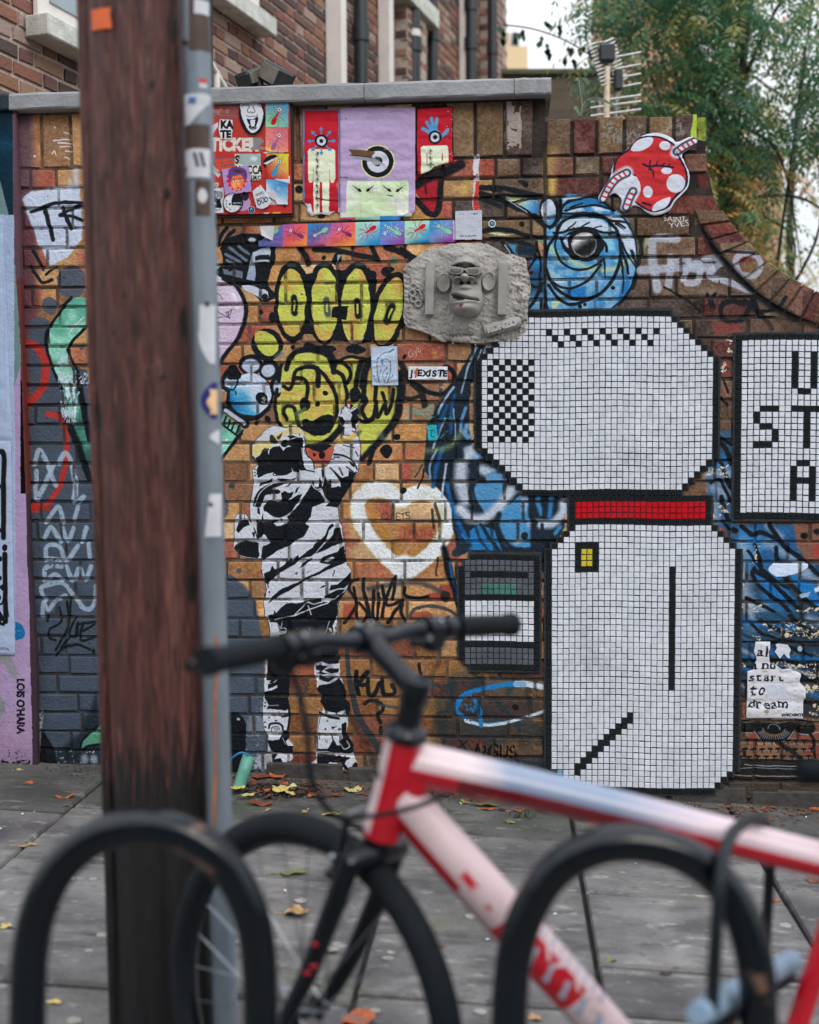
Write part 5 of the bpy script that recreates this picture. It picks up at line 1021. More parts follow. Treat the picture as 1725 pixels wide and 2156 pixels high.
def small_prints():
 p = PB['E4']; p.rect(700,-260,1010,105,(184,188,200)); p.text('Ronzo*Collab LDN22', 764,72,15,(34,38,48), sx=1.02, bold=.01)
 p = PB['C2']; p.text('hape*', 1493,1237,9,(34,38,48)); p.text('Web3.0', 1560,1236,9,(34,38,48))
 p = PB['E5']; p.dot(171,431,40,42,(206,212,222))
 for i in range(14): a = i * math.pi / 7; p.dot(171 + 36 * math.cos(a),431 + 36 * math.sin(a),7,7,(206,212,222))
 p.dot(171,432,27,28,(18,54,84)); p.dot(171,432,14,15,(150,190,210)); p.dot(171,434,7,8,(14,22,30))
 p = PB['E8']; p.rect(60,240,450,400,(208,212,220))
 x = 96
 for ch, w, dy, h in (("J", 24,0,54),("'", 14,0,54),("E", 38,0,58),("X", 42,6,54),("I", 22,0,58),("S", 38,5,56),("T", 36,0,58),("E", 36,4,56),(".", 16,0,60)):
  p.text(ch, x, 352 + dy * .5, h * 1.04,(14,16,26), bold=.045, shear=.12, sx=1.02); x += w + 11
 p.poly([(125,320),(150,285),(166,282),(160,320),(150,365),(135,366),(138,335)],(176,92,60), smooth=2)
 p = PB['G4']; p.rect(1350,380,1620,760,(176,190,210)); p.line([(1372,408),(1590,404),(1598,732),(1383,735)],3,(120,150,180), closed=True, smooth=0); IK = (36,60,84)
 p.line([(1436,715),(1425,600),(1425,520),(1470,465),(1530,445),(1560,425)],3.5, IK); p.line([(1510,715),(1535,620),(1535,540),(1500,508),(1470,520)],3.5, IK); p.line([(1490,715),(1470,640),(1505,590)],3, IK); p.line([(1480,715),(1510,640)],3, IK); p.line([(1500,720),(1530,680),(1555,655)],3, IK); p.line([(1420,715),(1395,660)],3, IK); p.line([(1440,715),(1440,650),(1455,610)],3, IK)
 for i in range(9): p.dot(1528 + i * 4.5,452 - i * 3.5,6,6,(40,110,140)); p.dot(1460 + (i % 3) * 7,515 + i * 5,5,5,(40,110,140))
 for x, y in ((1505,588),(1455,608),(1510,636),(1555,652),(1395,656)): p.dot(x, y, 6,6, IK)
 p.text('The river of life makes us smooth', 1424,690,9, IK, rot=-math.pi / 2 + .03, sx=1.15); p.text('as river stones', 1538,530,10, IK, rot=math.pi / 2, sx=1.2); p.text('Siren Sugar', 1524,722,10, IK, sx=.9)
def ball_sticker():
 p = PB['C3']; R = (190,48,52); W = (206,210,222); N = (24,26,48)
 p.rect(600,640,1140,1100, W)
 p.poly([(690,860),(710,790),(770,745),(800,700),(870,682),(940,690),(1010,735),(1035,800),(1062,860),(1062,930),(1000,1000),(965,1045),(900,1066),(850,1050),(790,1012),(730,980),(700,930)], N, smooth=4)
 p.poly([(700,862),(718,798),(776,752),(806,708),(870,690),(938,698),(1002,742),(1026,804),(1052,862),(1052,926),(992,992),(958,1036),(900,1057),(854,1042),(796,1004),(738,972),(708,926)], R, smooth=4)
 p.poly([(780,755),(806,712),(850,692),(893,692),(880,730),(830,758)], W, smooth=3); p.dot(952,732,28,23, W, rot=.3); p.dot(960,857,28,17, W); p.dot(1006,920,46,48, W, rot=.4); p.dot(866,963,24,29, W, rot=-.2); p.dot(764,942,66,74, W, rot=-.1); p.poly([(888,1058),(900,1025),(940,1000),(980,990),(960,1036),(920,1055)], W, smooth=3)
 p.line([(720,870),(765,865),(800,880)],9, N); p.line([(700,930),(700,900),(765,870)],8, N)
 def straw(q, w=28):
  p.line(q, w + 36, W, smooth=3); p.line(q, w + 12, N, smooth=3); p.line(q, w - 4, W, smooth=3); s_ = spline(q, 8)
  d = np.r_[0, np.cumsum(np.hypot(*np.diff(s_, axis=0).T))]; n = int(d[-1] / 24)
  for i in range(n):
   t = d[-1] * (i + .5) / n; x, y = np.interp(t, d, s_[:, 0]), np.interp(t, d, s_[:, 1]); x2, y2 = np.interp(t + 3, d, s_[:, 0]), np.interp(t + 3, d, s_[:, 1]); L = math.hypot(x2 - x, y2 - y) + 1e-6; nx, ny = -(y2 - y) / L, (x2 - x) / L
   p.line([(x - nx * 8, y - ny * 8),(x + nx * 8 + 4, y + ny * 8)],9, R, smooth=0)
 straw([(642,1000),(672,940),(710,895),(760,868)]); straw([(758,1040),(772,1000),(792,960)]); straw([(1012,762),(1050,735),(1100,710)])
 p.line([(842,824),(870,836),(920,832),(992,840)],9, N); p.line([(872,838),(892,862),(894,890)],7, N)
 for a, b, c, d in ((875,830,878,806),(905,832,915,812),(935,834,950,820),(965,838,975,826),(885,855,870,850)): p.line([(a, b),(c, d)],7, N)
 p.line([(1012,770),(1030,800),(1022,800)],6, N); p.line([(840,1018),(880,1030)],10, N)
def dream_sheet():
 p = PB['E6']; p.rect(460,290,1160,1160,(210,210,216)); T = (30,32,44)
 p.flecks(520,660,1100,1120,60,9,(176,172,168),4); p.dot(714,1064,26,20,(150,132,104), soft=6); p.dot(700,640,30,20,(176,166,150), soft=8); p.poly([(660,770),(930,770),(940,920),(700,900)],(188,196,212), soft=14, alpha=.7)
 for s_, x, y, w in (('al', 628,464,0),('ind', 578,604,0),('start', 526,740,0),('to', 545,880,0),('dream.', 522,1026,0)):
  xx = x
  for ch in s_:
   p.text(ch, xx, y, 106, T, bold=.022, sx=1.04, warp=1.1)
   if ch in 'nrmtiladu': p.line([(xx + 2, y - 3),(xx + (64 if ch in 'nmu' else 36), y - 3)],9, T, smooth=0, warp=1.3)  # slab feet of the typewriter face
   if ch in 'nrmiu': p.line([(xx - 6, y - 76),(xx + 16, y - 76)],9, T, smooth=0, warp=1.3)
   xx += 77 if ch != '.' else 30
 p.poly([(590,480),(745,470),(760,540),(590,545)],(208,208,214)); p.poly([(520,640),(900,650),(900,690),(640,668),(520,680)],(210,210,216)); p.text('WRDSMTH', 876,1116,30, T, bold=.06, sx=1.25)
 p.flecks(520,650,1000,1040,80,8,(206,206,212),14); p.poly([(925,925),(1100,820),(1120,960),(1020,950),(960,930)],(204,204,210), soft=3)
 p.line([(505,752),(700,756),(1080,748)],5,(160,160,168)); p.line([(505,925),(900,930),(1120,925)],5,(168,168,176)); p.poly([(830,570),(900,600),(1000,640),(860,650)],(190,190,198)); p.line([(830,575),(880,640),(960,620),(1040,632)],6,(150,148,156))
 p.rect(790,300,1000,500,(206,208,216)); p.rect(1030,340,1120,430,(160,168,172))
for fn in (end_panel, end_sheets, big_posters, strip, board, small_prints, ball_sticker, dream_sheet): fn()

def to_image(name, L):
 im = bpy.data.images.new(name, TW, TH, alpha=True, float_buffer=False)
 im.alpha_mode = 'CHANNEL_PACKED'
 im.pixels.foreach_set(np.clip(L.c, 0,1).astype(np.float32).ravel())
 im.update(); im.pack()
 return im
IMG_A, IMG_B = to_image('wall_paint', LA), to_image('wall_prints', LB)
# ---------------------------------------------------------------- the brick wall
GAIN = 1.24
root = empty('brick_wall', WORG, -YAW, label='old stock brick garden wall covered in graffiti, stepped down and curving at the right', cat='wall')
def wall_tex_mat(name, im, rough0=.85, rough1=.5, bump=.5, bscale=90, gain=GAIN, paper=False):
 m = bpy.data.materials.new(name); m.use_nodes = True; n, l = m.node_tree.nodes, m.node_tree.links; b = n['Principled BSDF']
 tc = n.new('ShaderNodeTexCoord'); tc.object = root
 sx = n.new('ShaderNodeSeparateXYZ'); l.new(tc.outputs['Object'], sx.inputs[0])
 mu = n.new('ShaderNodeMapRange'); mu.inputs['From Min'].default_value = U0; mu.inputs['From Max'].default_value = U0 + TW * TEX; mu.clamp = False
 mv = n.new('ShaderNodeMapRange'); mv.inputs['From Min'].default_value = V0; mv.inputs['From Max'].default_value = V0 + TH * TEX; mv.clamp = False
 l.new(sx.outputs[0], mu.inputs[0]); l.new(sx.outputs[2], mv.inputs[0])
 cb = n.new('ShaderNodeCombineXYZ'); l.new(mu.outputs[0], cb.inputs[0]); l.new(mv.outputs[0], cb.inputs[1])
 ti = n.new('ShaderNodeTexImage'); ti.image = im; ti.extension = 'EXTEND'; l.new(cb.outputs[0], ti.inputs[0])
 nz = n.new('ShaderNodeTexNoise'); nz.inputs['Scale'].default_value = 14; nz.inputs['Detail'].default_value = 8; nz.inputs['Roughness'].default_value = .7; l.new(tc.outputs['Object'], nz.inputs[0])
 mr = n.new('ShaderNodeMapRange'); mr.inputs['From Min'].default_value = .3; mr.inputs['From Max'].default_value = .7; mr.inputs['To Min'].default_value = gain * (.95 if paper else .84); mr.inputs['To Max'].default_value = gain * (1.04 if paper else 1.12); l.new(nz.outputs['Fac'], mr.inputs[0])
 mx = n.new('ShaderNodeVectorMath'); mx.operation = 'SCALE'; l.new(ti.outputs['Color'], mx.inputs[0]); l.new(mr.outputs[0], mx.inputs['Scale']); l.new(mx.outputs[0], b.inputs['Base Color'])
 r = n.new('ShaderNodeMapRange'); r.inputs['To Min'].default_value = rough0; r.inputs['To Max'].default_value = rough1; l.new(ti.outputs['Alpha'], r.inputs[0]); l.new(r.outputs[0], b.inputs['Roughness']); b.inputs['Specular IOR Level'].default_value = .15
 n2 = n.new('ShaderNodeTexNoise'); n2.inputs['Scale'].default_value = bscale; n2.inputs['Detail'].default_value = 5; n2.inputs['Roughness'].default_value = .6; l.new(tc.outputs['Object'], n2.inputs[0])
 n3 = n.new('ShaderNodeTexVoronoi'); n3.inputs['Scale'].default_value = 130 if not paper else 16; l.new(tc.outputs['Object'], n3.inputs[0])
 v3 = n.new('ShaderNodeMapRange'); v3.inputs['From Min'].default_value = 0; v3.inputs['From Max'].default_value = .22; l.new(n3.outputs['Distance'], v3.inputs[0])
 ad = n.new('ShaderNodeMath'); ad.operation = 'ADD'; l.new(n2.outputs['Fac'], ad.inputs[0])
 sc = n.new('ShaderNodeMath'); sc.operation = 'MULTIPLY'; sc.inputs[1].default_value = .25; l.new(v3.outputs[0], sc.inputs[0]); l.new(sc.outputs[0], ad.inputs[1])
 bp = n.new('ShaderNodeBump'); bp.inputs['Strength'].default_value = bump; bp.inputs['Distance'].default_value = .008 if not paper else .012; l.new(ad.outputs[0], bp.inputs['Height']); l.new(bp.outputs[0], b.inputs['Normal'])
 return m
M_WALL = wall_tex_mat('painted_brick', IMG_A, .88, .55, .85,75)
M_MORT = wall_tex_mat('painted_mortar', IMG_A, .95, .75, .8,60, gain=.9)
M_PAPER = wall_tex_mat('pasted_paper', IMG_B, .8, .8, .5,30, gain=1.16, paper=True)
M_BOARDP = wall_tex_mat('painted_board', IMG_B, .6, .6, .25,60, gain=1.12, paper=True)
M_RENDER = wall_tex_mat('painted_render', IMG_B, .75, .75, .55,70, gain=1.12)
def brick_mesh(name, w, d, h, seed, c=.004, j=.0022):
 r = random.Random(seed); J = lambda: r.uniform(-j, j)
 hw, hh = w / 2, h / 2; cs = [(-hw, -hh),(hw, -hh),(hw, hh),(-hw, hh)]
 out = [(x + J(), z + J()) for x, z in cs]
 v = [(x, d, z) for x, z in cs] + [(x, c + abs(J()), z) for x, z in out]
 ins = []
 for i in range(4):  # eight points round the face: worn corners
  (x0, z0),(x1, z1) = out[i], out[(i + 1) % 4]
  mx, mz = (x0 + x1) / 2 + J() * .6,(z0 + z1) / 2 + J() * .6
  k = c * r.uniform(.7,2.0)
  ins.append((x0 - math.copysign(k, x0), J() * .5, z0 - math.copysign(k, z0)))
  ins.append((mx - (math.copysign(c, mx) if abs(mx) > hw * .5 else 0), J() * .5, mz - (math.copysign(c, mz) if abs(mz) > hh * .5 else 0)))
 v += ins
 f = [(0,4,5,1),(1,5,6,2),(2,6,7,3),(3,7,4,0)]
 for i in range(4):
  a, b = 4 + i, 4 + (i + 1) % 4; p, q, s_ = 8 + 2 * i, 9 + 2 * i, 8 + (2 * i + 2) % 8
  f += [(a, p, q),(a, q, b),(b, q, s_)]
 f.append(tuple(range(8,16))[::-1])
 me = mesh(name, v, f, M_WALL); fix_normals(me); return me
BV = {k: [brick_mesh('brick', w, .1, h, i * 7 + n) for i in range(6)] for n, (k, w, h) in enumerate((('s', ST, PITCH - JOINT),('h', HD, PITCH - JOINT),('e', .1, COP_B - V_SOL - .014)))}
hide = [  # readings where something stands in front (pole, posters, mosaics): those bricks show least
 (165,0,480,2156),(640,225,955,460),(850,515,1115,720),(990,655,1512,1065),(1150,1060,1545,1680),(1548,700,1900,1095),(0,0,45,2156),(440,222,612,455),(960,1160,1145,1400)]
def hidden(u, v):
 x, y = D_of(u, v)
 return any(a < x < c and b < y < d for a, b, c, d in hide) or x < 0 or x > 1725
order = sorted(range(len(BR)), key=lambda i: (hidden((BR[i][0] + BR[i][1]) / 2,(BR[i][2] + BR[i][3]) / 2),-(BR[i][1] - BR[i][0]) * (BR[i][3] - BR[i][2])))
singles = set(order[:300]); rest = MB()
for i, b in enumerate(BR):
 u0, u1, v0, v1, kind, poly = b; w, h = u1 - u0, v1 - v0; cx, cz = (u0 + u1) / 2,(v0 + v1) / 2
 dy = g.uniform(-.0025, .003) ; rz = g.uniform(-.006, .006)
 if kind == 'cut':
  mb = MB(); c = (sum(p[0] for p in poly) / len(poly), sum(p[1] for p in poly) / len(poly))
  inn = [(p[0] + (c[0] - p[0]) * .06, p[1] + (c[1] - p[1]) * .1) for p in poly]; n = len(poly)
  vv = [(x - cx, 0, z - cz) for x, z in inn] + [(x - cx, .006, z - cz) for x, z in poly] + [(x - cx, .16 if u0 > 1.0 else .1, z - cz) for x, z in poly]
  ff = [tuple(range(n))] + [(k, k + n, (k + 1) % n + n, (k + 1) % n) for k in range(n)] + [(k + n, k + 2 * n, (k + 1) % n + 2 * n, (k + 1) % n + n) for k in range(n)] + [tuple(range(2 * n, 3 * n))[::-1]]
  me = mesh('brick', vv, ff, M_WALL); fix_normals(me); sx = sz = 1
 else:
  key = 'e' if kind == 'end' else ('s' if w > .14 else 'h'); me = BV[key][g.randrange(6)]
  sx = w / {'s': ST, 'h': HD, 'e': .1}[key]; sz = h / ((COP_B - V_SOL - .014) if key == 'e' else PITCH - JOINT)
 if i in singles:
  o = link('brick', me, root); o.location = (cx, dy, cz); o.scale = (sx, 1, sz); o.rotation_euler = (0, rz, 0)
 else:
  rest.add([(cx + q.co.x * sx, dy + q.co.y, cz + q.co.z * sz) for q in me.vertices],[tuple(p.vertices) for p in me.polygons])
tag(rest.build('bricks', M_WALL, root), kind='stuff')
# mortar and the core of the wall, following its outline
top = [(U_END - .003, V_SOL + .02),(U_END - .003, V_EDGE - .012),(U_CRACK + .001, V_EDGE - .012),(U_CRACK + .001, COP_B),(UL, COP_B)]
cv = [p for p in curve_out if p[0] > U_END + .001]
outline = [(UL, -.3),(UR, -.3),(UR, cv[-1][1] - .012)] + [(p[0] - .006, p[1] - .008) for p in cv[::-1]] + top
def wp(x, z, d): return (x, d, z)
mo = MB().prism(outline, .0085, .225, wp).build('mortar', M_MORT, root); fix_normals(mo.data)
# foot of the wall: a course of engineering blocks set forward a little
M_FOOT = mat('grimy_footing', (.055, .05, .045), .9, var=.4, vscale=12, bump=.9, bscale=30)
# coping stones
M_COP = mat('weathered_concrete', lin((148,150,152)), .85, var=.2, vscale=6, bump=.45, bscale=60, detail=9)
M_COPN = mat('navy_paint', lin((16,40,54)), .6, var=.2, bump=.2)
cu = [UL, wall_uv(29,215)[0], wall_uv(355,215)[0], wall_uv(770,200)[0], wall_uv(1083,190)[0], wall_uv(1161,188)[0]]
for i in range(5):
 a, b = cu[i] + .0015, cu[i + 1] - .0015
 mb = MB(); nseg = 10
 rr = random.Random(i); vs = []; hh = COP_T - COP_B
 for k in range(nseg + 1):
  x = a + (b - a) * k / nseg; e = [rr.uniform(-.002, .002) for _ in range(6)]
  vs += [(x, -.052 + e[0], COP_B),(x, -.056 + e[1], COP_B + .006),(x, -.054 + e[2] * 1.5, COP_T - .010 + e[3]),(x, -.045 + e[4], COP_T + e[5]),(x, .1, COP_T + .012),(x, .27, COP_T),(x, .275, COP_B)]
 fs = []
 for k in range(nseg):
  for j in range(7): fs.append((k * 7 + j, k * 7 + (j + 1) % 7,(k + 1) * 7 + (j + 1) % 7,(k + 1) * 7 + j))
 fs += [tuple(range(7))[::-1], tuple(nseg * 7 + j for j in range(7))]
 o = mobj('coping_stone', vs, fs, M_COPN if i == 0 else M_COP, root); fix_normals(o.data)
 if i == 0: o['label'] = 'navy painted coping stone'
for k in range(8):  # footing blocks
 a = wall_uv(560 + k * 170,1650)[0]; b = wall_uv(560 + (k + 1) * 170,1650)[0] - .01
 zz = ground_z((WORG + WU * a).x, 0); o = MB().box(((a + b) / 2, .054, zz + .005),(b - a, .12, .12 + .0), bev=.012).build('footing_block', M_FOOT, root)

# ---------------------------------------------------------------- painted end panel at the left
def paper(name, pts, pen, off, thick, m, label, cat, curl=None, group=None, parent=None):
 """a flat sheet on the wall with its outline in crop readings"""
 P_ = [(x / pen.k + pen.x0, y / pen.k + pen.y0) for x, y in pts]; P_ = [wall_uv(a * .526396, b * .526396) for a, b in P_]
 mb = MB().prism(P_, -off - thick, -off, wp); o = mb.build(name, m, None); fix_normals(o.data)
 o.parent = root if parent is None else parent
 return o
def top_level(o, label, cat, group=None):
 """place in the world on its own, not as a child of the wall"""
 o.parent = None; o.matrix_world = Matrix.Translation(WORG) @ Matrix.Rotation(-YAW, 4, 'Z')
 tag(o, label, cat, group); return o
def patch(name, outline, fn, step, m, base=0.0, smooth=True, conv=None, par=None):
 """height relief over an outline in crop readings; edge dropped to base"""
 q = np.array(outline, float); x0, y0 = q.min(0); x1, y1 = q.max(0)
 xs = np.arange(x0 - step, x1 + 2 * step, step); ys = np.arange(y0 - step, y1 + 2 * step, step)
 X, Y = np.meshgrid(xs, ys); ins = np.zeros(X.shape, bool); n = len(q)
 for i in range(n):
  (ax, ay),(bx, by) = q[i], q[(i + 1) % n]
  if ay == by: continue
  lo, hi = min(ay, by), max(ay, by); ins ^= ((Y > lo) & (Y <= hi) & (X < ax + (Y - ay) * (bx - ax) / (by - ay)))
 H = fn(X, Y)
 core = ins.copy(); ring = np.zeros_like(ins)
 for dy in (-1,0,1):
  for dx in (-1,0,1): ring |= np.roll(np.roll(core, dy, 0), dx, 1)
 H = np.where(core, H, base)
 # snap the outer ring on to the outline so that the edge is not stepped
 ids = -np.ones(X.shape, int); v = []
 for j, i in zip(*np.nonzero(ring)):
  x, y = X[j, i], Y[j, i]
  if not core[j, i]:
   best = None
   for k in range(n):
    a, b = q[k], q[(k + 1) % n]; d = b - a; t = min(1, max(0,((x - a[0]) * d[0] + (y - a[1]) * d[1]) / (d @ d + 1e-9))); c = a + d * t; dd = (c[0] - x) ** 2 + (c[1] - y) ** 2
    if best is None or dd < best[0]: best = (dd, c)
   x, y = best[1]
  ids[j, i] = len(v); u, w = conv(x, y) if conv else e4uv(x, y); v.append((u, -float(H[j, i]), w))
 f = []
 for j in range(X.shape[0] - 1):
  for i in range(X.shape[1] - 1):
   a = (ids[j, i], ids[j, i + 1], ids[j + 1, i + 1], ids[j + 1, i])
   if min(a) >= 0: f.append(a)
 o = mobj(name, v, f, m, par or pr, smooth); return o
def N_(X, Y, s, seed=0):
 o = np.zeros_like(X); r = np.random.default_rng(seed)
 for _ in range(14):
  a = r.uniform(0,6.28); k = r.uniform(.5,2.4) / s; o += np.sin((X * math.cos(a) + Y * math.sin(a)) * k + r.uniform(0,6.28)) * .5
 return o / 5
def flat(name, pts, pen, label, cat, off=.005, thick=.0012, m=None, group=None):
 q = np.array(pts, float); span = (q.max(0) - q.min(0)).max() / pen.k
 if m is None and thick < .002 and span > 90:  # pasted paper follows the joints behind it and wrinkles
  conv = lambda x, y: wall_uv((x / pen.k + pen.x0) * .526396,(y / pen.k + pen.y0) * .526396)
  sd_ = int(abs(q.sum())) % 50; y0_, k_ = pen.y0, pen.k
  def H(X, Y):
   V_ = np.vectorize(lambda y: conv(q[0][0], y)[1])(Y[:, :1]) + 0 * Y
   dj = np.abs(((V_ - _j0) / PITCH + .5) % 1 - .5) * PITCH
   s_ = 60 * pen.k; w_ = N_(X * .6, Y * 1.7, s_ * .5, sd_); w2_ = N_(X + Y * .6, Y, s_ * .16, sd_ + 3)
   return off + .0012 + (0 if off > .03 else -.0022 * np.exp(-(dj / .007) ** 2)) + .0016 * w_ - .0026 * np.clip(np.abs(w2_) * 3 - 1.6,-.8,1.2) * (w_ > .1)
  o = patch(name, pts, H, max(3.0, span * pen.k / 60), M_PAPER, base=off - .001, conv=conv, par=root)
 else: o = paper(name, pts, pen, off, thick, m or M_PAPER, label, cat)
 top_level(o, label, cat, group); return o
p = PB['F']
ep = paper('rendered_pier', [(-75,236),(41,236),(50,560),(60,880),(72,1200),(84,1400),(86,1640),(-75,1640)], p, .008, .03, M_RENDER, '', ''); top_level(ep, 'rendered end pier painted navy, sage and lilac with a stencilled name', 'painted pier')
flat('poster', [(-75,380),(15,468),(20,640),(34,924),(-75,926)], p, 'upper pale blue paper sheet pasted on the painted pier at the left edge', 'poster', off=.040)
flat('poster', [(-75,926),(32,929),(40,1376),(-75,1376)], p, 'pale blue sheet with black bars and dots and a handwritten time on the lilac pier', 'poster', off=.042)
# ---------------------------------------------------------------- posters, stickers, boards
M_BOARDE = mat('shade_rim_and_screw', (.02, .018, .016), .8)
q = PB['E7']
bo = empty('sticker_board', WORG, -YAW, label='red painted wooden board crowded with stickers and ant prints under the coping', cat='sign board')
a = paper('panel', [(-320,165),(1432,152),(1470,1988),(-320,2015)], q, .012, .026, M_BOARDP, '', '', parent=bo)
b = paper('shade_rim', [(1425,150),(1478,148),(1490,2000),(1462,2000)], q, .008, .022, M_BOARDE, '', '', parent=bo); c = paper('shade_rim', [(-320,1990),(1480,1975),(1490,2030),(-320,2060)], q, .008, .022, M_BOARDE, '', '', parent=bo)  # the board's shadow built as solid black strips along its rim
def st(name, pts, label, off=.040, pen=q, thick=.0012):
 o = paper(name, pts, pen, off, thick, M_PAPER, '', '', parent=bo); o['label'] = label; return o
st('sticker', spline([(604,192),(760,184),(960,186),(1010,250),(1036,420),(1012,560),(960,652),(880,712),(790,712),(700,634),(636,520),(600,400)],3, True), 'black and white shouting face')
st('sticker', [(288,446),(502,450),(494,600),(490,774),(298,767),(266,600)], 'black and white lettered sticker')
st('sticker', [(1040,166),(1416,166),(1413,584),(1040,584)], 'red ant on blue and green')
st('sticker', [(1041,590),(1412,590),(1408,900),(1412,992),(1300,990),(1090,976),(1040,950)], 'purple ant on pink and orange', off=.041)
st('sticker', [(1052,1215),(1258,1052),(1270,1016),(1418,1012),(1418,1430),(1052,1430)], 'blue ant on yellow and red', off=.043)
st('sticker', [(1050,1436),(1200,1432),(1438,1375),(1440,1470),(1415,1530),(1412,1850),(1230,1845),(1200,1780),(1048,1700)], 'torn blue and white sheet', off=.0425)
st('sticker', [(325,1275),(760,1205),(815,1635),(380,1700)], 'painted boy with red spikes on lilac', off=.046)
st('sticker', [(532,1015),(960,1008),(965,1450),(540,1450)], 'cream lettered sticker', off=.0405)
st('sticker', spline([(207,1110),(330,1084),(490,1080),(536,1130),(532,1225),(400,1270),(320,1318),(245,1298),(218,1200)],3, True), 'orange and blue skull shaped sticker', off=.0415)
st('sticker', [(66,1560),(290,1552),(350,1985),(66,1985)], 'black and white face with spiral eyes', off=.0415)
st('sticker', [(500 + 156 * math.cos(t),1825 + 166 * math.sin(t)) for t in np.linspace(0,6.28,28, endpoint=False)], 'round black and white label', off=.044)
st('sticker', [(822,1640),(930,1545),(960,1535),(1142,1800),(1100,1880),(1000,1922),(900,1904)], 'curling script label', off=.045)
st('sticker', [(808 + 56 * math.cos(t),1933 + 62 * math.sin(t)) for t in np.linspace(0,6.28,22, endpoint=False)], 'small round drop badge')
sc_ = MB().ball(tuple(Vector((*wall_uv((820 + 1355 / 4.145) * .5264,(380 + 1860 / 4.145) * .5264),0)).xzy - Vector((0, .04,0))), .006); sc_.build('screw', M_BOARDE, bo)
c2 = PB['C2']
flat('poster', [(593,632),(807,627),(806,1222),(770,1218),(745,1240),(700,1230),(640,1245),(615,1215),(622,1190),(594,1165)], c2, 'narrow red poster of a cream figure with a target head and arrows', 'poster', off=.006)
flat('poster', [(808,622),(1000,616),(1240,618),(1239,900),(1238,1218),(1222,1228),(1218,1248),(1148,1252),(1146,1268),(808,1262)], c2, 'large lilac poster with a big target and four black ants', 'poster', off=.0085)
flat('poster', [(1250,627),(1350,612),(1452,614),(1456,760),(1460,935),(1400,945),(1345,962),(1320,985),(1275,1003),(1250,985),(1242,800)], c2, 'short torn red poster with a blue hand over a target', 'poster', off=.007)
st2 = flat('poster_strip', [(368,180),(384,178),(520,76),(1130,58),(1598,48),(1599,185),(1130,205),(700,214),(370,217)], PB['C4'], 'long paper strip of eight bright squares each with an ant', 'paper strip', off=.007)
mbc = MB(); cc = [wall_uv((800 + x / 1.568) * .5264,(850 + y / 1.568) * .5264) for x, y in ((386,94),(472,86),(458,178),(398,152))]
M_WP = mat('white_paper', lin((206,208,214)), .8, var=.06, vscale=30, bump=.3, bscale=50)
mbc.add([(cc[0][0],-.030, cc[0][1]),(cc[1][0],-.012, cc[1][1]),(cc[2][0],-.010, cc[2][1]),(cc[3][0],-.034, cc[3][1])],[(0,1,2,3)])
o = mbc.build('curled_corner', M_WP, st2)
M_PLATE = mat('satin_plate', lin((186,190,200)), .35, metal=.2, var=.05)
flat('plaque_plate', [(1469,1216),(1622,1210),(1623,1380),(1470,1385)], c2, 'small square grey metal plate with tiny lettering beside the ant strip', 'plate', off=.006, thick=.004)
pl = flat('sticker', [(171 + (40 + 2 * math.cos(7 * t)) * math.cos(t) * .92,431 + (40 + 2 * math.cos(7 * t)) * math.sin(t) * .95) for t in np.linspace(0,6.28,56, endpoint=False)], PB['E5'], 'tiny scalloped blue and white eye sticker right of the grey plate', 'sticker', off=.005)
flat('sticker', [(78,263),(434,264),(433,386),(79,383)], PB['E8'], 'white rectangular sticker with bold black slanted French words', 'sticker', off=.006)
flat('drawing_sheet', [(1367,404),(1595,398),(1604,736),(1378,741)], PB['G4'], 'pale blue sheet with an ink drawing of flowers among the yellow graffiti', 'drawing', off=.006)
c3 = PB['C3']
flat('sticker', spline([(775,738),(812,698),(860,674),(922,667),(982,690),(1012,714),(1068,690),(1100,689),(1117,706),(1108,728),(1032,776),(1046,802),(1056,832),(1072,862),(1074,902),(1062,948),(1004,1008),(972,1058),(905,1081),(860,1066),(832,1042),(792,1032),(772,1056),(745,1062),(728,1044),(736,1002),(702,968),(672,984),(650,1010),(630,1015),(617,995),(640,948),(678,892),(688,840),(718,790)],3, True), c3, 'large cut-out paper ball, red with white spots and striped straws', 'paste-up', off=.007)
flat('notice', [(600,310),(620,312),(755,312),(758,380),(742,420),(748,520),(765,566),(830,572),(880,610),(960,603),(1040,632),(1085,655),(1090,680),(1068,740),(1110,790),(1138,830),(1136,920),(1112,945),(1110,1140),(920,1138),(770,1134),(505,1136),(498,1110),(508,900),(510,632),(575,614),(585,560),(612,500),(590,440),(580,425)], PB['E6'], 'torn white paper with typewriter words about starting to dream', 'notice', off=.006)
flat('paper_scrap', [(812,340),(850,332),(945,345),(978,400),(960,450),(972,492),(940,485),(905,440),(860,495),(830,450),(805,420),(830,380)], PB['E6'], 'small torn scrap of white paper right of the typewriter notice', 'paper scrap', off=.005)
flat('washer', [(1074 + 26 * math.cos(t),388 + 30 * math.sin(t)) for t in np.linspace(0,6.28,18, endpoint=False)], PB['E6'], 'small round grey disc stuck on the blue paint above the notice', 'disc', off=.006, thick=.003)

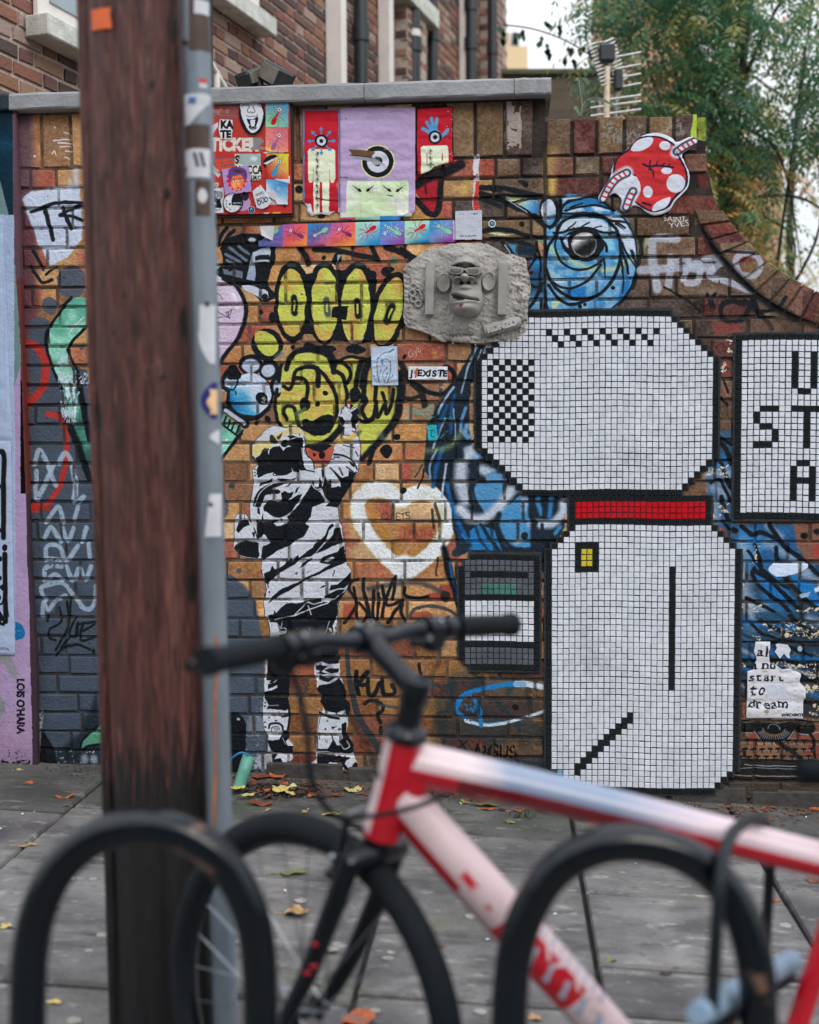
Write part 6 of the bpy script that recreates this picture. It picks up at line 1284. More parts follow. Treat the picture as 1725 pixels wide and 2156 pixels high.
# ---------------------------------------------------------------- tile mosaics
def tile_mat(name, c, rough=.22, var=.07):
 m = mat(name, lin(c), rough, var=var, vscale=9, bump=.08, bscale=200, spec=.5); n, l = m.node_tree.nodes, m.node_tree.links; b = n['Principled BSDF']
 gi = n.new('ShaderNodeNewGeometry'); oi = n.new('ShaderNodeObjectInfo'); ad = n.new('ShaderNodeMath'); l.new(gi.outputs['Random Per Island'], ad.inputs[0]); l.new(oi.outputs['Random'], ad.inputs[1]); fr = n.new('ShaderNodeMath'); fr.operation = 'FRACT'; l.new(ad.outputs[0], fr.inputs[0])
 mr = n.new('ShaderNodeMapRange'); mr.inputs['To Min'].default_value = .9; mr.inputs['To Max'].default_value = 1.03; l.new(fr.outputs[0], mr.inputs[0])
 nz = n.new('ShaderNodeTexNoise'); nz.inputs['Scale'].default_value = 2.2; nz.inputs['Detail'].default_value = 9; nz.inputs['Roughness'].default_value = .75; l.new(gi.outputs['Position'], nz.inputs[0]); m2 = n.new('ShaderNodeMapRange'); m2.inputs['From Min'].default_value = .58; m2.inputs['From Max'].default_value = .72; m2.inputs['To Min'].default_value = 1; m2.inputs['To Max'].default_value = .68; l.new(nz.outputs['Fac'], m2.inputs[0])
 mu = n.new('ShaderNodeMath'); mu.operation = 'MULTIPLY'; l.new(mr.outputs[0], mu.inputs[0]); l.new(m2.outputs[0], mu.inputs[1]); v = n.new('ShaderNodeVectorMath'); v.operation = 'SCALE'; l.new(b.inputs['Base Color'].links[0].from_socket, v.inputs[0]); l.new(mu.outputs[0], v.inputs['Scale']); l.new(v.outputs[0], b.inputs['Base Color']); return m
M_TW = tile_mat('white_tile', (226,230,238), .25); M_TK = tile_mat('black_tile', (26,32,34), .2, .3); M_TR = tile_mat('red_tile', (200,18,34)); M_TY = tile_mat('yellow_tile', (214,196,56)); M_TG = tile_mat('grey_tile', (92,98,106), .4, .2); M_TT = tile_mat('teal_tile', (76,124,112), .4, .2); M_TB = tile_mat('pale_blue_tile', (120,170,200))
TM = dict(w=M_TW, k=M_TK, r=M_TR, y=M_TY, g=M_TG, t=M_TT, b=M_TB)
M_GROUT = mat('grey_grout', lin((48,51,54)), .95, var=.3, vscale=25, bump=.8, bscale=90)
def mosaic(name, cells, uv0, pu, pv, label, cat, nsingle, seed, front=.008):
 r = random.Random(seed); rt = empty(name, WORG, -YAW, label=label, cat=cat)
 U = lambda c: uv0[0] + c * pu; V = lambda q_: uv0[1] - q_ * pv
 w, h = pu * .86, pv * .86
 def tm(k):
  hw, hh = w / 2, h / 2; c = .0012; jj = [r.uniform(-.0006, .0006) for _ in range(8)]
  v = [(-hw + jj[0], .004,-hh + jj[1]),(hw + jj[2], .004,-hh + jj[3]),(hw + jj[4], .004, hh + jj[5]),(-hw + jj[6], .004, hh + jj[7])]
  v += [(x, -.0012, z) for x, _, z in v] + [(x - math.copysign(c, x),-.003, z - math.copysign(c, z)) for x, _, z in v]
  f = [(a, a + 4,(a + 1) % 4 + 4,(a + 1) % 4) for a in range(4)] + [(a + 4, a + 8,(a + 1) % 4 + 8,(a + 1) % 4 + 4) for a in range(4)] + [(11,10,9,8)]
  me = mesh('tile', v, f, TM[k]); fix_normals(me); return me
 var = {k: [tm(k) for _ in range(3)] for k in set(cells.values())}
 vis = [c for c in cells if -5 < D_of(U(c[0]), V(c[1]))[0] < 1720 and D_of(U(c[0]), V(c[1]))[1] < 1560]
 vis.sort(key=lambda c: (-c[0] if cells[c] != 'w' else -c[0] * .5 + 20)); single = set(vis[:nsingle])
 keys = list(TM); big = MB()
 for (c, q_), k in cells.items():
  me = r.choice(var[k]); x, z = U(c + .5) + r.uniform(-.0005, .0005), V(q_ + .5) + r.uniform(-.0008, .0008) + .002 * math.sin(c * .31) + .0015 * math.sin(q_ * .5 + c * .1); rot = r.uniform(-.018, .018); y = -front + r.uniform(-.0006, .0008); tx, tz = r.uniform(-.022, .022), r.uniform(-.022, .022)
  if (c, q_) in single:
   o = link('tile', me, rt); o.location = (x, y, z); o.rotation_euler = (tx, rot, tz)
  else:
   cs, sn = math.cos(rot), math.sin(rot); big.add([(x + p_.co.x * cs + p_.co.z * sn, y + p_.co.y + p_.co.x * tz + p_.co.z * tx, z - p_.co.x * sn + p_.co.z * cs) for p_ in me.vertices],[tuple(a.vertices) for a in me.polygons], keys.index(k))
 tag(big.build('tiles', [TM[k] for k in keys], rt), kind='stuff')
 gb = MB(); rows = sorted(set(q_ for _, q_ in cells))
 for q_ in rows:
  cs = sorted(c for c, b_ in cells if b_ == q_); run = [cs[0]]
  runs = []
  for c in cs[1:]:
   if c != run[-1] + 1: runs.append(run); run = []
   run.append(c)
  runs.append(run)
  for run in runs:
   a, b_ = U(run[0]) - .007 + r.uniform(-.002, .002), U(run[-1] + 1) + .007 + r.uniform(-.002, .002)
   up = V(q_) + (.008 if not any((c, q_ - 1) in cells for c in run) else 0); dn = V(q_ + 1) - (.008 if not any((c, q_ + 1) in cells for c in run) else 0)
   gb.box(((a + b_) / 2, .01 - front / 2,(up + dn) / 2),(b_ - a, .02 + front - .002, up - dn))
 gb.build('grout', M_GROUT, rt)
 return rt
def c7uv(x, y): return wall_uv((1700 + x / 1.0266) * .526396,(1150 + y / 1.0266) * .526396)
o0 = c7uv(136,78); o1 = c7uv(136 + 24.15 * 40,78 + 24.25 * 40); pu, pv = (o1[0] - o0[0]) / 40,(o0[1] - o1[1]) / 40
cells = {}
def region(c0, r0, c1, r1, cuts, fill='w', border='k'):
 """stepped panel, inclusive cells; cuts = corner sizes tl, tr, br, bl"""
 inside = set()
 for c in range(c0, c1 + 1):
  for r in range(r0, r1 + 1):
   a, b, d, e = c - c0, c1 - c, r - r0, r1 - r
   if a + d < cuts[0] or b + d < cuts[1] or b + e < cuts[2] or a + e < cuts[3]: continue
   inside.add((c, r))
 for c, r in inside:
  edge = any((c + i, r + j) not in inside for i, j in ((1,0),(-1,0),(0,1),(0,-1)))
  cells[(c, r)] = border if edge else fill
def put(k, *lst):
 for c0, r0, c1, r1 in lst:
  for c in range(c0, c1 + 1):
   for r in range(r0, r1 + 1): cells[(c, r)] = k
region(3,1,43,31,(8,8,6,8)); region(15,36,47,82,(5,5,4,4)); region(0,42,13,61,(2,0,0,2), 'w')
put('k', *[(c, q_, c, q_) for c in range(5,13) for q_ in range(9,23) if (c + q_) % 2], *[(c, 4 + (c % 3), c, 4 + (c % 3)) for c in range(15,34)]); put('k', (19,32,42,32),(19,36,42,36),(19,33,19,35),(42,33,42,35)); put('r', (20,33,41,35))
put('k', (20,40,23,44)); put('y', (21,41,22,43)); put('k', (36,44,36,64), *[(20 + i, 78 - i, 20 + i, 79 - i) for i in range(10)])
put('g', (1,43,12,48)); put('k', (2,45,11,45),(1,49,12,49)); put('t', (4,47,9,48)); put('g', (1,58,12,60)); put('k', (1,57,12,57)); put('b', (17,79,17,80)); put('k')
mosaic('tile_mosaic', cells, o0, pu, pv, 'large white tile mosaic panel edged in black with a red band and a yellow square', 'mosaic', 300,1)
# lettered mosaic
cells2 = {}
for c in range(17):
 for r in range(31): cells2[(c, r)] = 'k' if c == 0 or r in (0,30) or c == 16 else 'w'
def put2(*l):
 for c0, r0, c1, r1 in l:
  for c in range(c0, c1 + 1):
   for r in range(r0, r1 + 1): cells2[(c, r)] = 'k'
put2((9,3,9,8),(12,3,12,8),(10,9,11,9)); put2((4,12,6,12),(3,13,3,14),(4,15,5,15),(6,16,6,17),(3,18,5,18)); put2((9,12,13,12),(11,13,11,18)); put2((10,21,11,21),(9,22,9,27),(12,22,12,27),(10,24,11,24))
def g6uv(x, y): return wall_uv((2750 + x / 1.4877) * .526396,(1250 + y / 1.4877) * .526396)
a0 = g6uv(285,133); a1 = g6uv(285 + 36.2 * 13,1230)
mosaic('letter_mosaic', cells2, a0,(a1[0] - a0[0]) / 13,(a0[1] - a1[1]) / 31, 'square white tile mosaic with black tile letters at the right edge', 'mosaic', 300,2)
# ---------------------------------------------------------------- cast stone relief
def e4uv(x, y): return wall_uv((1550 + x / 2.654) * .526396,(920 + y / 2.654) * .526396)
M_STONE = mat('cast_stone', lin((168,164,158)), .85, var=.26, vscale=10, bump=.8, bscale=55, detail=8)
M_STONE2 = mat('smooth_cast_stone', lin((158,155,149)), .6, var=.16, vscale=14, bump=.12, bscale=90)
pr = empty('stone_relief', WORG, -YAW, label='rough grey cast stone plaque with an ape head wearing a cap and glasses', cat='relief')
_k = (e4uv(1000,500)[0] - e4uv(500,500)[0]) / 500  # metres per crop unit
slab = [(165,405),(245,340),(330,275),(420,215),(500,185),(600,172),(700,148),(830,143),(960,140),(1060,152),(1150,195),(1195,225),(1270,262),(1330,258),(1400,285),(1460,300),(1478,330),(1485,420),(1510,500),(1524,600),(1515,700),(1495,780),(1492,930),(1490,1000),(1482,1090),(1440,1150),(1380,1165),(1200,1185),(1000,1210),(850,1205),(700,1190),(640,1175),(625,1190),(580,1190),(520,1160),(440,1110),(330,1070),(210,1040),(178,980),(168,900),(180,760),(180,600),(170,480)]
def slab_h(X, Y):
 cx, cy = 840,680; r = np.sqrt(((X - cx) / 700) ** 2 + ((Y - cy) / 540) ** 2)
 rough = N_(X, Y, 14,1) * .0045 + N_(X, Y, 45,2) * .007 - np.abs(N_(X, Y, 11,3)) * .006
 return .034 - .012 * r ** 4 + rough * np.where((X > 250) & (X < 1330) & (Y < 1100), .7,1.5) + .008 * np.exp(-((X - 830) ** 2 / 30000 + (Y - 270) ** 2 / 2500)) - .004 * np.exp(-((X - 840) ** 2 / 90000 + (Y - 1120) ** 2 / 3000))
patch('slab', slab, slab_h, 7, M_STONE)
def el(X, Y, cx, cy, rx, ry, h, p=2.0, rot=0):
 c, s = math.cos(rot), math.sin(rot); a = ((X - cx) * c + (Y - cy) * s) / rx; b = (-(X - cx) * s + (Y - cy) * c) / ry
 return h * np.sqrt(np.clip(1 - (np.abs(a) ** p + np.abs(b) ** p),0,1))
def sm(a, b, k=.006): return np.logaddexp(a / k, b / k) * k
def groove(X, Y, pts, w, d):
 o = np.zeros_like(X); q = spline(pts, 6)
 for a, b in zip(q, q[1:]):
  dd = b - a; t = np.clip(((X - a[0]) * dd[0] + (Y - a[1]) * dd[1]) / (dd @ dd),0,1); r = np.hypot(X - a[0] - t * dd[0], Y - a[1] - t * dd[1]); o = np.maximum(o, d * np.exp(-(r / w) ** 2))
 return o
face = [(690,420),(700,370),(735,330),(790,308),(850,304),(910,312),(960,345),(985,400),(1000,470),(1000,560),(1005,640),(1025,720),(1028,790),(1015,850),(985,900),(930,928),(860,938),(780,930),(710,905),(672,860),(655,790),(665,720),(688,650),(692,560),(680,500)]
def face_h(X, Y):
 h = el(X, Y, 845,600,172,330, .075,2.4)
 h = sm(h, el(X, Y, 845,400,150,105, .125)); h = sm(h, el(X, Y, 842,760,188,185, .118,2.2)); h = sm(h, el(X, Y, 845,850,160,95, .122))
 h = sm(h, el(X, Y, 832,545,70,62, .146), .003); h = sm(h, el(X, Y, 762,564,60,42, .142), .003); h = sm(h, el(X, Y, 902,564,60,42, .142), .003)
 h = sm(h, el(X, Y, 840,650,130,70, .118))
 h -= groove(X, Y, [(742,584),(772,566),(802,590)],15, .045) + groove(X, Y, [(866,590),(898,566),(926,584)],15, .045) + groove(X, Y, [(710,600),(740,622),(930,615),(950,598)],12, .008)
 h -= groove(X, Y, [(700,715),(740,722),(800,745),(880,768),(965,774)],11, .034); h -= el(X, Y, 770,754,70,30, .05,2, .25); h -= groove(X, Y, [(692,790),(740,792),(850,780)],7, .006)
 h += groove(X, Y, [(690,800),(760,806),(850,798),(950,786)],16, .006)
 h -= np.where((Y > 400) & (Y < 452), .024 * np.exp(-((X - 845) / 125) ** 4),0)
 for x in (730,755,780): h -= groove(X, Y, [(x, 735),(x + 3,772)],4, .004)
 return h + .02
patch('head', face, face_h, 6, M_STONE2, base=.02)
ear = lambda cx, cy, sx: [(cx + 75 * math.cos(t) * sx, cy + 106 * math.sin(t)) for t in np.linspace(0,2 * math.pi, 26, endpoint=False)]
for cx, sg in ((605,1),(1078,-1)):
 patch('ear', ear(cx, 575 if sg > 0 else 560,1),(lambda cx, cy: lambda X, Y: .03 + el(X, Y, cx, cy, 80,112, .034,3) - el(X, Y, cx, cy, 62,92, .020,2))(cx, 575 if sg > 0 else 560),6, M_STONE2, base=.02)
# cap: crown is the head's top, with a thick peak
cap = [(686,418),(700,395),(750,372),(820,362),(890,366),(950,384),(985,412),(988,436),(960,440),(900,408),(840,398),(770,404),(720,424),(700,432)]
patch('cap_peak', cap, lambda X, Y: .150 - .00009 * np.abs(X - 840) + 0 * Y - .00018 * np.clip(390 - Y, 0,60),5, M_STONE2, base=.07)
for x0, y0, s in ((820,325,1),(848,325,-1)):
 patch('cap_badge', [(x0, y0),(x0 + 22, y0 + 12),(x0 + 12, y0 + 26),(x0 + 2, y0 + 18)] if s > 0 else [(x0 + 22, y0),(x0, y0 + 12),(x0 + 10, y0 + 26),(x0 + 20, y0 + 18)], lambda X, Y: .112 + 0 * X, 5, M_STONE, base=.08)
# spectacles
fr = lambda pts, h0, h1, nm, m: patch(nm, pts, lambda X, Y: h1 + 0 * X, 5, m, base=h0)
outer = [(660,442),(700,434),(800,446),(826,455),(850,455),(880,448),(975,440),(1008,456),(1005,500),(985,520),(930,530),(880,525),(858,512),(840,482),(826,480),(808,508),(770,524),(700,514),(664,494)]
fr(outer, .08, .138, 'spectacle_frame', M_STONE2)
for ln in ([(680,456),(740,456),(802,468),(800,496),(770,508),(712,500),(682,486)],[(862,470),(900,462),(972,462),(984,474),(974,502),(920,514),(876,506)]):
 fr(ln, .130, .1402, 'spectacle_lens', mat('dusty_lens', lin((112,108,104)), .35, var=.25, vscale=30))
fr([(1000,452),(1014,448),(1012,512),(1002,504)], .06, .128, 'spectacle_arm', M_STONE2); fr([(655,440),(664,444),(668,492),(658,484)], .06, .128, 'spectacle_arm', M_STONE2)
for q in ([(418,368),(512,366),(500,914),(410,914)],[(1183,370),(1280,366),(1262,916),(1170,914)]):
 mb = MB(); pq = [e4uv(*a) for a in q]; mb.prism(pq, -.062,-.02, wp); o = mb.build('bar', M_STONE2, pr); fix_normals(o.data)
 bmx = bmesh.new(); bmx.from_mesh(o.data); bmesh.ops.bevel(bmx, geom=bmx.edges[:], offset=.002, segments=1, affect='EDGES'); bmx.to_mesh(o.data); bmx.free()
# knuckleduster
kn = MB()
for x, y in ((284,612),(272,678),(288,745),(336,792)):
 u, w = e4uv(x, y); kn.tube([(u + .024 * 0 + 32 * _k * math.cos(t),-.034, w + 31 * _k * math.sin(t)) for t in np.linspace(0,6.283,20, endpoint=False)], .0042,8, closed=True)
kn.tube([(*[e4uv(a, b)[0],-.036, e4uv(a, b)[1]],) for a, b in ((315,650),(345,650),(362,690),(372,745),(388,765))], .0055,8); kn.tube([(e4uv(a, b)[0],-.036, e4uv(a, b)[1]) for a, b in ((316,600),(345,625),(366,672))], .005,8)
kn.build('knuckleduster', M_STONE2, pr, smooth=True)
# spray can with raised letters
A_, B_ = e4uv(1030,1080), e4uv(1372,985); rd = 62 * _k
ax = Vector((B_[0] - A_[0],0, B_[1] - A_[1])).normalized(); c0 = Vector((A_[0],-.032, A_[1])); c1 = Vector((B_[0],-.032, B_[1]))
sc2 = MB(); sc2.tube([c0, c0 + ax * .004, c0 + ax * .006, c1, c1 + ax * .012, c1 + ax * .018],[rd * .96, rd * 1.03, rd, rd, rd * .75, rd * .5],24); sc2.build('spray_can', M_STONE2, pr, smooth='auto')
MB().tube([c1 + ax * .016, c1 + ax * .03], rd * .3,12).ball(c1 + ax * .034, rd * .3).build('spray_nozzle', mat('mossy_stone', lin((110,108,88)), .9, var=.3, bump=.5), pr, smooth=True)
def text_mesh(name, txt, h, M4, m, parent, ext=.002, bold=0.0, sx=1.0, spacing=1.0):
 tr, w = text_tris(txt, bold, 0, spacing); k = h / .73; mb = MB()
 for t in tr:
  a = sum((t[i][0] * t[(i + 1) % 3][1] - t[(i + 1) % 3][0] * t[i][1]) for i in range(3)); t = t if a > 0 else t[::-1]
  mb.prism([(x * k * sx, y * k) for x, y in t],-ext, 0, lambda x, y, d: M4 @ Vector((x, d, y)))
 o = mb.build(name, m, parent); return o
Mc = Matrix.Translation(Vector((e4uv(1068,1102)[0],-.032 - rd + .003, e4uv(1068,1102)[1]))) @ Matrix.Rotation(-math.atan2(B_[1] - A_[1], B_[0] - A_[0]),4, 'Y')
text_mesh('can_lettering', 'RONZO', 62 * _k, Mc, mat('pale_stone', lin((186,184,178)), .8, var=.15), pr, ext=.006, bold=.07, sx=1.02)
Mt = Matrix.Translation(Vector((e4uv(662,1140)[0],-.048, e4uv(662,1140)[1])))
text_mesh('carved_shadow_lettering', 'hape.io/ronzo', 36 * _k, Mt, mat('carved_shadow', lin((62,60,58)), .9), pr, ext=.004, sx=.93, bold=.03)  # letters stand proud; their dark colour puts in the shadow of carving
u, w = e4uv(815,832); MB().ball((u, -.135, w),36 * _k, 14,8, sc=(1, .35, .8)).build('red_mark', mat('dried_red_paint', lin((104,52,50)), .5, var=.4, vscale=60), pr, smooth=True)
for x, y, s_ in ((1325,632,20),(875,1028,18),(1425,825,20)): u, w = e4uv(x, y); MB().box((u, -.042, w),(s_ * _k * 1.6, .014, s_ * _k * 1.2), Matrix.Rotation(x, 3, 'Y') @ Matrix.Rotation(.5,3, 'X'), bev=.002).build('stone_stub', M_STONE, pr)
for x, y in ((697,1200),(935,1216),(1183,1196)): u, w = e4uv(x, y); MB().ball((u, -.01, w), .0045).build('fixing', M_WP, pr, smooth=True)
# ---------------------------------------------------------------- ground
def rand_tint(m, amt=.16):
 """per-object tint on top of a procedural colour"""
 n, l = m.node_tree.nodes, m.node_tree.links; b = n['Principled BSDF']; src = b.inputs['Base Color'].links[0].from_socket
 oi = n.new('ShaderNodeObjectInfo'); mr = n.new('ShaderNodeMapRange'); mr.inputs['To Min'].default_value = 1 - amt; mr.inputs['To Max'].default_value = 1 + amt; l.new(oi.outputs['Random'], mr.inputs[0])
 v = n.new('ShaderNodeVectorMath'); v.operation = 'SCALE'; l.new(src, v.inputs[0]); l.new(mr.outputs[0], v.inputs['Scale']); l.new(v.outputs[0], b.inputs['Base Color']); return m
def stained(name, base, dark, moss, rough=.8):
 m = mat(name, base, rough, col2=dark, vscale=3.2, bump=.5, bscale=45, detail=10); n, l = m.node_tree.nodes, m.node_tree.links; b = n['Principled BSDF']
 tc = n.new('ShaderNodeTexCoord'); geo = n.new('ShaderNodeNewGeometry')
 src = b.inputs['Base Color'].links[0].from_socket
 def layer(scale, lo, hi, col, src, stretch=None):
  nz = n.new('ShaderNodeTexNoise'); nz.inputs['Scale'].default_value = scale; nz.inputs['Detail'].default_value = 8; nz.inputs['Roughness'].default_value = .65
  mp = n.new('ShaderNodeMapping'); l.new(geo.outputs['Position'], mp.inputs[0]); l.new(mp.outputs[0], nz.inputs[0])
  if stretch: mp.inputs['Scale'].default_value = stretch
  r = n.new('ShaderNodeMapRange'); r.inputs['From Min'].default_value = lo; r.inputs['From Max'].default_value = hi; l.new(nz.outputs['Fac'], r.inputs[0])
  x = n.new('ShaderNodeMixRGB'); l.new(r.outputs[0], x.inputs[0]); l.new(src, x.inputs[1]); x.inputs[2].default_value = (*col, 1); return x.outputs[0]
 src = layer(4, .50, .66, dark, src, (1,2.6,1)); src = layer(2.3, .54, .7, moss, src); src = layer(9, .58, .66, tuple(c * 1.25 for c in base), src, (1,2.4,1)); src = layer(15, .6, .7, dark, src, (1,2,1)); src = layer(60, .62, .72, tuple(c * 1.35 for c in base), src); src = layer(38, .66, .7, tuple(c * .5 for c in dark), src)
 l.new(src, b.inputs['Base Color']); return m
M_SLAB = rand_tint(stained('york_stone', (.215, .205, .195),(.07, .066, .068),(.12, .12, .09)), .14)
M_SLABW = rand_tint(stained('mossy_stone_margin', (.13, .132, .12),(.05, .05, .045),(.06, .085, .038)), .1)
M_TARMAC = mat('dark_jointing', (.016, .016, .016), .95, var=.4, vscale=40, bump=.8, bscale=120)
def gp(s, t, dz=0.0):
 p = WORG + WU * s - WN * t; return Vector((p.x, p.y, ground_z(p.x, p.y) + dz))
def st_of(px, py):
 p = ground_at(px, py) - WORG; return p.dot(WU),-p.dot(WN)
pv_root = empty('pavement', (0,0,0)); tag(pv_root, kind='structure')
bed = mobj('joint_bed', [gp(-6,-.05,-.02), gp(6,-.05,-.02), gp(6,7,-.02), gp(-6,7,-.02)],[(3,2,1,0)], M_TARMAC, pv_root); fix_normals(bed.data)
gr = mobj('ground', [(-150,-60,-1.1),(150,-60,-1.1),(150,250,-1.1),(-150,250,-1.1)],[(0,1,2,3)], mat('earth', (.09, .08, .06), .95, var=.3, vscale=.5)); tag(gr, kind='structure')
sb = [-6,-4.7,-3.4,-2.3, st_of(143,1706)[0], st_of(838,1762)[0], st_of(1240,1940)[0], st_of(1645,1880)[0],2.35,3.4,4.8,6]
cuts = {4: [1722,1838,1988,2100],5: [1757,1832,1972,2110],6: [1762,1890,2042,2143],3: [1708,1920,2100],7: [1775,1875,2010]}
rs = random.Random(8)
def slab(s0, s1, t0, t1, m, name='paving_slab', h=.05):
 gap = .0075; s0 += gap; s1 -= gap; t0 += gap + .003; t1 -= gap + .003; c = .006; n = 3
 z = [rs.uniform(-.006, .006) for _ in range(4)]
 q = [(s0, t0),(s1, t0),(s1, t1),(s0, t1)]; cx, cy = (s0 + s1) / 2,(t0 + t1) / 2
 v = [gp(a, b, -h) for a, b in q] + [gp(a, b, z[i] - c * 1.5) for i, (a, b) in enumerate(q)] + [gp(a + math.copysign(c, cx - a), b + math.copysign(c, cy - b), z[i]) for i, (a, b) in enumerate(q)]
 f = [(k, (k + 1) % 4,(k + 1) % 4 + 4, k + 4) for k in range(4)] + [(k + 4,(k + 1) % 4 + 4,(k + 1) % 4 + 8, k + 8) for k in range(4)] + [(8,9,10,11)]
 o = mobj(name, v, f, m, pv_root); fix_normals(o.data); return o
for i in range(len(sb) - 1):
 xm = (sb[i] + sb[i + 1]) / 2
 ys = cuts.get(i)
 p = WORG + WU * xm
 if ys:
  ts = []
  px = {4: 500,5: 1000,6: 1400,3: 100,7: 1690}[i]
  ts = [st_of(px, y)[1] for y in ys]
 else: ts = [.62 + rs.uniform(-.05, .05)]
 t = ts[-1]
 while t < 6.6: t += rs.choice((.46, .6, .68)); ts.append(t)
 slab(sb[i], sb[i + 1],-.02, ts[0], M_SLABW)
 for a, b in zip(ts, ts[1:]): slab(sb[i], sb[i + 1], a, b, M_SLAB)
# ---------------------------------------------------------------- fallen leaves, litter, plants at the wall foot
def leaf_mesh(kind, seed, m):
 r = random.Random(seed); pts = []
 if kind == 'plane':
  n = 26
  for i in range(n):
   a = 2 * math.pi * i / n; lobes = .72 + .28 * abs(math.cos(2.5 * (a - math.pi / 2))) ** .8; pts.append((a, .5 * lobes * r.uniform(.9,1.06)))
 else:
  n = 18
  for i in range(n):
   a = 2 * math.pi * i / n; pts.append((a, .5 * (1 / math.sqrt(math.cos(a) ** 2 + (math.sin(a) / .42) ** 2)) * r.uniform(.93,1.05)))
 v = [(0,0, .04)]; k1, k2, ph = r.uniform(-.2, .7), r.uniform(-.1, .9), r.uniform(0,6)
 zf = lambda x, y: k1 * x * x + k2 * y * y + .05 * math.sin(9 * x + ph) + .12 * max(0, abs(y) - .2) + .02
 for f_ in (.5,1):
  for a, q in pts: x, y = q * math.cos(a) * f_, q * math.sin(a) * f_; v.append((x, y, max(.0, zf(x, y))))
 f = [(0,1 + i, 1 + (i + 1) % n) for i in range(n)] + [(1 + i, 1 + n + i, 1 + n + (i + 1) % n, 1 + (i + 1) % n) for i in range(n)]
 b = len(v); v += [(-.35,-.012, .03),(-.35, .012, .03),(-.85, .03, .06 + r.uniform(0, .1)),(-.85, .01, .06)]; f.append((b, b + 1, b + 2, b + 3))
 return mesh('fallen_leaf', v, f, m, True)
LC = dict(yellow=(198,178,104), orange=(176,92,50), brown=(120,66,44), pale=(196,192,128), green=(112,118,70), tan=(168,136,90), grey=(96,92,84), dark=(62,52,50))
LM = {k: mat('leaf_' + k, lin(c), .6, var=.35, vscale=9, bump=.3, bscale=30) for k, c in LC.items()}
LV = {(k, s_): [leaf_mesh(s_, hash((k, s_, i)) % 99 + i, LM[k]) for i in range(2)] for k in LC for s_ in ('plane', 'oval')} if False else {}
def leaf(px, py, size, col, kind, rot, where, lift=.0):
 key = (col, kind, int(rot * 7) % 3)
 if key not in LV: LV[key] = leaf_mesh(kind, (ord(col[0]) * 3 + key[2] * 5) % 97, LM[col])
 q = ground_at(px, py); o = link('fallen_leaf', LV[key]); sc = size * q.y / FPX
 o.location = (q.x, q.y, q.z + .002 + lift); o.rotation_euler = (rs.uniform(-.12, .12), rs.uniform(-.12, .12), rot); o.scale = (sc, sc, sc)
 kn_ = {'plane': 'lobed', 'oval': 'oval'}[kind]; adj = {'pale': 'pale yellow-green', 'yellow': 'yellow', 'grey': 'grey faded', 'dark': 'dark brown'}.get(col, col)
 tag(o, f'{adj} {kn_} fallen leaf {where}', 'leaf', 'fallen leaves on the pavement')
for a in ((38,1623,26, 'yellow', 'oval', .3, 'below the lilac pier'),(60,1652,24, 'orange', 'plane', 1, 'on the mossy margin left of the pole'),(137,1681,46, 'orange', 'oval', .1, 'lying flat just left of the wooden pole'),(128,1701,36, 'brown', 'oval', .35, 'at the slab edge left of the pole'),(22,1647,26, 'grey', 'oval', .1, 'at the far left near the pier'),(60,1781,44, 'tan', 'oval', .15, 'across the joint left of the pole'),(117,1914,24, 'brown', 'oval', .6, 'seen through the left cycle hoop'),(14,1952,26, 'yellow', 'plane', 1, 'at the left edge beside the cycle hoop'),(114,2112,38, 'yellow', 'oval', -.2, 'low inside the left cycle hoop'),(549,1694,58, 'brown', 'oval', .05, 'right of the metal post'),(564,1706,20, 'tan', 'oval', 1, 'below the brown one by the metal post'),(621,1664,38, 'pale', 'plane', .4, 'beside the green pipe heap'),(742,1666,42, 'pale', 'plane', 2, 'standing out between the boots and the bicycle'),(699,1716,50, 'yellow', 'oval', 2.9, 'under the brake cable'),(642,1711,16, 'tan', 'plane', 1, 'small on the bare slab by the wheel'),
   (708,1677,40, 'brown', 'oval', .2, 'behind the brake cable'),(650,1668,30, 'brown', 'plane', 3, 'beside the heap, reddish'),(937,1675,26, 'orange', 'plane', 2, 'under the top tube by the wall'),(973,1690,28, 'pale', 'oval', 1.4, 'standing by the weeds'),(1024,1697,60, 'green', 'oval', 0, 'right of the weeds'),(1030,1705,34, 'orange', 'oval', .3, 'tucked under the green one'),(1058,1706,20, 'dark', 'plane', 1, 'curled beside the grass tuft'),(1095,1708,36, 'orange', 'oval', .1, 'before the tile mosaic, flat'),(1141,1708,34, 'orange', 'plane', 2, 'before the tile mosaic, curled'),(1074,1732,24, 'green', 'plane', 1.2, 'alone on the slab under the top tube'),(1223,1726,28, 'dark', 'plane', 2, 'below the mosaic foot'),(621,1840,66, 'green', 'oval', .1, 'seen through the front wheel'),(625,1926,58, 'tan', 'plane', 0, 'lower one seen through the front wheel'),(757,2146,84, 'orange', 'plane', .5, 'large between the fork legs at the bottom'),(846,1857,22, 'dark', 'oval', .1, 'beside the fork'),(932,1994,16, 'brown', 'oval', .5, 'small right of the wheel'),(663,2076,24, 'dark', 'oval', 2.6, 'between the fork legs'),(1127,2147,32, 'tan', 'plane', .5, 'inside the right cycle hoop at its left leg'),
   (1597,1705,36, 'orange', 'oval', .05, 'below the typewriter stencil'),(1693,1716,44, 'green', 'oval', .4, 'at the right edge by the wall'),(1714,1708,30, 'orange', 'plane', 1, 'at the right edge on the green one'),(1714,1856,34, 'brown', 'plane', 1, 'right of the lock'),(1634,1898,26, 'orange', 'oval', .2, 'right of the hoop and lock'),(1403,2053,36, 'dark', 'oval', 0, 'dark diamond seen inside the right hoop'),(1286,2024,26, 'green', 'plane', .5, 'inside the right hoop by the joint'),(1520,1735,20, 'brown', 'oval', .7, 'behind the U lock')): leaf(*a)
cl = random.Random(4)  # heap by the pipe: countable larger leaves
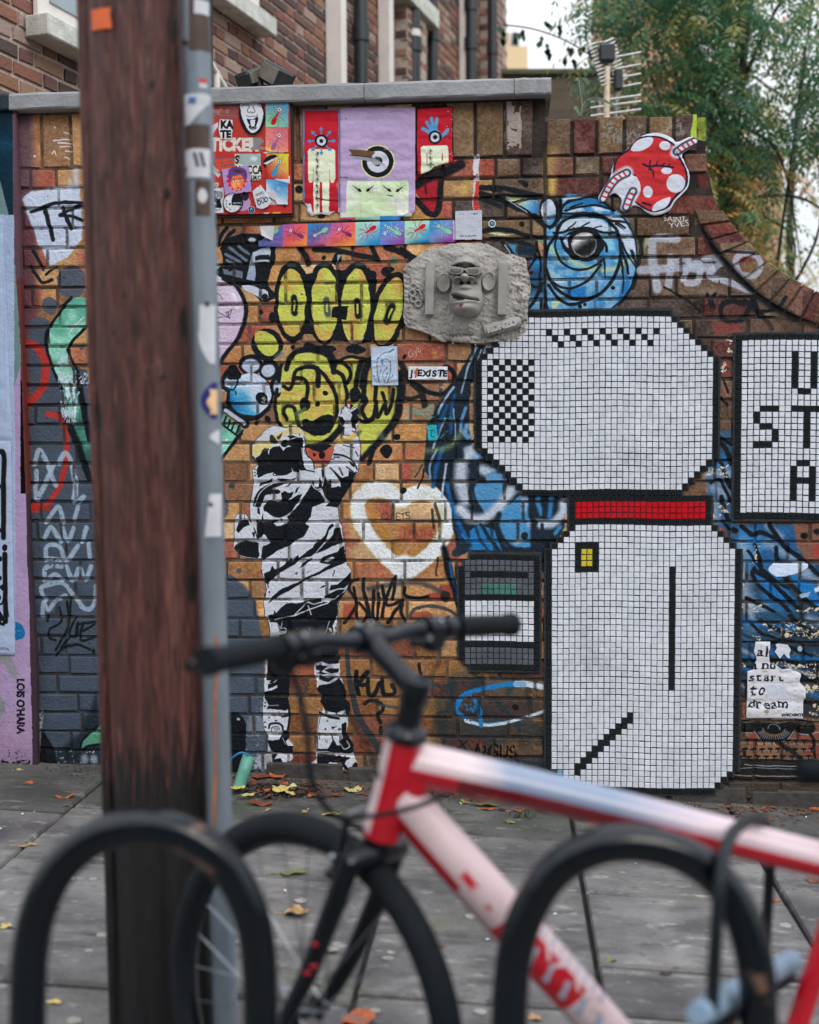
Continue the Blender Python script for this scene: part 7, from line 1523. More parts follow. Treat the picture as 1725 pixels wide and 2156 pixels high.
for i, (x, y) in enumerate(((540,1652),(556,1668),(575,1655),(590,1672),(565,1680),(601,1655),(527,1668),(612,1678),(548,1640),(583,1640),(630,1676),(498,1668),(500,1650),(660,1678),(680,1682),(522,1682))):
 leaf(x, y, cl.uniform(26,42),('brown', 'orange', 'dark', 'yellow')[i % 4],('plane', 'oval')[(i // 4) % 2], cl.uniform(0,6),('in the heap by the green pipe', 'in the heap below the boots')[(i // 8) % 2], lift=.004 * (i % 4))
def scatter_stuff(name, n, fx, size, m, seed, flat_=True):
 r = random.Random(seed); mb = MB()
 for _ in range(n):
  x, y = fx(r); q = ground_at(x, y); s_ = size * r.uniform(.4,1.4); a = r.uniform(0,6.28); c, d = math.cos(a) * s_, math.sin(a) * s_; z = q.z + r.uniform(.002, .008); t = r.uniform(-.5, .5) * s_
  mb.add([(q.x - c, q.y - d, z),(q.x + d * .6, q.y - c * .6, z + abs(t)),(q.x + c, q.y + d, z + t * .3 + .002),(q.x - d * .5, q.y + c * .5, z + .004)],[(0,1,2,3)])
 o = mb.build(name, m); tag(o, kind='stuff'); return o
def along_wall(r, x0=90, x1=1725):
 x = r.uniform(x0, x1); w = 1607 + (x - 80) * .0592; return x, w + 4 + abs(r.gauss(0,16))
o = scatter_stuff('soil_litter', 900, lambda r: (r.gauss(580,45),1655 + abs(r.gauss(0,12))), .008, LM['dark'],2); tag(o, 'dark crumbs of soil and broken leaf by the pipe', 'litter')
o = scatter_stuff('grit', 1500, lambda r: along_wall(r), .006, LM['grey'],3); tag(o, 'grey grit and crumbs along the wall foot', 'grit')
o = scatter_stuff('paper_flecks', 46, lambda r: (r.uniform(0,1725), r.uniform(1640,1760) + r.random() ** 2 * 300), .007, M_WP, 5); tag(o, 'tiny white paper flecks on the slabs', 'litter')
gm = MB(); rg = random.Random(12)
for _ in range(34):
 x, y = rg.uniform(0,1725), rg.uniform(1760,2156); q = ground_at(x, y); r0 = rg.uniform(.008, .020); gm.prism([(q.x + r0 * math.cos(t) * rg.uniform(.8,1.2), q.y + r0 * math.sin(t) * rg.uniform(.7,1.1)) for t in np.linspace(0,5.9,12)], .0045, .001, lambda a, b, d: (a, b, ground_z(a, b) + d))
tag(gm.build('chewing_gum', mat('trodden_gum', lin((150,146,140)), .9, var=.2)), 'pale flattened gum spots on the paving slabs', 'gum', kind='stuff')
o = scatter_stuff('leaf_crumbs', 420, lambda r: along_wall(r, 480), .013, LM['brown'],6); tag(o, 'small brown leaf crumbs along the wall foot', 'leaf crumbs')
M_GRASS = mat('grass_green', (.05, .10, .03), .6, var=.5, vscale=20)
def tuft(x, y, n, h, seed, name, label, wide=.02, broad=False):
 r = random.Random(seed); q = ground_at(x, y); mb = MB()
 for _ in range(n):
  a = r.uniform(0,6.28); L = h * r.uniform(.5,1.1); bx, by = q.x + r.gauss(0, wide), q.y + r.gauss(0, wide * .5); ln = r.uniform(.2, .9); w = .0018 if not broad else .008
  ps = [Vector((bx + math.cos(a) * L * ln * t * t, by + math.sin(a) * L * ln * t * t, q.z + L * t * (1 - .35 * t * ln))) for t in (0, .4, .75,1)]
  sd_ = Vector((-math.sin(a), math.cos(a),0)); ww = [w, w * 1.2, w * .8, w * .1]
  mb.add([p + sd_ * k for p, k in zip(ps, ww)] + [p - sd_ * k for p, k in zip(ps, ww)],[(0,1,5,4),(1,2,6,5),(2,3,7,6)])
 return tag(mb.build(name, M_GRASS), label, 'weed')
tuft(935,1672,26, .05,1, 'weed', 'broad leaved green weed at the wall foot under the top tube', .035, True); tuft(1104,1722,30, .035,2, 'weed', 'small grass tuft on the slab margin before the mosaic', .03); tuft(985,1690,24, .03,3, 'weed', 'thin grass near the pale standing leaf', .02); tuft(1420,1700,16, .03,4, 'weed', 'moss and grass tuft below the mosaic foot', .05)
# green pipe with blue rope
pb_, pt_ = ground_at(503,1662), P(521,1592,0)
q0 = ground_at(503,1659); top_ = P(524,1591, q0.y + .03); M_PIPE = mat('green_plastic', lin((92,158,140)), .45, var=.14, vscale=30, bump=.1)
axp = (top_ - q0).normalized(); mbp = MB(); Rp = .0245
ringo = []
pts_ = [q0, top_, top_, top_ - axp * .08]; mbp.tube([q0 - axp * .01, q0 + (top_ - q0) * .5, top_, top_ + axp * .0005, top_ - axp * .1],[Rp, Rp, Rp, Rp - .003, Rp - .003],28, caps=False)
gpipe = mbp.build('plastic_pipe', M_PIPE, None, True); tag(gpipe, 'short green plastic pipe leaning by the black painted arch', 'pipe')
rp = [P(x, y, q0.y + d) for x, y, d in ((528,1594, .03),(520,1588,0),(508,1585,-.01),(494,1592,-.01),(484,1604,0),(478,1622, .01))]
rb = MB()
for k in range(3):
 s_ = spline([tuple(v) for v in rp],14); rb.tube([Vector(v) + Vector((.0022 * math.cos(i * .9 + k * 2.09),0, .0022 * math.sin(i * .9 + k * 2.09))) for i, v in enumerate(s_)], .0019,6)
tag(rb.build('rope', mat('blue_rope', lin((50,140,196)), .7), None, True), 'short twisted blue rope hooked over the green pipe', 'rope')
# ---------------------------------------------------------------- pole, metal post
YP = 2.72
def wood_mat():
 m = mat('dark_creosoted_wood', (.10, .031, .025), .6, col2=(.030, .010, .008), vscale=13, bump=1.0, bscale=22, stretch=(3,3, .55), detail=9); n, l = m.node_tree.nodes, m.node_tree.links; b = n['Principled BSDF']
 tc = n.new('ShaderNodeTexCoord'); mp = n.new('ShaderNodeMapping'); mp.inputs['Scale'].default_value = (9,9, .7); l.new(tc.outputs['Object'], mp.inputs[0])
 nz = n.new('ShaderNodeTexNoise'); nz.inputs['Scale'].default_value = 5; nz.inputs['Detail'].default_value = 6; nz.inputs['Distortion'].default_value = 2.6; l.new(mp.outputs[0], nz.inputs[0])
 r = n.new('ShaderNodeMapRange'); r.inputs['From Min'].default_value = .5; r.inputs['From Max'].default_value = .68; r.inputs['To Max'].default_value = .75; l.new(nz.outputs['Fac'], r.inputs[0])
 x = n.new('ShaderNodeMixRGB'); l.new(r.outputs[0], x.inputs[0]); l.new(b.inputs['Base Color'].links[0].from_socket, x.inputs[1]); x.inputs[2].default_value = (.20, .072, .054,1)
 v = n.new('ShaderNodeTexVoronoi'); v.inputs['Scale'].default_value = 1.0; mp2 = n.new('ShaderNodeMapping'); mp2.inputs['Scale'].default_value = (7,7,3.2); l.new(tc.outputs['Object'], mp2.inputs[0]); l.new(mp2.outputs[0], v.inputs[0])
 r2 = n.new('ShaderNodeMapRange'); r2.inputs['From Min'].default_value = .10; r2.inputs['From Max'].default_value = .17; l.new(v.outputs['Distance'], r2.inputs[0])
 y = n.new('ShaderNodeMixRGB'); l.new(r2.outputs[0], y.inputs[0]); y.inputs[1].default_value = (.012, .008, .008,1); l.new(x.outputs[0], y.inputs[2])
 ge = n.new('ShaderNodeSeparateXYZ'); l.new(tc.outputs['Object'], ge.inputs[0]); ns = n.new('ShaderNodeMath'); ns.operation = 'MULTIPLY_ADD'; ns.inputs[1].default_value = .5; l.new(nz.outputs['Fac'], ns.inputs[0]); l.new(ge.outputs[2], ns.inputs[2])
 tr = n.new('ShaderNodeMapRange'); tr.inputs['From Min'].default_value = 1.06; tr.inputs['From Max'].default_value = 1.2; l.new(ns.outputs[0], tr.inputs[0]); tm_ = n.new('ShaderNodeMixRGB'); l.new(tr.outputs[0], tm_.inputs[0]); tm_.inputs[1].default_value = (.007, .0065, .007,1); l.new(y.outputs[0], tm_.inputs[2]); l.new(tm_.outputs[0], b.inputs['Base Color']); return m
M_WOOD = wood_mat()
def axis(xt, xb, y, yb=1700):
 a, b = P(xt, 0, y), P(xb, yb, y); d = (a - b).normalized(); k = (ground_z(b.x, b.y) - .2 - b.z) / d.z; base = b + d * k; return base, d
M_KNOT = mat('dark_wood_knot', (.012, .006, .005), .9, var=.3, bump=.5)
pole = empty('utility_pole', (0,0,0), label='thick dark brown wooden pole with an orange tag', cat='pole')
pb0, pd = axis(277,334, YP); pole.location = pb0
Rpo = 106 * YP / FPX
def rel(p): return Vector(p) - pb0
mb = MB(); N = 60; Mv = []; H = 4.6; rr = random.Random(1)
wv = [.0025 * math.sin(k * 1.7) + .002 * math.sin(k * 5.1 + 1) for k in range(N)]
t1 = pd.cross(Vector((0,1,0))).normalized(); t2 = pd.cross(t1).normalized()
lv = 34; vs = []; fs = []
for j in range(lv + 1):
 z = H * j / lv; R_ = Rpo * (1.02 - .008 * z)
 for k in range(N):
  a = 2 * math.pi * k / N; q = R_ + wv[k] + .002 * math.sin(z * 3 + k * .4) + .0022 * math.sin(z * 9 + k) * math.sin(z * 2.3 + k * .21) - (.009 if k in (17,41,47,50,55) else 0); vs.append(pd * z + (t1 * math.cos(a) + t2 * math.sin(a)) * q)
for j in range(lv):
 for k in range(N): fs.append((j * N + k, j * N + (k + 1) % N, (j + 1) * N + (k + 1) % N, (j + 1) * N + k))
fs.append(tuple(lv * N + k for k in range(N)))
o = mobj('trunk', vs, fs, M_WOOD, pole, True); fix_normals(o.data)
for x, y, s_ in ((322,176, .005),(352,408, .008),(264,620, .005),(345,790, .005),(250,300, .003),(240,700, .003)):
 q_ = P(x, y, YP - Rpo * .96); MB().ball(q_ - pb0, s_, 10,6, sc=(1, .35,1.7)).build('nail' if s_ < .007 else 'knot', M_BOARDE if s_ < .007 else M_KNOT, pole, True)
cb0, cd = axis(174,228, YP - .06); cov = MB(); cov.tube([rel(cb0), rel(cb0 + cd * H)], .0135,16); cov.build('cable_cover', M_WOOD, pole, 'auto')
def wrap(name, base, d, R_, px0, px1, y0, y1, y, m, parent, origin, off=.0012, seg=8, n=6, shape=None, **kw):
 """thin sheet wrapped on a round post between readings; shape = outline in 0..1"""
 a1 = d.cross(Vector((0,1,0))).normalized(); a1 = -a1 if a1.x < 0 else a1; a2 = Vector((0,-1,0)); a2 = (a2 - d * a2.dot(d)).normalized()
 def pos(px, py, k):
  p = P(px, py, y); h = (p - base).dot(d); s_ = max(-.97, min(.97,(p - base - d * h).dot(a1) / R_)); return base + d * h + a1 * (s_ * (R_ + off + k)) + a2 * (math.sqrt(1 - s_ * s_) * (R_ + off + k)) - origin
 v = []; f = []
 shape = shape or (lambda t: (0,1))
 for j in range(n + 1):
  t = j / n; lo, hi = shape(t)
  for i in range(seg + 1): u_ = lo + (hi - lo) * i / seg; v.append(pos(px0 + (px1 - px0) * u_, y0 + (y1 - y0) * t, 0))
 for j in range(n):
  for i in range(seg): a = j * (seg + 1) + i; f.append((a, a + 1, a + seg + 2, a + seg + 1))
 o = mobj(name, v, f, m, parent, True); return o
o = wrap('notice_tag', pb0, pd, Rpo + .003,188,235,14,58, YP - .12, mat('orange_card', lin((226,104,48)), .6, var=.12, vscale=30, bump=.2), pole, pb0, n=8, shape=lambda t: (.0 + .02 * t, .96 - .04 * math.sin(t * 5))); o['label'] = 'orange card tag'
M_GALV = mat('galvanised_steel', lin((138,148,156)), .5, metal=.35, var=.22, vscale=5, bump=.12, bscale=30, stretch=(3,3, .6), col2=lin((112,124,134)))
post = empty('metal_post', (0,0,0), label='grey galvanised metal post covered in torn stickers right of the wooden pole', cat='post')
YM = 2.66; mb0, md = axis(412,462, YM); post.location = mb0; Rm = 28.5 * YM / FPX
MB().tube([Vector((0,0,0)), md * 2.3, md * H],[Rm * .92, Rm, Rm * 1.02],30).build('tube', M_GALV, post, 'auto')
M_RUST = mat('rust_streak', lin((170,104,70)), .8, var=.3); M_DKS = mat('worn_dark_sticker', lin((74,54,46)), .6, var=.4, vscale=24); M_STW = mat('faded_white_sticker', lin((206,206,212)), .6, var=.1, vscale=20); M_INK = mat('black_ink', (.02, .022, .028), .5); M_BLU = mat('blue_ink', lin((40,110,170)), .5); M_PUR = mat('violet_blue', lin((36,40,120)), .5); M_YEL = mat('cream_orange', lin((236,190,140)), .5, var=.3, vscale=50); M_REDI = mat('red_ink', lin((190,60,60)), .5)
def ps(px0, px1, y0, y1, m, name='sticker', **k): return wrap(name, mb0, md, Rm, px0, px1, y0, y1, YM - .025, m, post, mb0, **k)
ps(399,440,-60,106, M_DKS); w = ps(410,436,0,30, M_STW, off=.002); ps(388,440,198,216, M_STW, off=.0016, n=4); ps(388,440,216,262, M_STW, shape=lambda t: (0,1 - t * .75), n=8); ps(390,440,262,318, M_DKS)
ps(383,440,314,374, M_STW, off=.0025, n=10, shape=lambda t: (.05 + .25 * abs(math.sin(t * 7)) * t, 1))
for a, b in ((408,424),(420,434)): ps(a, a + 6,322,352, M_INK, off=.0035, n=3, shape=lambda t: (t * 1.2,1 + t * 1.2))
ps(400,414,206,218, M_BLU, off=.0035, n=3); ps(420,434,165,176, M_REDI, off=.002); ps(420,434,176,186, M_STW, off=.002); ps(412,442,380,454, M_DKS); ps(418,436,398,428, M_STW, off=.0025, shape=lambda t: (.3 - .3 * math.sin(t * 3.1), .7 + .3 * math.sin(t * 3.1)))
ps(421,452,642,700, M_STW); ps(418,452,700,766, M_STW, n=10, shape=lambda t: (.02 + .7 * t * t, 1)); ps(424,456,805,882, M_PUR, n=12, shape=lambda t: (1 - math.sin(math.pi * max(.04, min(.96, t))) ** .6,1)); ps(436,456,820,872, M_YEL, off=.0028, n=10, shape=lambda t: (.2 + .2 * math.sin(t * 9), .95)); ps(442,460,905,935, M_STW, n=8, shape=lambda t: (1 - math.sin(math.pi * max(.05, min(.95, t))),1)); ps(432,464,1040,1130, M_STW, shape=lambda t: (.32 * (1 - t),1))
ps(454,459,1340,1760, M_RUST, 'rust_streak', seg=2, n=26, shape=lambda t: (.3 * math.sin(t * 13) - .8 * t, 1 + .3 * math.sin(t * 11) - .8 * t))
for x, y in ((389,88),(444,1062),(436,640)): q = P(x, y, YM - .028); MB().ball(rel(q) + pb0 - mb0, .006).build('bolt', M_BOARDE, post, True)
# ---------------------------------------------------------------- cycle hoops
def gloss(name, col, rough=.35, var=.3, spec=.5, coat=.0): return mat(name, col, rough, var=var, vscale=14, bump=.06, bscale=60, spec=spec, coat=coat)
def worn(name):
 m = mat(name, (.002, .005, .008), .2, var=.3, spec=.4, vscale=10, bump=.15, bscale=40); n, l = m.node_tree.nodes, m.node_tree.links; b = n['Principled BSDF']
 tc = n.new('ShaderNodeTexCoord'); nz = n.new('ShaderNodeTexNoise'); nz.inputs['Scale'].default_value = 9; nz.inputs['Detail'].default_value = 7; l.new(tc.outputs['Object'], nz.inputs[0])
 r = n.new('ShaderNodeMapRange'); r.inputs['From Min'].default_value = .60; r.inputs['From Max'].default_value = .635; l.new(nz.outputs['Fac'], r.inputs[0])
 x = n.new('ShaderNodeMixRGB'); l.new(r.outputs[0], x.inputs[0]); l.new(b.inputs['Base Color'].links[0].from_socket, x.inputs[1]); x.inputs[2].default_value = (.16, .09, .06,1); l.new(x.outputs[0], b.inputs['Base Color']); return m
M_HOOP = worn('worn_black_paint')
YH = 1.78
def hoop(pts, R_, label):
 s_ = spline([tuple(P(x, y, yy)) for x, y, yy in pts],8); a, b = Vector(s_[0]), Vector(s_[-1])
 q = [Vector((a.x, a.y, ground_z(a.x, a.y) - .05))] + [Vector(v) for v in s_] + [Vector((b.x, b.y, ground_z(b.x, b.y) - .05))]
 rt = empty('cycle_hoop', (a.x, a.y, ground_z(a.x, a.y)), label=label, cat='bike stand', group='cycle hoops on the pavement')
 mb = MB().tube([v - rt.location for v in q], R_, 28); mb.build('hoop_tube', M_HOOP, rt, 'auto')
 for v in (q[0], q[-1]): v = v - rt.location; MB().tube([Vector((v.x, v.y, ground_z(0,0) * 0 + .05 + v.z - .002)), Vector((v.x, v.y, .05 + v.z + .012))],[.055, .05],24).build('base_collar', M_HOOP, rt, 'auto')
hoop([(58,2240, YH),(58,2120, YH),(64,2000, YH),(86,1905, YH),(130,1822, YH),(205,1762, YH),(300,1740, YH),(392,1758, YH),(466,1812, YH),(518,1898, YH),(542,1990, YH),(549,2110, YH),(549,2240, YH)],39 * YH / FPX, 'black worn metal cycle hoop in front of the wooden pole')
Y2 = 1.74
hoop([(1074,2240, Y2 + .02),(1074,2120, Y2 + .02),(1084,2010, Y2 + .02),(1112,1920, Y2 + .02),(1168,1835, Y2 + .01),(1250,1786, Y2),(1335,1775, Y2),(1430,1796, Y2),(1510,1850, Y2),(1562,1930, Y2 - .01),(1590,2030, Y2 - .02),(1598,2130, Y2 - .02),(1600,2240, Y2 - .02)],40 * Y2 / FPX, 'black worn metal cycle hoop that the bicycle is locked to')
# ---------------------------------------------------------------- bicycle
YB = 2.0
pt = lambda x, y, dy=0: P(x, y, YB + dy)
bk = empty('bicycle', (pt(800,1762).x, YB, ground_z(pt(800,0).x, YB)), label='red and cream mountain bicycle with front wheel turned, locked to the right hoop', cat='bicycle')
BO = bk.location.copy(); L_ = lambda v: Vector(v) - BO
M_BLK = gloss('black_anodised', (.003, .006, .010), .2, spec=.4); M_RUB = mat('black_rubber', (.007, .010, .013), .75, spec=.2, var=.25, vscale=30, bump=.4, bscale=150); M_STL = mat('brushed_steel', lin((150,154,160)), .35, metal=.9, var=.1)
M_RED = gloss('red_frame_paint', lin((196,12,36)), .3, .08, coat=.3); M_CRM = gloss('cream_frame_paint', lin((220,194,196)), .3, .05, coat=.3); M_GRY = gloss('silver_blue_frame_paint', lin((158,172,192)), .28, .05, coat=.3); M_DRD = gloss('dark_red_frame_paint', lin((120,14,28)), .3, .1, coat=.3)
A, B = L_(pt(803,1752)), L_(pt(852,1552,-.022)); ax_ = (B - A).normalized()
def shaped(name, pts, radii, split, mats, n=28, parent=bk, oval=1.0):
 """frame tube whose upper and lower faces carry different paint; split(i, angle) -> slot"""
 mb = MB(); s_ = spline([(*p, r) for p, r in zip(pts, radii)],8); q = [Vector(v[:3]) for v in s_]; mb.tube(q, [v[3] for v in s_], n)
 me = mb.mesh(name, mats, True); N_s = len(q)
 for p in me.polygons:
  if len(p.vertices) == 4: p.material_index = split(p.center, p.normal, (p.index // n) / (N_s - 1))
 me.set_sharp_from_angle(angle=math.radians(40)); return link(name, me, parent)
shaped('head_tube', [A - ax_ * .004, A + ax_ * .02, A + ax_ * .08, B - ax_ * .02, B],[.034, .033, .031, .032, .033], lambda c, nn, t: 1 if nn.x < -.62 and t > .12 else 0,[M_RED, M_CRM])
TT0, TT1 = L_(pt(862,1606)), L_(pt(1792,1826))
M_CSB = M_CRM.copy(); M_CSB.name = 'cream_to_silver_paint'; _n, _l = M_CSB.node_tree.nodes, M_CSB.node_tree.links; _b = _n['Principled BSDF']; _t = _n.new('ShaderNodeTexCoord'); _s = _n.new('ShaderNodeSeparateXYZ'); _l.new(_t.outputs['Object'], _s.inputs[0]); _r = _n.new('ShaderNodeValToRGB'); _m = _n.new('ShaderNodeMapRange'); _m.inputs['From Min'].default_value = L_(pt(950,1640)).x; _m.inputs['From Max'].default_value = L_(pt(1560,1640)).x; _l.new(_s.outputs[0], _m.inputs[0]); _l.new(_m.outputs[0], _r.inputs[0])
_r.color_ramp.elements[0].position = .06; _r.color_ramp.elements[0].color = (*lin((218,196,198)),1); _r.color_ramp.elements[1].position = .95; _r.color_ramp.elements[1].color = (*lin((214,190,196)),1)
for _q in (.2, .55): _e = _r.color_ramp.elements.new(_q); _e.color = (*lin((128,142,166)),1)
_l.new(_r.outputs[0], _b.inputs['Base Color'])
shaped('top_tube', [TT0, TT0 * .75 + TT1 * .25 + Vector((0,0, .004)),(TT0 + TT1) / 2 + Vector((0,0, .004)), TT1],[.038, .035, .033, .030], lambda c, nn, t: 1 if nn.z > -.05 else (3 if t > .16 and nn.z < -.1 and t < .7 else 0),[M_RED, M_CSB, M_GRY, M_DRD])
BBp = L_(pt(1570,2495)); D0 = L_(pt(838,1672))
shaped('down_tube', [D0, D0 * .8 + BBp * .2,(D0 + BBp) / 2, BBp],[.037, .041, .039, .03], lambda c, nn, t: (0 if nn.z < -.25 and t < .3 else (3 if nn.z < -.55 else 1)) if not (.43 < t < .63 and nn.z > -.75 and nn.z < .45) else 0,[M_RED, M_CRM, M_GRY, M_DRD])
shaped('frame_gusset', [D0 + Vector((.01,0, .0)), L_(pt(872,1640)), TT0 + Vector((.004,0,0))],[.030, .033, .031], lambda c, nn, t: 0,[M_RED])
ST1 = L_(pt(1792,1815)); shaped('seat_tube', [BBp, ST1, ST1 + (ST1 - BBp).normalized() * .03],[.019, .018, .018], lambda c, nn, t: 0,[M_RED])
st_d = (ST1 - BBp).normalized(); MB().tube([ST1, ST1 + st_d * .17], .0135,16).build('seat_post', M_BLK, bk, 'auto')
sp_ = ST1 + st_d * .165; sad = MB(); sv = []
prof = [(-.135, .012, .022),(-.14, .020, .03),(-.07, .026, .034),(0, .045, .036),(.06, .068, .036),(.10, .072, .032),(.125, .05, .02)]
for x, w, h in prof:
 for k in range(16): a = 2 * math.pi * k / 16; sv.append(sp_ + Vector((x, w * math.cos(a), h * math.sin(a) * (.7 if math.sin(a) < 0 else .6))))
sf = [(j * 16 + k, j * 16 + (k + 1) % 16,(j + 1) * 16 + (k + 1) % 16,(j + 1) * 16 + k) for j in range(6) for k in range(16)] + [tuple(range(16)), tuple(96 + k for k in range(16))]
o = mobj('saddle', sv, sf, M_RUB, bk, True); fix_normals(o.data)
AX2 = BBp + Vector((.43,0, .03))  # rear end, outside the picture
def wheel(name, C_, axis_, R_, parent, seed):
 """rim with tyre, hub and spokes"""
 u1 = axis_.cross(Vector((0,0,1))).normalized(); u2 = axis_.cross(u1).normalized(); ring = lambda r, o=0, n=64: [C_ + axis_ * o + (u1 * math.cos(t) + u2 * math.sin(t)) * r for t in np.linspace(0,2 * math.pi, n, endpoint=False)]
 rm = MB(); n = 64; prof = [(R_ - .050,-.012),(R_ - .038,-.014),(R_ - .036, .014),(R_ - .050, .012),(R_ - .060,0)]; v = []
 for r, o_ in prof: v += ring(r, o_)
 f = [(p * n + k, p * n + (k + 1) % n, ((p + 1) % 5) * n + (k + 1) % n, ((p + 1) % 5) * n + k) for p in range(5) for k in range(n)]
 rm.add(v, f); rim = rm.build(name, M_BLK, parent, 'auto'); fix_normals(rim.data)
 ty = MB().tube(ring(R_ - .026), .027,16, closed=True)
 for k in []:
  t = 2 * math.pi * k / 64; d = u1 * math.cos(t) + u2 * math.sin(t); tg = axis_.cross(d)
  for o_ in (-.013,0, .013): ty.box(C_ + d * (R_ - .0015 - abs(o_) * .22) + axis_ * o_, (.010, .006, .009), Matrix((tg, d, axis_)).transposed())
 ty.build('tyre', M_RUB, rim, 'auto'); MB().tube([C_ - axis_ * .048, C_ - axis_ * .034, C_ - axis_ * .03, C_ + axis_ * .03, C_ + axis_ * .034, C_ + axis_ * .048],[.009, .024, .014, .014, .024, .009],20).build('hub', M_BLK, rim, 'auto')
 sm_ = None
 for k in range(28):
  t = 2 * math.pi * k / 28; s1 = 1 if k % 2 else -1; t0 = t + (.9 if (k // 2) % 2 else -.9)
  a = C_ + axis_ * .032 * s1 + (u1 * math.cos(t0) + u2 * math.sin(t0)) * .022; b = C_ + (u1 * math.cos(t) + u2 * math.sin(t)) * (R_ - .055); MB().tube([a, b], .0016,5).build('spoke', M_STL, rim)
 return rim
# steered assembly: built straight ahead, then turned about the steering axis
Fp = Vector((-1,0,0)); Fp = (Fp - ax_ * Fp.dot(ax_)).normalized(); STEER = math.radians(-41); RS = Matrix.Rotation(STEER, 3, ax_)
sd0 = ax_.cross(Fp).normalized(); sd0 = sd0 if sd0.y < 0 else -sd0  # towards the near side
def sp3(a, f, s): """along axis from A, forward, sideways -> turned point"""; return A + RS @ (ax_ * a + Fp * f + sd0 * s)
fo = MB(); fo.tube([sp3(-.05, .005,-.07), sp3(-.042, .002,-.05), sp3(-.034,0,0), sp3(-.042, .002, .05), sp3(-.05, .005, .07)],[.020, .024, .027, .024, .020],20); fo.tube([sp3(-.04,0,0), sp3(.0,0,0)],[.026, .027],20); fo.build('fork_crown', M_BLK, bk, 'auto')
axl = .398
for s_ in (-1,1):
 o = MB().tube([sp3(-.035, .004, .062 * s_), sp3(-.12, .012, .062 * s_), sp3(-.28, .038, .058 * s_), sp3(-axl, .070, .053 * s_)],[.019, .0195, .017, .014],18).build('fork_leg', M_BLK, bk, 'auto')
 if s_ > 0:
  for a, f_ in ((-.205, .004),(-.243,-.004),(-.262, .006)): MB().ball(sp3(a, .018 + f_, .0785), .0042, sc=(1.6, .4, .8)).build('red_decal', M_RED, o, True)
wheel('front_wheel', sp3(-axl, .072,0), RS @ sd0, .36, bk, 1)
wheel('rear_wheel', AX2, Vector((0,1,0)), .35, bk, 2)
for y in (-.055, .055):
 MB().tube([BBp + Vector((.03, y * .6,0)), AX2 + Vector((0, y, 0))], .010,12).build('chain_stay', M_RED, bk, 'auto'); MB().tube([ST1 + Vector((.01, y * .4,-.02)), AX2 + Vector((0, y, 0))], .009,12).build('seat_stay', M_RED, bk, 'auto')
MB().tube([BBp + Vector((0,-.06,0)), BBp + Vector((0,-.05,0))], .085,32).build('chainring', M_BLK, bk, 'auto'); cr = MB(); cr.tube([BBp + Vector((0,-.075,0)), BBp + Vector((.12,-.08,-.12))], .012,10).box(BBp + Vector((.12,-.13,-.12)),(.08, .09, .02), bev=.004); cr.build('crank', M_BLK, bk, 'auto'); cr = MB(); cr.tube([BBp + Vector((0, .06,0)), BBp + Vector((-.12, .075, .12))], .012,10).box(BBp + Vector((-.12, .12, .12)),(.08, .09, .02), bev=.004); cr.build('crank', M_BLK, bk, 'auto')
# brakes on the fork
for s_ in (-1,1):
 br = MB(); br.tube([sp3(-.085, .030, .060 * s_), sp3(-.06, .038, .052 * s_), sp3(.018, .046, .042 * s_)],[.010, .009, .006],10); br.box(sp3(-.045, .030, .030 * s_),(.05, .014, .014), RS, bev=.003); br.ball(sp3(-.085, .040, .060 * s_), .011); br.build('brake_arm', M_BLK, bk, 'auto')
MB().tube([Vector(v) for v in spline([tuple(sp3(.016, .046,-.042)), tuple(sp3(.020, .052,0)), tuple(sp3(.018, .046, .045))],6)], .003,8).build('brake_noodle', M_STL, bk, 'auto')
for s_ in (-1,1): MB().ball(sp3(-.05, .036, .070 * s_), .0075).build('fork_bolt', M_STL, bk, True)
# headset, spacers, stem
hs = MB(); hs.tube([B - ax_ * .002, B + ax_ * .004, B + ax_ * .012, B + ax_ * .022, B + ax_ * .024, B + ax_ * .07],[.036, .039, .037, .027, .022, .022],28); hs.build('headset', M_BLK, bk, 'auto'); MB().tube([A - ax_ * .012, A - ax_ * .003],[.03, .033],28).build('lower_headset', M_BLK, bk, 'auto')
S0 = B + ax_ * .085; fw = RS @ Fp; bar_ax = (RS @ sd0).normalized(); Cc = S0 + fw * .112 + Vector((0,0, .046)) + fw * 0
stm = MB(); stm.tube([S0 - ax_ * .024, S0 - ax_ * .02, S0 + ax_ * .018, S0 + ax_ * .022],[.022, .0245, .0245, .02],24); stm.tube([S0, S0 * .5 + Cc * .5, Cc],[.022, .0195, .021],20); stm.tube([Cc - bar_ax * .026, Cc + bar_ax * .026], .0245,24); stm.build('stem', M_BLK, bk, 'auto')
for s_ in (-1,1): MB().tube([Cc + bar_ax * .016 * s_ + fw * .016 + Vector((0,0, .012)), Cc + bar_ax * .016 * s_ + fw * .006 + Vector((0,0, .026))], .004,8).build('stem_bolt', M_STL, bk, 'auto')
HB = .385
def barp(s, dz=0, df=0):
 """point of the bar at signed distance s from the clamp"""
 k = abs(s); rise = .010 * (lambda t: t * t * (3 - 2 * t))(min(1, max(0,(k - .04) / .10))); back = -.03 * max(0,(k - .10)) / .26
 return Cc + bar_ax * s + Vector((0,0, rise + dz)) + fw * (back + df)
MB().tube([barp(s) for s in np.linspace(-HB, HB, 41)],[.017 if abs(s) < .05 else .0145 for s in np.linspace(-HB, HB, 41)],18).build('handlebar', M_BLK, bk, 'auto')
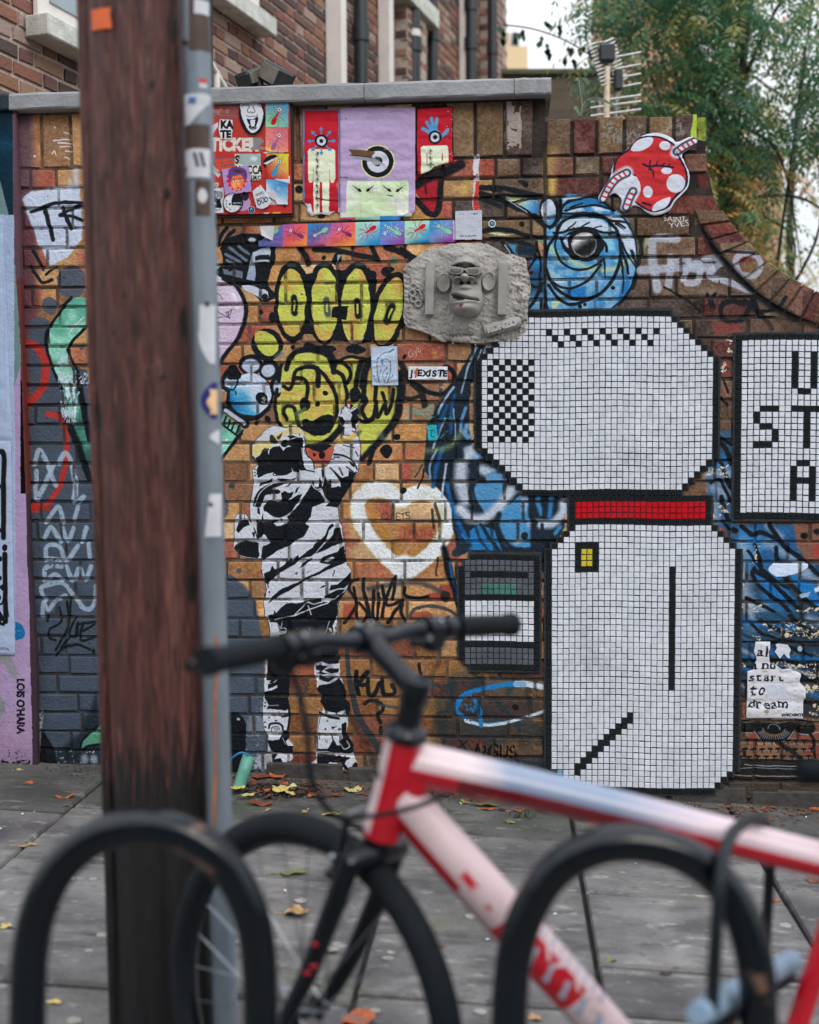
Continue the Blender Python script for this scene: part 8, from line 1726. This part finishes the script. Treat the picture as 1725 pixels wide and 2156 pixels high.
for s_ in (-1,1):
 gq = [barp(s_ * t) for t in np.linspace(.235, .392,22)]; grp = MB().tube(gq, [.0185 + (.0018 if i % 2 else 0) if 1 < i < 19 else .0225 for i in range(22)],20); grp.build('grip', M_RUB, bk, 'auto')
 lb = MB(); lb.ball(barp(s_ * .19,-.03, .02), .024,12,8, sc=(1.1,1,1)); lb.tube([barp(s_ * .10, .012, .012), barp(s_ * .13,-.01, .03), barp(s_ * .19,-.02, .03)], .004,8); lb.tube([barp(s_ * .196), barp(s_ * .222)], .0215,18); lb.box(barp(s_ * .205,-.014, .022),(.05, .03, .022), RS, bev=.006); lb.tube([barp(s_ * .15,-.006, .03), barp(s_ * .20,-.012, .028)], .007,10)
 lb.tube([Vector(v) for v in spline([tuple(barp(s_ * .205,-.018, .030)), tuple(barp(s_ * .225,-.028, .052)), tuple(barp(s_ * .30,-.030, .058)), tuple(barp(s_ * .385,-.026, .052))],6)], .0085,10); lb.build('brake_lever', M_BLK, bk, 'auto')
 sh = MB(); sh.tube([barp(s_ * .150), barp(s_ * .188)], .022,16).box(barp(s_ * .165,-.024, .010),(.055, .055, .034), RS, bev=.01); sh.build('gear_shifter', M_BLK, bk, 'auto'); MB().ball(barp(s_ * .178, .016,-.012), .006).build('shifter_screw', M_STL, bk, True)
# cables
def cable(pts, r=.0028): MB().tube([Vector(v) for v in spline([tuple(L_(P(x, y, d))) for x, y, d in pts],8)], r, 10).build('cable', M_RUB, bk, True)
cable([(605,1400,1.93),(628,1450,1.9),(646,1530,1.88),(652,1620,1.88),(668,1672,1.9),(700,1712,1.93),(745,1738,1.97),(775,1752,2.0)], .0052); cable([(690,1395,1.96),(720,1480,1.94),(775,1570,1.95),(800,1640,1.955)], .0026)
cable([(720,1722,1.9),(790,1718,1.9),(850,1706,1.91),(905,1688,1.92),(935,1672,1.94)], .0046); cable([(600,1395,1.95),(560,1440,1.97),(590,1470,2.0)], .0001); cable([(880,1790,1.99),(960,1840,1.99),(1030,1870,1.98),(1120,1960,1.96)], .0024); cable([(930,1380,2.15),(900,1440,2.12),(870,1520,2.06),(870,1590,2.04)], .0026)
MB().tube([L_(pt(940,1660,-.02)), L_(pt(1028,1686,-.02))], .006,10).build('cable_stop', M_DRD, bk, 'auto')
for x, y in ((1035,1662),(1044,1676)): MB().ball(L_(pt(x, y, -.026)), .006).build('frame_boss', M_RED, bk, True)
for x, y in ((984,1880),(1240,2085)): MB().ball(L_(pt(x, y, -.012)), .007).build('bottle_boss', M_RED, bk, True)
# markings on the frame
dd = (BBp - D0).normalized(); nrm_ = Vector((0,-1,0)); upn = dd.cross(nrm_).normalized(); upn = upn if upn.z > 0 else -upn
def on_dt(px, py, R_=.0405):
 """project a reading on to the near side of the down tube"""
 p = L_(pt(px, py)); h = (p - D0).dot(dd); s_ = (p - D0 - dd * h).dot(upn); s_ = max(-R_ * .97, min(R_ * .97, s_)); return D0 + dd * h + upn * s_ + nrm_ * (math.sqrt(R_ * R_ - s_ * s_) + .0006)
def decal(name, polys, m):
 mb = MB()
 for q in polys:
  c = [sum(v[i] for v in q) / len(q) for i in (0,1)]; n = len(q); q = [(a, b) for a, b in q]
  rings = [[(c[0] + (a - c[0]) * k, c[1] + (b - c[1]) * k) for a, b in q] for k in (.34, .67,1)]
  v = [on_dt(*c)] + [on_dt(*p) for r_ in rings for p in r_]; f = [(0,1 + i, 1 + (i + 1) % n) for i in range(n)] + [(1 + j * n + i, 1 + (j + 1) * n + i, 1 + (j + 1) * n + (i + 1) % n, 1 + j * n + (i + 1) % n) for j in range(2) for i in range(n)]; mb.add(v, f)
 o = mb.build(name, m, bk, True); return o
def loz(x, y, L1, w, a=.84):
 c, s = math.cos(a), math.sin(a); k = 10; return [(x + (u_ * L1 * c - v_ * w * s), y + (u_ * L1 * s + v_ * w * c)) for u_, v_ in ((-1,-1),(-.33,-1),(.33,-1),(1,-1),(1,1),(.33,1),(-.33,1),(-1,1))]
decal('flash', [loz(986,1838,24,9, .9), loz(1026,1892,8,4)], M_RED); decal('lettering', [loz(1132 + 17 * i, 1933 + 19 * i, 3 + (i % 3),10, .75) for i in range(9)], M_GRY); decal('lettering', [loz(1120 + 30 * i, 1950 + 32 * i, 20,4,1.5 if i % 2 else .1) for i in range(5)], M_CRM)
decal('stripe', [loz(1118 + 33 * i, 1994 + 35 * i, 7,20, .45) for i in range(6)], M_GRY)
ar = [(1262 + 26 * math.cos(t),2085 + 26 * math.sin(t)) for t in np.linspace(-1.9,2.4,12)]; letter = ar + [(1262 + 13 * math.cos(t),2085 + 13 * math.sin(t)) for t in np.linspace(2.4,-1.9,12)]
for i in range(11):
 pass
decal('letter', [[ar[i], ar[i + 1], letter[-(i + 2)], letter[-(i + 1)]] for i in range(11)], M_CRM)
rt_ = (TT1 - TT0).normalized(); c_ = TT0 + rt_ * ((L_(pt(1252,1690)) - TT0).dot(rt_)); MB().tube([c_ - rt_ * .006, c_ + rt_ * .006], .0312,28).build('red_band', mat('bright_red_band', lin((214,40,54)), .35), bk, 'auto')
# ---------------------------------------------------------------- U lock
lk = empty('u_lock', tuple(P(1504,2098,1.68)), label='black U lock with pale grey crossbar joining the top tube and right hoop', cat='bike lock'); LO = lk.location.copy()
sh = [(1500,2130,1.665),(1504,2040,1.67),(1510,1940,1.675),(1518,1850,1.69),(1528,1790,1.74),(1548,1748,1.84),(1584,1724,1.95),(1612,1736,2.05),(1622,1780,2.085),(1620,1860,2.09),(1614,1960,2.09),(1610,2040,2.09)]
MB().tube([Vector(v) - LO for v in spline([tuple(P(*a)) for a in sh],8)], .0098,18).build('shackle', mat('rubber_coated_black', (.005, .009, .012), .55, spec=.3, var=.2), lk, 'auto')
c0_, c1_ = P(1470,2136,1.645) - LO, P(1668,2022,2.13) - LO; cd_ = (c1_ - c0_).normalized()
MB().tube([c0_ + cd_ * .0, c0_ + cd_ * .006, c1_ - cd_ * .006, c1_],[.016, .0185, .0195, .016],24).build('crossbar', mat('pale_grey_vinyl', lin((128,152,172)), .5, var=.12, vscale=30), lk, 'auto'); MB().tube([c0_ + Vector((.006,0,-.03)), c1_ + Vector((-.006,0,-.03))], .013,16).build('crossbar_sleeve', M_RUB, lk, 'auto')
# ---------------------------------------------------------------- house beyond the wall
VPX = 1750; FD = ray(VPX, 921); FD.z = 0; FD.normalize(); FN = Vector((FD.y, -FD.x, 0))  # along the front; out of the front
F0 = P(0,100,5.45); F0.z = 0
def fac(px, py, off=0.0):
 r = ray(px, py); t = ((F0 + FN * off) - CP).dot(FN) / r.dot(FN); p = CP + r * t; return (p - F0).dot(FD), p.z
house = empty('brick_house', tuple(F0), math.atan2(FD.y, FD.x), label='brown brick house side receding behind the wall', cat='house')  # local x along, local -y out
def hbrick(n):
 m = mat('weathered_house_brick', (.30, .155, .105), .9, col2=(.15, .075, .06), vscale=16, bump=.6, bscale=60); nn, l = m.node_tree.nodes, m.node_tree.links; b = nn['Principled BSDF']
 at = nn.new('ShaderNodeNewGeometry'); oi = nn.new('ShaderNodeObjectInfo'); ad = nn.new('ShaderNodeMath'); ad.operation = 'ADD'; l.new(at.outputs['Random Per Island'], ad.inputs[0]); l.new(oi.outputs['Random'], ad.inputs[1]); fr_ = nn.new('ShaderNodeMath'); fr_.operation = 'FRACT'; l.new(ad.outputs[0], fr_.inputs[0])
 r = nn.new('ShaderNodeValToRGB'); cs = [(.07, .05, .05),(.26, .11, .075),(.27, .13, .08),(.33, .20, .13),(.15, .075, .07),(.38, .27, .23),(.22, .09, .07),(.10, .06, .055)]
 while len(r.color_ramp.elements) < len(cs): r.color_ramp.elements.new(.5)
 for i, c in enumerate(cs): r.color_ramp.elements[i].position = i / len(cs); r.color_ramp.elements[i].color = (*c, 1)
 r.color_ramp.interpolation = 'CONSTANT'; l.new(fr_.outputs[0], r.inputs[0]); mx = nn.new('ShaderNodeMixRGB'); mx.inputs[0].default_value = .88; l.new(b.inputs['Base Color'].links[0].from_socket, mx.inputs[1]); l.new(r.outputs[0], mx.inputs[2]); l.new(mx.outputs[0], b.inputs['Base Color']); return m
M_HB = hbrick(0); M_HM = mat('house_mortar', (.46, .38, .32), .95, var=.25, vscale=30, bump=.6)
def hb(w, h, seed):
 r = random.Random(seed); j = lambda: r.uniform(-.003, .003); hw, hh = w / 2, h / 2; q = [(-hw + j(),-hh + j()),(hw + j(),-hh + j()),(hw + j(), hh + j()),(-hw + j(), hh + j())]
 v = [(x, .06, z) for x, z in q] + [(x, .004, z) for x, z in q] + [(x * .965, j() * .4, z * .9) for x, z in q]
 f = [(a, a + 4,(a + 1) % 4 + 4,(a + 1) % 4) for a in range(4)] + [(a + 4, a + 8,(a + 1) % 4 + 8,(a + 1) % 4 + 4) for a in range(4)] + [(11,10,9,8)]; me = mesh('brick', v, f, M_HB); fix_normals(me); return me
HS = [hb(.208, .0585, i) for i in range(4)]; HH = [hb(.097, .0585, i + 9) for i in range(4)]
def brick_field(parent, x0, x1, z0, z1, y=0.0, nsing=0, skip=None, rot90=False, seed=1):
 r = random.Random(seed); lst = []
 k = 0; z = z0
 while z < z1:
  x = x0 - (k % 2) * .16; i = 0
  while x < x1:
   w, me = (.213, r.choice(HS)) if i % 2 == 0 else (.102, r.choice(HH)); cx = x + w / 2
   if cx - w / 2 >= x0 - .001 and cx + w / 2 <= x1 + .03 and not (skip and skip(cx, z)): lst.append((cx, z, me, r.uniform(-.002, .002)))
   elif cx + w / 2 > x0 + .02 and cx - w / 2 < x0 and not (skip and skip(cx, z)): lst.append((x0 + .05, z, HH[0],0))
   x += w + .012; i += 1
  z += .0765; k += 1
 lst.sort(key=lambda a: a[0]); mb = MB()
 for n_, (cx, z, me, d) in enumerate(lst):
  if n_ < nsing: o = link('brick', me, parent); o.location = (cx, y + d, z) if not rot90 else (y + d, cx, z); o.rotation_euler = (0,0, math.pi / 2 if rot90 else 0)
  else: mb.add([(cx + v.co.x, y + d + v.co.y, z + v.co.z) if not rot90 else (y + d + v.co.y, cx + v.co.x, z + v.co.z) for v in me.vertices],[tuple(p.vertices) for p in me.polygons])
 o = mb.build('bricks', M_HB, parent)
 if rot90: fix_normals(o.data)
 tag(o, kind='stuff')
LE = fac(1040,100)[0]
near = fac(445,60)[0]
brick_field(house, -1.1, LE, 2.1,6.9, nsing=300, skip=lambda x, z: x < near and (z < 2.45 or z > 4.2) and False)
MB().box(((LE - 1.1) / 2, .16,3.0),(LE + 1.1, .30,8.2)).build('mortar', M_HM, house)
M_WHT = mat('white_window_paint', lin((232,226,220)), .5, var=.05, vscale=8); M_SILL = mat('mossy_painted_sill', lin((222,222,216)), .8, var=.2, vscale=9, bump=.4, col2=lin((176,178,168))); M_PIPB = mat('dark_grey_drainpipe', (.022, .028, .034), .45, var=.2); M_GLS = mat('dark_window_glass', lin((150,165,170)), .08, var=.2, vscale=2)
def fbox(name, xa, xb, za, zb, out, m, par=house, bev=.006): o = MB().box(((xa + xb) / 2,-out / 2 - .004,(za + zb) / 2),(xb - xa, out, zb - za), bev=bev).build(name, m, par); return o
s1 = fac(97,72, .12); fbox('window_sill', s1[0], s1[0] + 1.15, s1[1] + .0, s1[1] + .10, .13, M_SILL); fbox('window_frame', s1[0] + .06, s1[0] + 1.1, s1[1] + .105, s1[1] + 1.6, .035, M_WHT); fbox('window_pane', s1[0] + .14, s1[0] + 1.0, s1[1] + .2, s1[1] + 1.5, .045, M_GLS, bev=.002)
s2 = fac(580,78, .12); fbox('window_sill', s2[0] - 1.2, s2[0], s2[1], s2[1] + .11, .13, M_SILL); fbox('window_frame', s2[0] - 1.12, s2[0] - .06, s2[1] + .115, s2[1] + 1.6, .035, M_WHT)
def upright(name, px0, px1, out, m, z0=2.0, z1=7.0, b0=0.0):
 """box on the front that spans two readings; its end faces the camera"""
 xa = fac(px0,100, out)[0]; d = .09; o = MB().box((xa + d / 2,-(out + b0) / 2 - .004,(z0 + z1) / 2),(d, out - b0, z1 - z0), bev=.008).build(name, m, house); return o
w1 = upright('bay_window_frame', 720,735, .135, M_WHT); 
w2 = upright('bay_window_frame', 821,826, .11, M_WHT); w3 = upright('bay_window_frame', 980,984, .07, M_WHT)
def pier(px0, px1, out, seed):
 xa = fac(px1,100, out)[0]; xb = xa + .5; MB().box(((xa + xb) / 2,-out / 2 - .002,4.5),(xb - xa - .02, out, 5.2)).build('pier_mortar', M_HM, house); brick_field(house, -out + .01,-.01,2.1,6.9, y=xa, rot90=True, seed=seed); brick_field(house, xa + .01, xb, 2.1,6.9, y=-out - .004, seed=seed + 1)
pier(822,858, .15,4); pier(1012,1041, .16,6)
def dpipe(px, r, off=.1, z1=7.2, collar=None):
 x, _ = fac(px, 100, off); t = MB(); t.tube([(x, -off, 1.5),(x, -off, z1)], r, 16)
 for z in ([fac(px, c, off)[1] for c in collar] if collar else [3.0]): t.tube([(x, -off, z - .07),(x, -off, z + .05)], r * 1.22,16)
 o = t.build('drainpipe', M_PIPB, house, 'auto')
 return x
dpipe(760, .055, .12, collar=[68]); xq = dpipe(870, .062, .14, collar=[92]); dpipe(890, .045, .1, collar=[30]); dpipe(911, .05, .1, collar=[70]); dpipe(992, .055, .12, collar=[8,90]); dpipe(1037, .05, .22, collar=[100]); x_, z_ = fac(870,77, .14); MB().tube([(xq, -.14, z_ - .05),(xq, -.14, z_ + .05)], .0635,16).build('pipe_collar', M_WHT, house, 'auto')
s3 = fac(925,62, .2); fbox('window_sill', s3[0] - .9, s3[0], s3[1] + .0, s3[1] + .16, .2, M_SILL)
a_, b_ = fac(440,126, .06), fac(490,196, .06); MB().tube([(a_[0] - .4,-.06, a_[1] + .0),(a_[0],-.06, a_[1]),(b_[0],-.06, b_[1] - .05)], .018,12).tube([(fac(456,150, .06)[0],-.06, fac(456,150, .06)[1]),(fac(456,150, .06)[0],-.06,2.2)], .02,12).build('overflow_pipe', M_WHT, house, 'auto')
dp = MB().tube([tuple(P(441,-60,4.6)), tuple(P(443,200,4.9))], .012,10).build('hanging_cable', M_PIPB); tag(dp, 'dark vertical cable just right of the metal post above the coping', 'cable')
# floodlights on the coping
fl = empty('floodlight', tuple(P(552,178,5.0)), label='black twin security floodlight tilted on top of the coping', cat='lamp'); FO = fl.location.copy(); M_FLB = mat('black_lamp_housing', (.012, .013, .015), .5, var=.2)
def lamp(cx, cy, w, h, d, rx, rz, nm='lamp_head'):
 M3 = Matrix.Rotation(rz, 3, 'Z') @ Matrix.Rotation(rx, 3, 'Y'); c = P(cx, cy, 5.0) - FO; q = MB().box(c, (w, d, h), M3, bev=.012)
 for i in range(5): q.box(c + M3 @ Vector((-w * .35 + i * w * .175, d * .55,0)),(.006, d * .3, h * .85), M3)
 o = q.build(nm, M_FLB, fl); MB().box(c + M3 @ Vector((0,-d * .5,-.0)),(w * .78, .006, h * .75), M3, bev=.001).build('lamp_glass', mat('dusty_lamp_glass', lin((104,98,86)), .3, var=.3), o)
lamp(580,160, .115, .085, .10, .55,-.5); lamp(528,163, .10, .06, .07,-.45, .9); fb = MB(); fb.tube([P(505,166,5.0) - FO, P(520,183,5.0) - FO, P(575,187,5.02) - FO], .014,10); fb.tube([P(545,170,5.0) - FO, P(550,196,5.0) - FO], .018,10); fb.build('bracket', M_FLB, fl, 'auto')
# ---------------------------------------------------------------- far brick house, garden wall, chimney, aerial
def plain_brick(name, c1, c2, mo, sc):
 m = mat(name, c1, .9, var=.2, bump=.2); n, l = m.node_tree.nodes, m.node_tree.links; b = n['Principled BSDF']; tc = n.new('ShaderNodeTexCoord'); mp = n.new('ShaderNodeMapping'); mp.inputs['Rotation'].default_value = (math.pi / 2,0,0); l.new(tc.outputs['Object'], mp.inputs[0]); t = n.new('ShaderNodeTexBrick'); l.new(mp.outputs[0], t.inputs[0]); t.inputs['Scale'].default_value = 1; t.inputs['Brick Width'].default_value = .225; t.inputs['Row Height'].default_value = .075; t.inputs['Mortar Size'].default_value = .008
 t.inputs['Color1'].default_value = (*c1,1); t.inputs['Color2'].default_value = (*c2,1); t.inputs['Mortar'].default_value = (*mo, 1); l.new(t.outputs[0], b.inputs['Base Color']); return m
def far_box(name, x0, x1, y0, y1, d, depth, m, label, cat, z0=-1.0):
 a, b = P(x0, y1, d), P(x1, y0, d); c = ((a.x + b.x) / 2, d + depth / 2,0); rt = empty(name, (c[0], d, z0), label=label, cat=cat)
 MB().box((0, depth / 2,(b.z - z0) / 2),(b.x - a.x, depth, b.z - z0)).build('wall', m, rt); return rt, b.x - a.x, b.z - z0
M_ORB = plain_brick('orange_stock_brick', (.56, .31, .20),(.44, .23, .15),(.46, .36, .28),1)
h2, w_, h_ = far_box('far_house', 1264,1470,-400,700,17, .9, M_ORB, 'tall orange brick house end behind the tree', 'house')
MB().box((-w_ / 2 + .05,-.03, h_ * .5),(.08, .06, h_), bev=.01).build('downpipe', M_PIPB, h2); h3, w3_, h3_ = far_box('far_house', 1505,1650,330,700,21,6, M_ORB, 'lower sunlit orange brick building glimpsed through the leaves', 'house'); MB().box((0,-.1, h3_ + .05),(w3_ + .2, .3, .1)).build('gutter', M_PIPB, h3); MB().box((0, .5, h_ + .1),(w_ + .3,1.3, .2)).build('roof_edge', M_PIPB, h2)
g2, w_, h_ = far_box('garden_wall', 1030,1260,158,300,13, .25, plain_brick('dark_mossy_brick', (.14, .10, .07),(.10, .075, .055),(.12, .1, .08),1), 'low dark brick garden wall between the house and the aerial', 'wall')
MB().box((0, .12, h_ + .03),(w_ + .05, .35, .06), bev=.01).build('coping', mat('mossy_coping', (.10, .10, .06), .9, var=.4, bump=.6), g2)
ch, w_, h_ = far_box('chimney_stack', 1062,1112,96,200,24, .8, mat('pale_render', lin((232,206,164)), .8, var=.08), 'pale chimney stack with dark pots against the white sky', 'chimney')
for x in (-.14, .02): MB().tube([(x, .4, h_),(x, .4, h_ + .38)],[.085, .07],14).build('chimney_pot', M_PIPB if x > 0 else mat('pale_pot', lin((200,180,160)), .8), ch, 'auto')
ya = 7.0; ae = empty('tv_aerial', tuple(P(1280,250, ya)), label='white television aerial with many rods behind the stepped wall top', cat='aerial'); AO = ae.location.copy(); M_ALU = mat('pale_aluminium', lin((206,206,200)), .4, metal=.4, var=.1)
MB().tube([P(1276,300, ya) - AO, P(1279,140, ya) - AO], .018,12).build('mast', mat('weathered_pale_mast', lin((222,206,178)), .6, var=.2), ae, 'auto'); MB().tube([P(1294,300, ya + .05) - AO, P(1297,198, ya + .05) - AO], .014,12).build('mast', M_STL, ae, 'auto')
bm_ = MB(); bm_.tube([P(1262,100, ya - .02) - AO, P(1300,190, ya + .02) - AO], .012,8); bm_.box(P(1278,112, ya) - AO, (.09, .06, .1), bev=.01); bm_.box(P(1302,168, ya) - AO, (.05, .05, .12), bev=.01); bm_.build('boom', M_PIPB, ae)
for i in range(12): y = 86 + i * 7.6; x = 1262 + i * 2.6; MB().tube([P(x - 24, y + 10, ya - .04) - AO, P(x - 8, y + 4, ya) - AO, P(x + 12, y + 2, ya) - AO, P(x + 30, y - 6, ya + .04) - AO], .0052,6).build('rod', M_ALU, ae)
for y in (116,141,161,181,206,219,236): MB().tube([P(1244 if y > 190 else 1296, y + (8 if y > 190 else 4), ya) - AO, P(1350, y - 6, ya) - AO], .0065,8).build('reflector_rod', M_ALU, ae)
# ---------------------------------------------------------------- trees
M_BARK = mat('dark_bark', (.045, .036, .03), .9, var=.3, vscale=12, bump=.6)
def leafm(n, c): m = mat(n, c, .5, var=.3, vscale=3); b = m.node_tree.nodes['Principled BSDF']; b.inputs['Subsurface Weight'].default_value = 0; m.node_tree.nodes['Principled BSDF'].inputs['Transmission Weight'].default_value = 0; tr = m.node_tree.nodes.new('ShaderNodeBsdfTranslucent'); tr.inputs[0].default_value = (*[min(1, x * 2.2) for x in c],1); mx = m.node_tree.nodes.new('ShaderNodeMixShader'); mx.inputs[0].default_value = .35; o = m.node_tree.nodes['Material Output']; m.node_tree.links.new(b.outputs[0], mx.inputs[1]); m.node_tree.links.new(tr.outputs[0], mx.inputs[2]); m.node_tree.links.new(mx.outputs[0], o.inputs[0]); return m
M_LF = [leafm('leaf_dark_green', (.045, .12, .08)), leafm('leaf_green', (.10, .20, .09)), leafm('leaf_olive', (.26, .26, .08)), leafm('leaf_gold', (.50, .22, .06))]
def pinnate(mb, p, d, L_c, n, r, mi, ll=.062):
 """one compound leaf: rachis drooping from p, leaflets in pairs"""
 d = d.normalized(); q = Vector(p); dr = .14
 for i in range(n + 1):
  side = d.cross(Vector((0,0,1)));
  if side.length < .1: side = Vector((1,0,0))
  side.normalize(); up = side.cross(d)
  for s_ in ((-1,1) if i < n else (0,)):
   ld = (side * s_ * .95 + d * (.45 if s_ else 1) - Vector((0,0, .35))).normalized(); l_ = ll * r.uniform(.75,1.1) * (1 - .35 * abs(i / n - .4)); w = ld.cross(up).normalized() * l_ * .17 if s_ else side * l_ * .17; tp = q + ld * l_
   mb.add([q, q + ld * l_ * .45 + w, tp, q + ld * l_ * .45 - w],[(0,1,2,3)], mi)
  q = q + d * (L_c / n); d = (d - Vector((0,0, dr))).normalized()
def tree(name, d, reg, nleaf, label, seed, ll, base, dens=None, cols=(0,0,1,1,1,2), depth=2.0, lc=.34, branches=16, rad=.09):
 r = random.Random(seed); rt = empty(name, tuple(base), label=label, cat='tree'); O_ = Vector(base); mb = MB(); tips = []
 cen = P((reg[0] + reg[2]) / 2,(reg[1] + reg[3]) / 2, d + depth / 2)
 trunk = [O_ + Vector((0,0,0)), O_ * .6 + cen * .4 + Vector((.15,0,-.2)), O_ * .25 + cen * .75 + Vector((-.1,0,0)), cen + Vector((.1,0, .8))]; tq = [Vector(v) for v in spline([tuple(v) for v in trunk],8)]
 MB().tube([v - O_ for v in tq],[rad * (1 - .75 * i / (len(tq) - 1)) for i in range(len(tq))],14).build('trunk', M_BARK, rt, True)
 for i in range(branches):
  a = tq[r.randrange(len(tq) // 3, len(tq))]; e = P(r.uniform(reg[0], reg[2]), r.uniform(reg[1], reg[3]), d + r.uniform(.1, depth)); m_ = (a + e) / 2 + Vector((r.gauss(0, .15), r.gauss(0, .1), r.uniform(.0, .3))); s_ = [Vector(v) for v in spline([tuple(a), tuple(m_), tuple(e)],8)]
  MB().tube([v - O_ for v in s_],[rad * .2 * (1 - .85 * k / (len(s_) - 1)) for k in range(len(s_))],8).build('branch', M_BARK, rt, True); tips += s_[4:]
 k = 0
 while k < nleaf:
  x, y = r.uniform(reg[0], reg[2]), r.uniform(reg[1], reg[3])
  if dens and r.random() > dens(x, y): continue
  k += 1; p = P(x, y, d + r.uniform(0, depth))
  a = r.uniform(0,6.28); pinnate(mb, p - O_, Vector((math.cos(a), math.sin(a) * .6, r.uniform(-.5, .3))), lc * r.uniform(.7,1.2), r.choice((7,8,9)), r, r.choice(cols if y < 300 or r.random() < .6 else (2,3,2)), ll)
 tag(mb.build('crown', M_LF, rt), kind='stuff'); return rt
def dn(x, y):
 e = 1.0
 if x < 1400: e = max(0, min(1,(x - 1215 - max(0,(y - 90)) * .45) / 90))
 if y > 330: e *= max(.5,1 - (y - 330) / 500)
 if x > 1640 and y > 280: e *= .16
 if x > 1560: e *= .6
 n_ = math.sin(x * .021 + 1.3) + math.sin(y * .027 + x * .011) + math.sin(x * .05 - y * .043); return e * (1 if n_ > -.7 else .4)
tree('tree', 8.2,(1215,-160,1880,640),1900, 'green leafy tree with feathery compound leaves overhanging the right of the wall', 3, .085,(2.75,9.2,-.9), dn, branches=22, lc=.40)
tree('tree', 12.5,(1300,-200,2050,700),700, 'yellowing tree further behind, half hidden by the green one', 9, .12,(4.6,13.6,-.9), lambda x, y: (1 if math.sin(x * .017) + math.sin(y * .019 + 2) > -.6 else .3) * (1 if x < 1600 else .25),(2,3,1,2,3),2.0, .5,12)
# arching twig with small dark leaves in front of the sky
tw = empty('climber_shoot', tuple(P(1290,200,9)), label='thin arching shoot with small dark leaves against the sky', cat='plant'); TO = tw.location.copy(); q = [P(x, y, 9) - TO for x, y in ((1300,175),(1260,130),(1210,95),(1160,72),(1110,58),(1060,52))]; MB().tube([Vector(v) for v in spline([tuple(v) for v in q],8)], .006,6).build('stem', M_BARK, tw, True); lm = MB(); r_ = random.Random(2)
for x0, y0 in ((1056,60),(1100,66),(1155,50),(1180,58),(1150,95),(1135,80),(1190,118),(1200,100),(1205,128),(1156,108),(1240,110),(1225,100),(1062,78),(1090,74)):
 for _ in range(4): p = P(x0 + r_.uniform(-6,6), y0 + r_.uniform(-8,8),9) - TO; lm.add([p, p + Vector((.02,0,-.02)), p + Vector((.004,0,-.055)), p + Vector((-.018,0,-.02))],[(0,1,2,3)])
lm.build('leaves', M_LF[0], tw)
# plant rooted in the top of the wall
pp = empty('wall_plant', tuple(P(1226,245,4.7)), label='lanky green-grey plant growing from the step in the wall top', cat='plant'); PO = pp.location.copy(); M_SUC = mat('grey_green_leaf', (.15, .21, .13), .6, var=.3); MB().tube([Vector(v) for v in spline([tuple(P(x, y, 4.7) - PO) for x, y in ((1222,246),(1226,222),(1222,196),(1219,168))],6)], .0035,8).build('stem', M_SUC, pp, True)
for pts in (((1219,168),(1208,172),(1203,195),(1207,204)),((1219,168),(1212,166),(1214,190),(1216,200)),((1219,168),(1230,165),(1240,176),(1236,180)),((1219,168),(1226,176),(1228,200),(1222,208)),((1224,240),(1240,215),(1262,208),(1300,226)),((1224,238),(1235,210),(1258,212),(1246,222)),((1222,244),(1212,226),(1206,230),(1200,240))):
 s_ = [Vector(v) for v in spline([tuple(P(x, y, 4.7 + .01 * i) - PO) for i, (x, y) in enumerate(pts)],6)]; ww = [.0045 * math.sin(math.pi * (i + .6) / (len(s_) + .2)) + .001 for i in range(len(s_))]; mbq = MB().add([p + Vector((w, 0, w)) for p, w in zip(s_, ww)] + [p - Vector((w, 0, w)) for p, w in zip(s_, ww)],[(i, i + 1, len(s_) + i + 1, len(s_) + i) for i in range(len(s_) - 1)]); mbq.build('leaf', M_SUC, pp, True)
# ---------------------------------------------------------------- unseen street, added with a terrace that blocks low sky light
M_ASP = mat('added_road_asphalt', (.05, .05, .052), .9, var=.25, vscale=60, bump=.4, bscale=200); M_KERB = mat('added_kerb_granite', (.24, .235, .23), .8, var=.2, vscale=30, bump=.3)
rd_ = mobj('added_road', [(-40,-9.6,-.14),(40,-9.6,-.14),(40,-2.6,-.14),(-40,-2.6,-.14)],[(0,1,2,3)], M_ASP); tag(rd_, kind='structure')
kb = MB().box((0,-2.45,-.12),(60, .3, .3), bev=.01).box((0,-9.7,-.12),(60, .3, .3), bev=.01).build('added_kerb', M_KERB); tag(kb, kind='structure')
fp = mobj('added_far_pavement', [(-40,-12.2,-.03),(40,-12.2,-.03),(40,-9.8,-.03),(-40,-9.8,-.03)],[(0,1,2,3)], M_KERB); tag(fp, kind='structure')
M_TER = plain_brick('added_terrace_brick', (.12, .075, .05),(.085, .055, .04),(.12, .10, .085),1)
for i in range(4):
 x = -15 + i * 10; th = empty('added_terrace', (x, -12.2,0), math.pi, label=('first', 'second', 'third', 'fourth')[i] + ' added brown terrace house, unseen behind the camera, blocking low sky light', cat='house', group='added terrace behind the camera')
 MB().box((0,3,4.4),(9.98,6,9.2)).build('wall', M_TER, th); MB().box((0,-.1,9.1),(9.98, .5, .25), bev=.03).build('added_cornice', M_SILL, th)  # wall and cornice of the added unseen terrace
 for wx in (-3.2,0,3.2):
  for wz in (1.7,4.6,7.2):
   if wx == 3.2 and wz == 1.7: continue
   w_ = MB().box((wx, .0, wz),(1.25, .1,1.9), bev=.01).build('added_window', M_WHT, th); MB().box((wx, -.055, wz),(1.05, .02,1.7)).build('pane', M_GLS, w_)
 d_ = MB().box((3.2,-.02,1.05),(1.0, .12,2.1), bev=.01).build('added_door', M_PIPB, th)
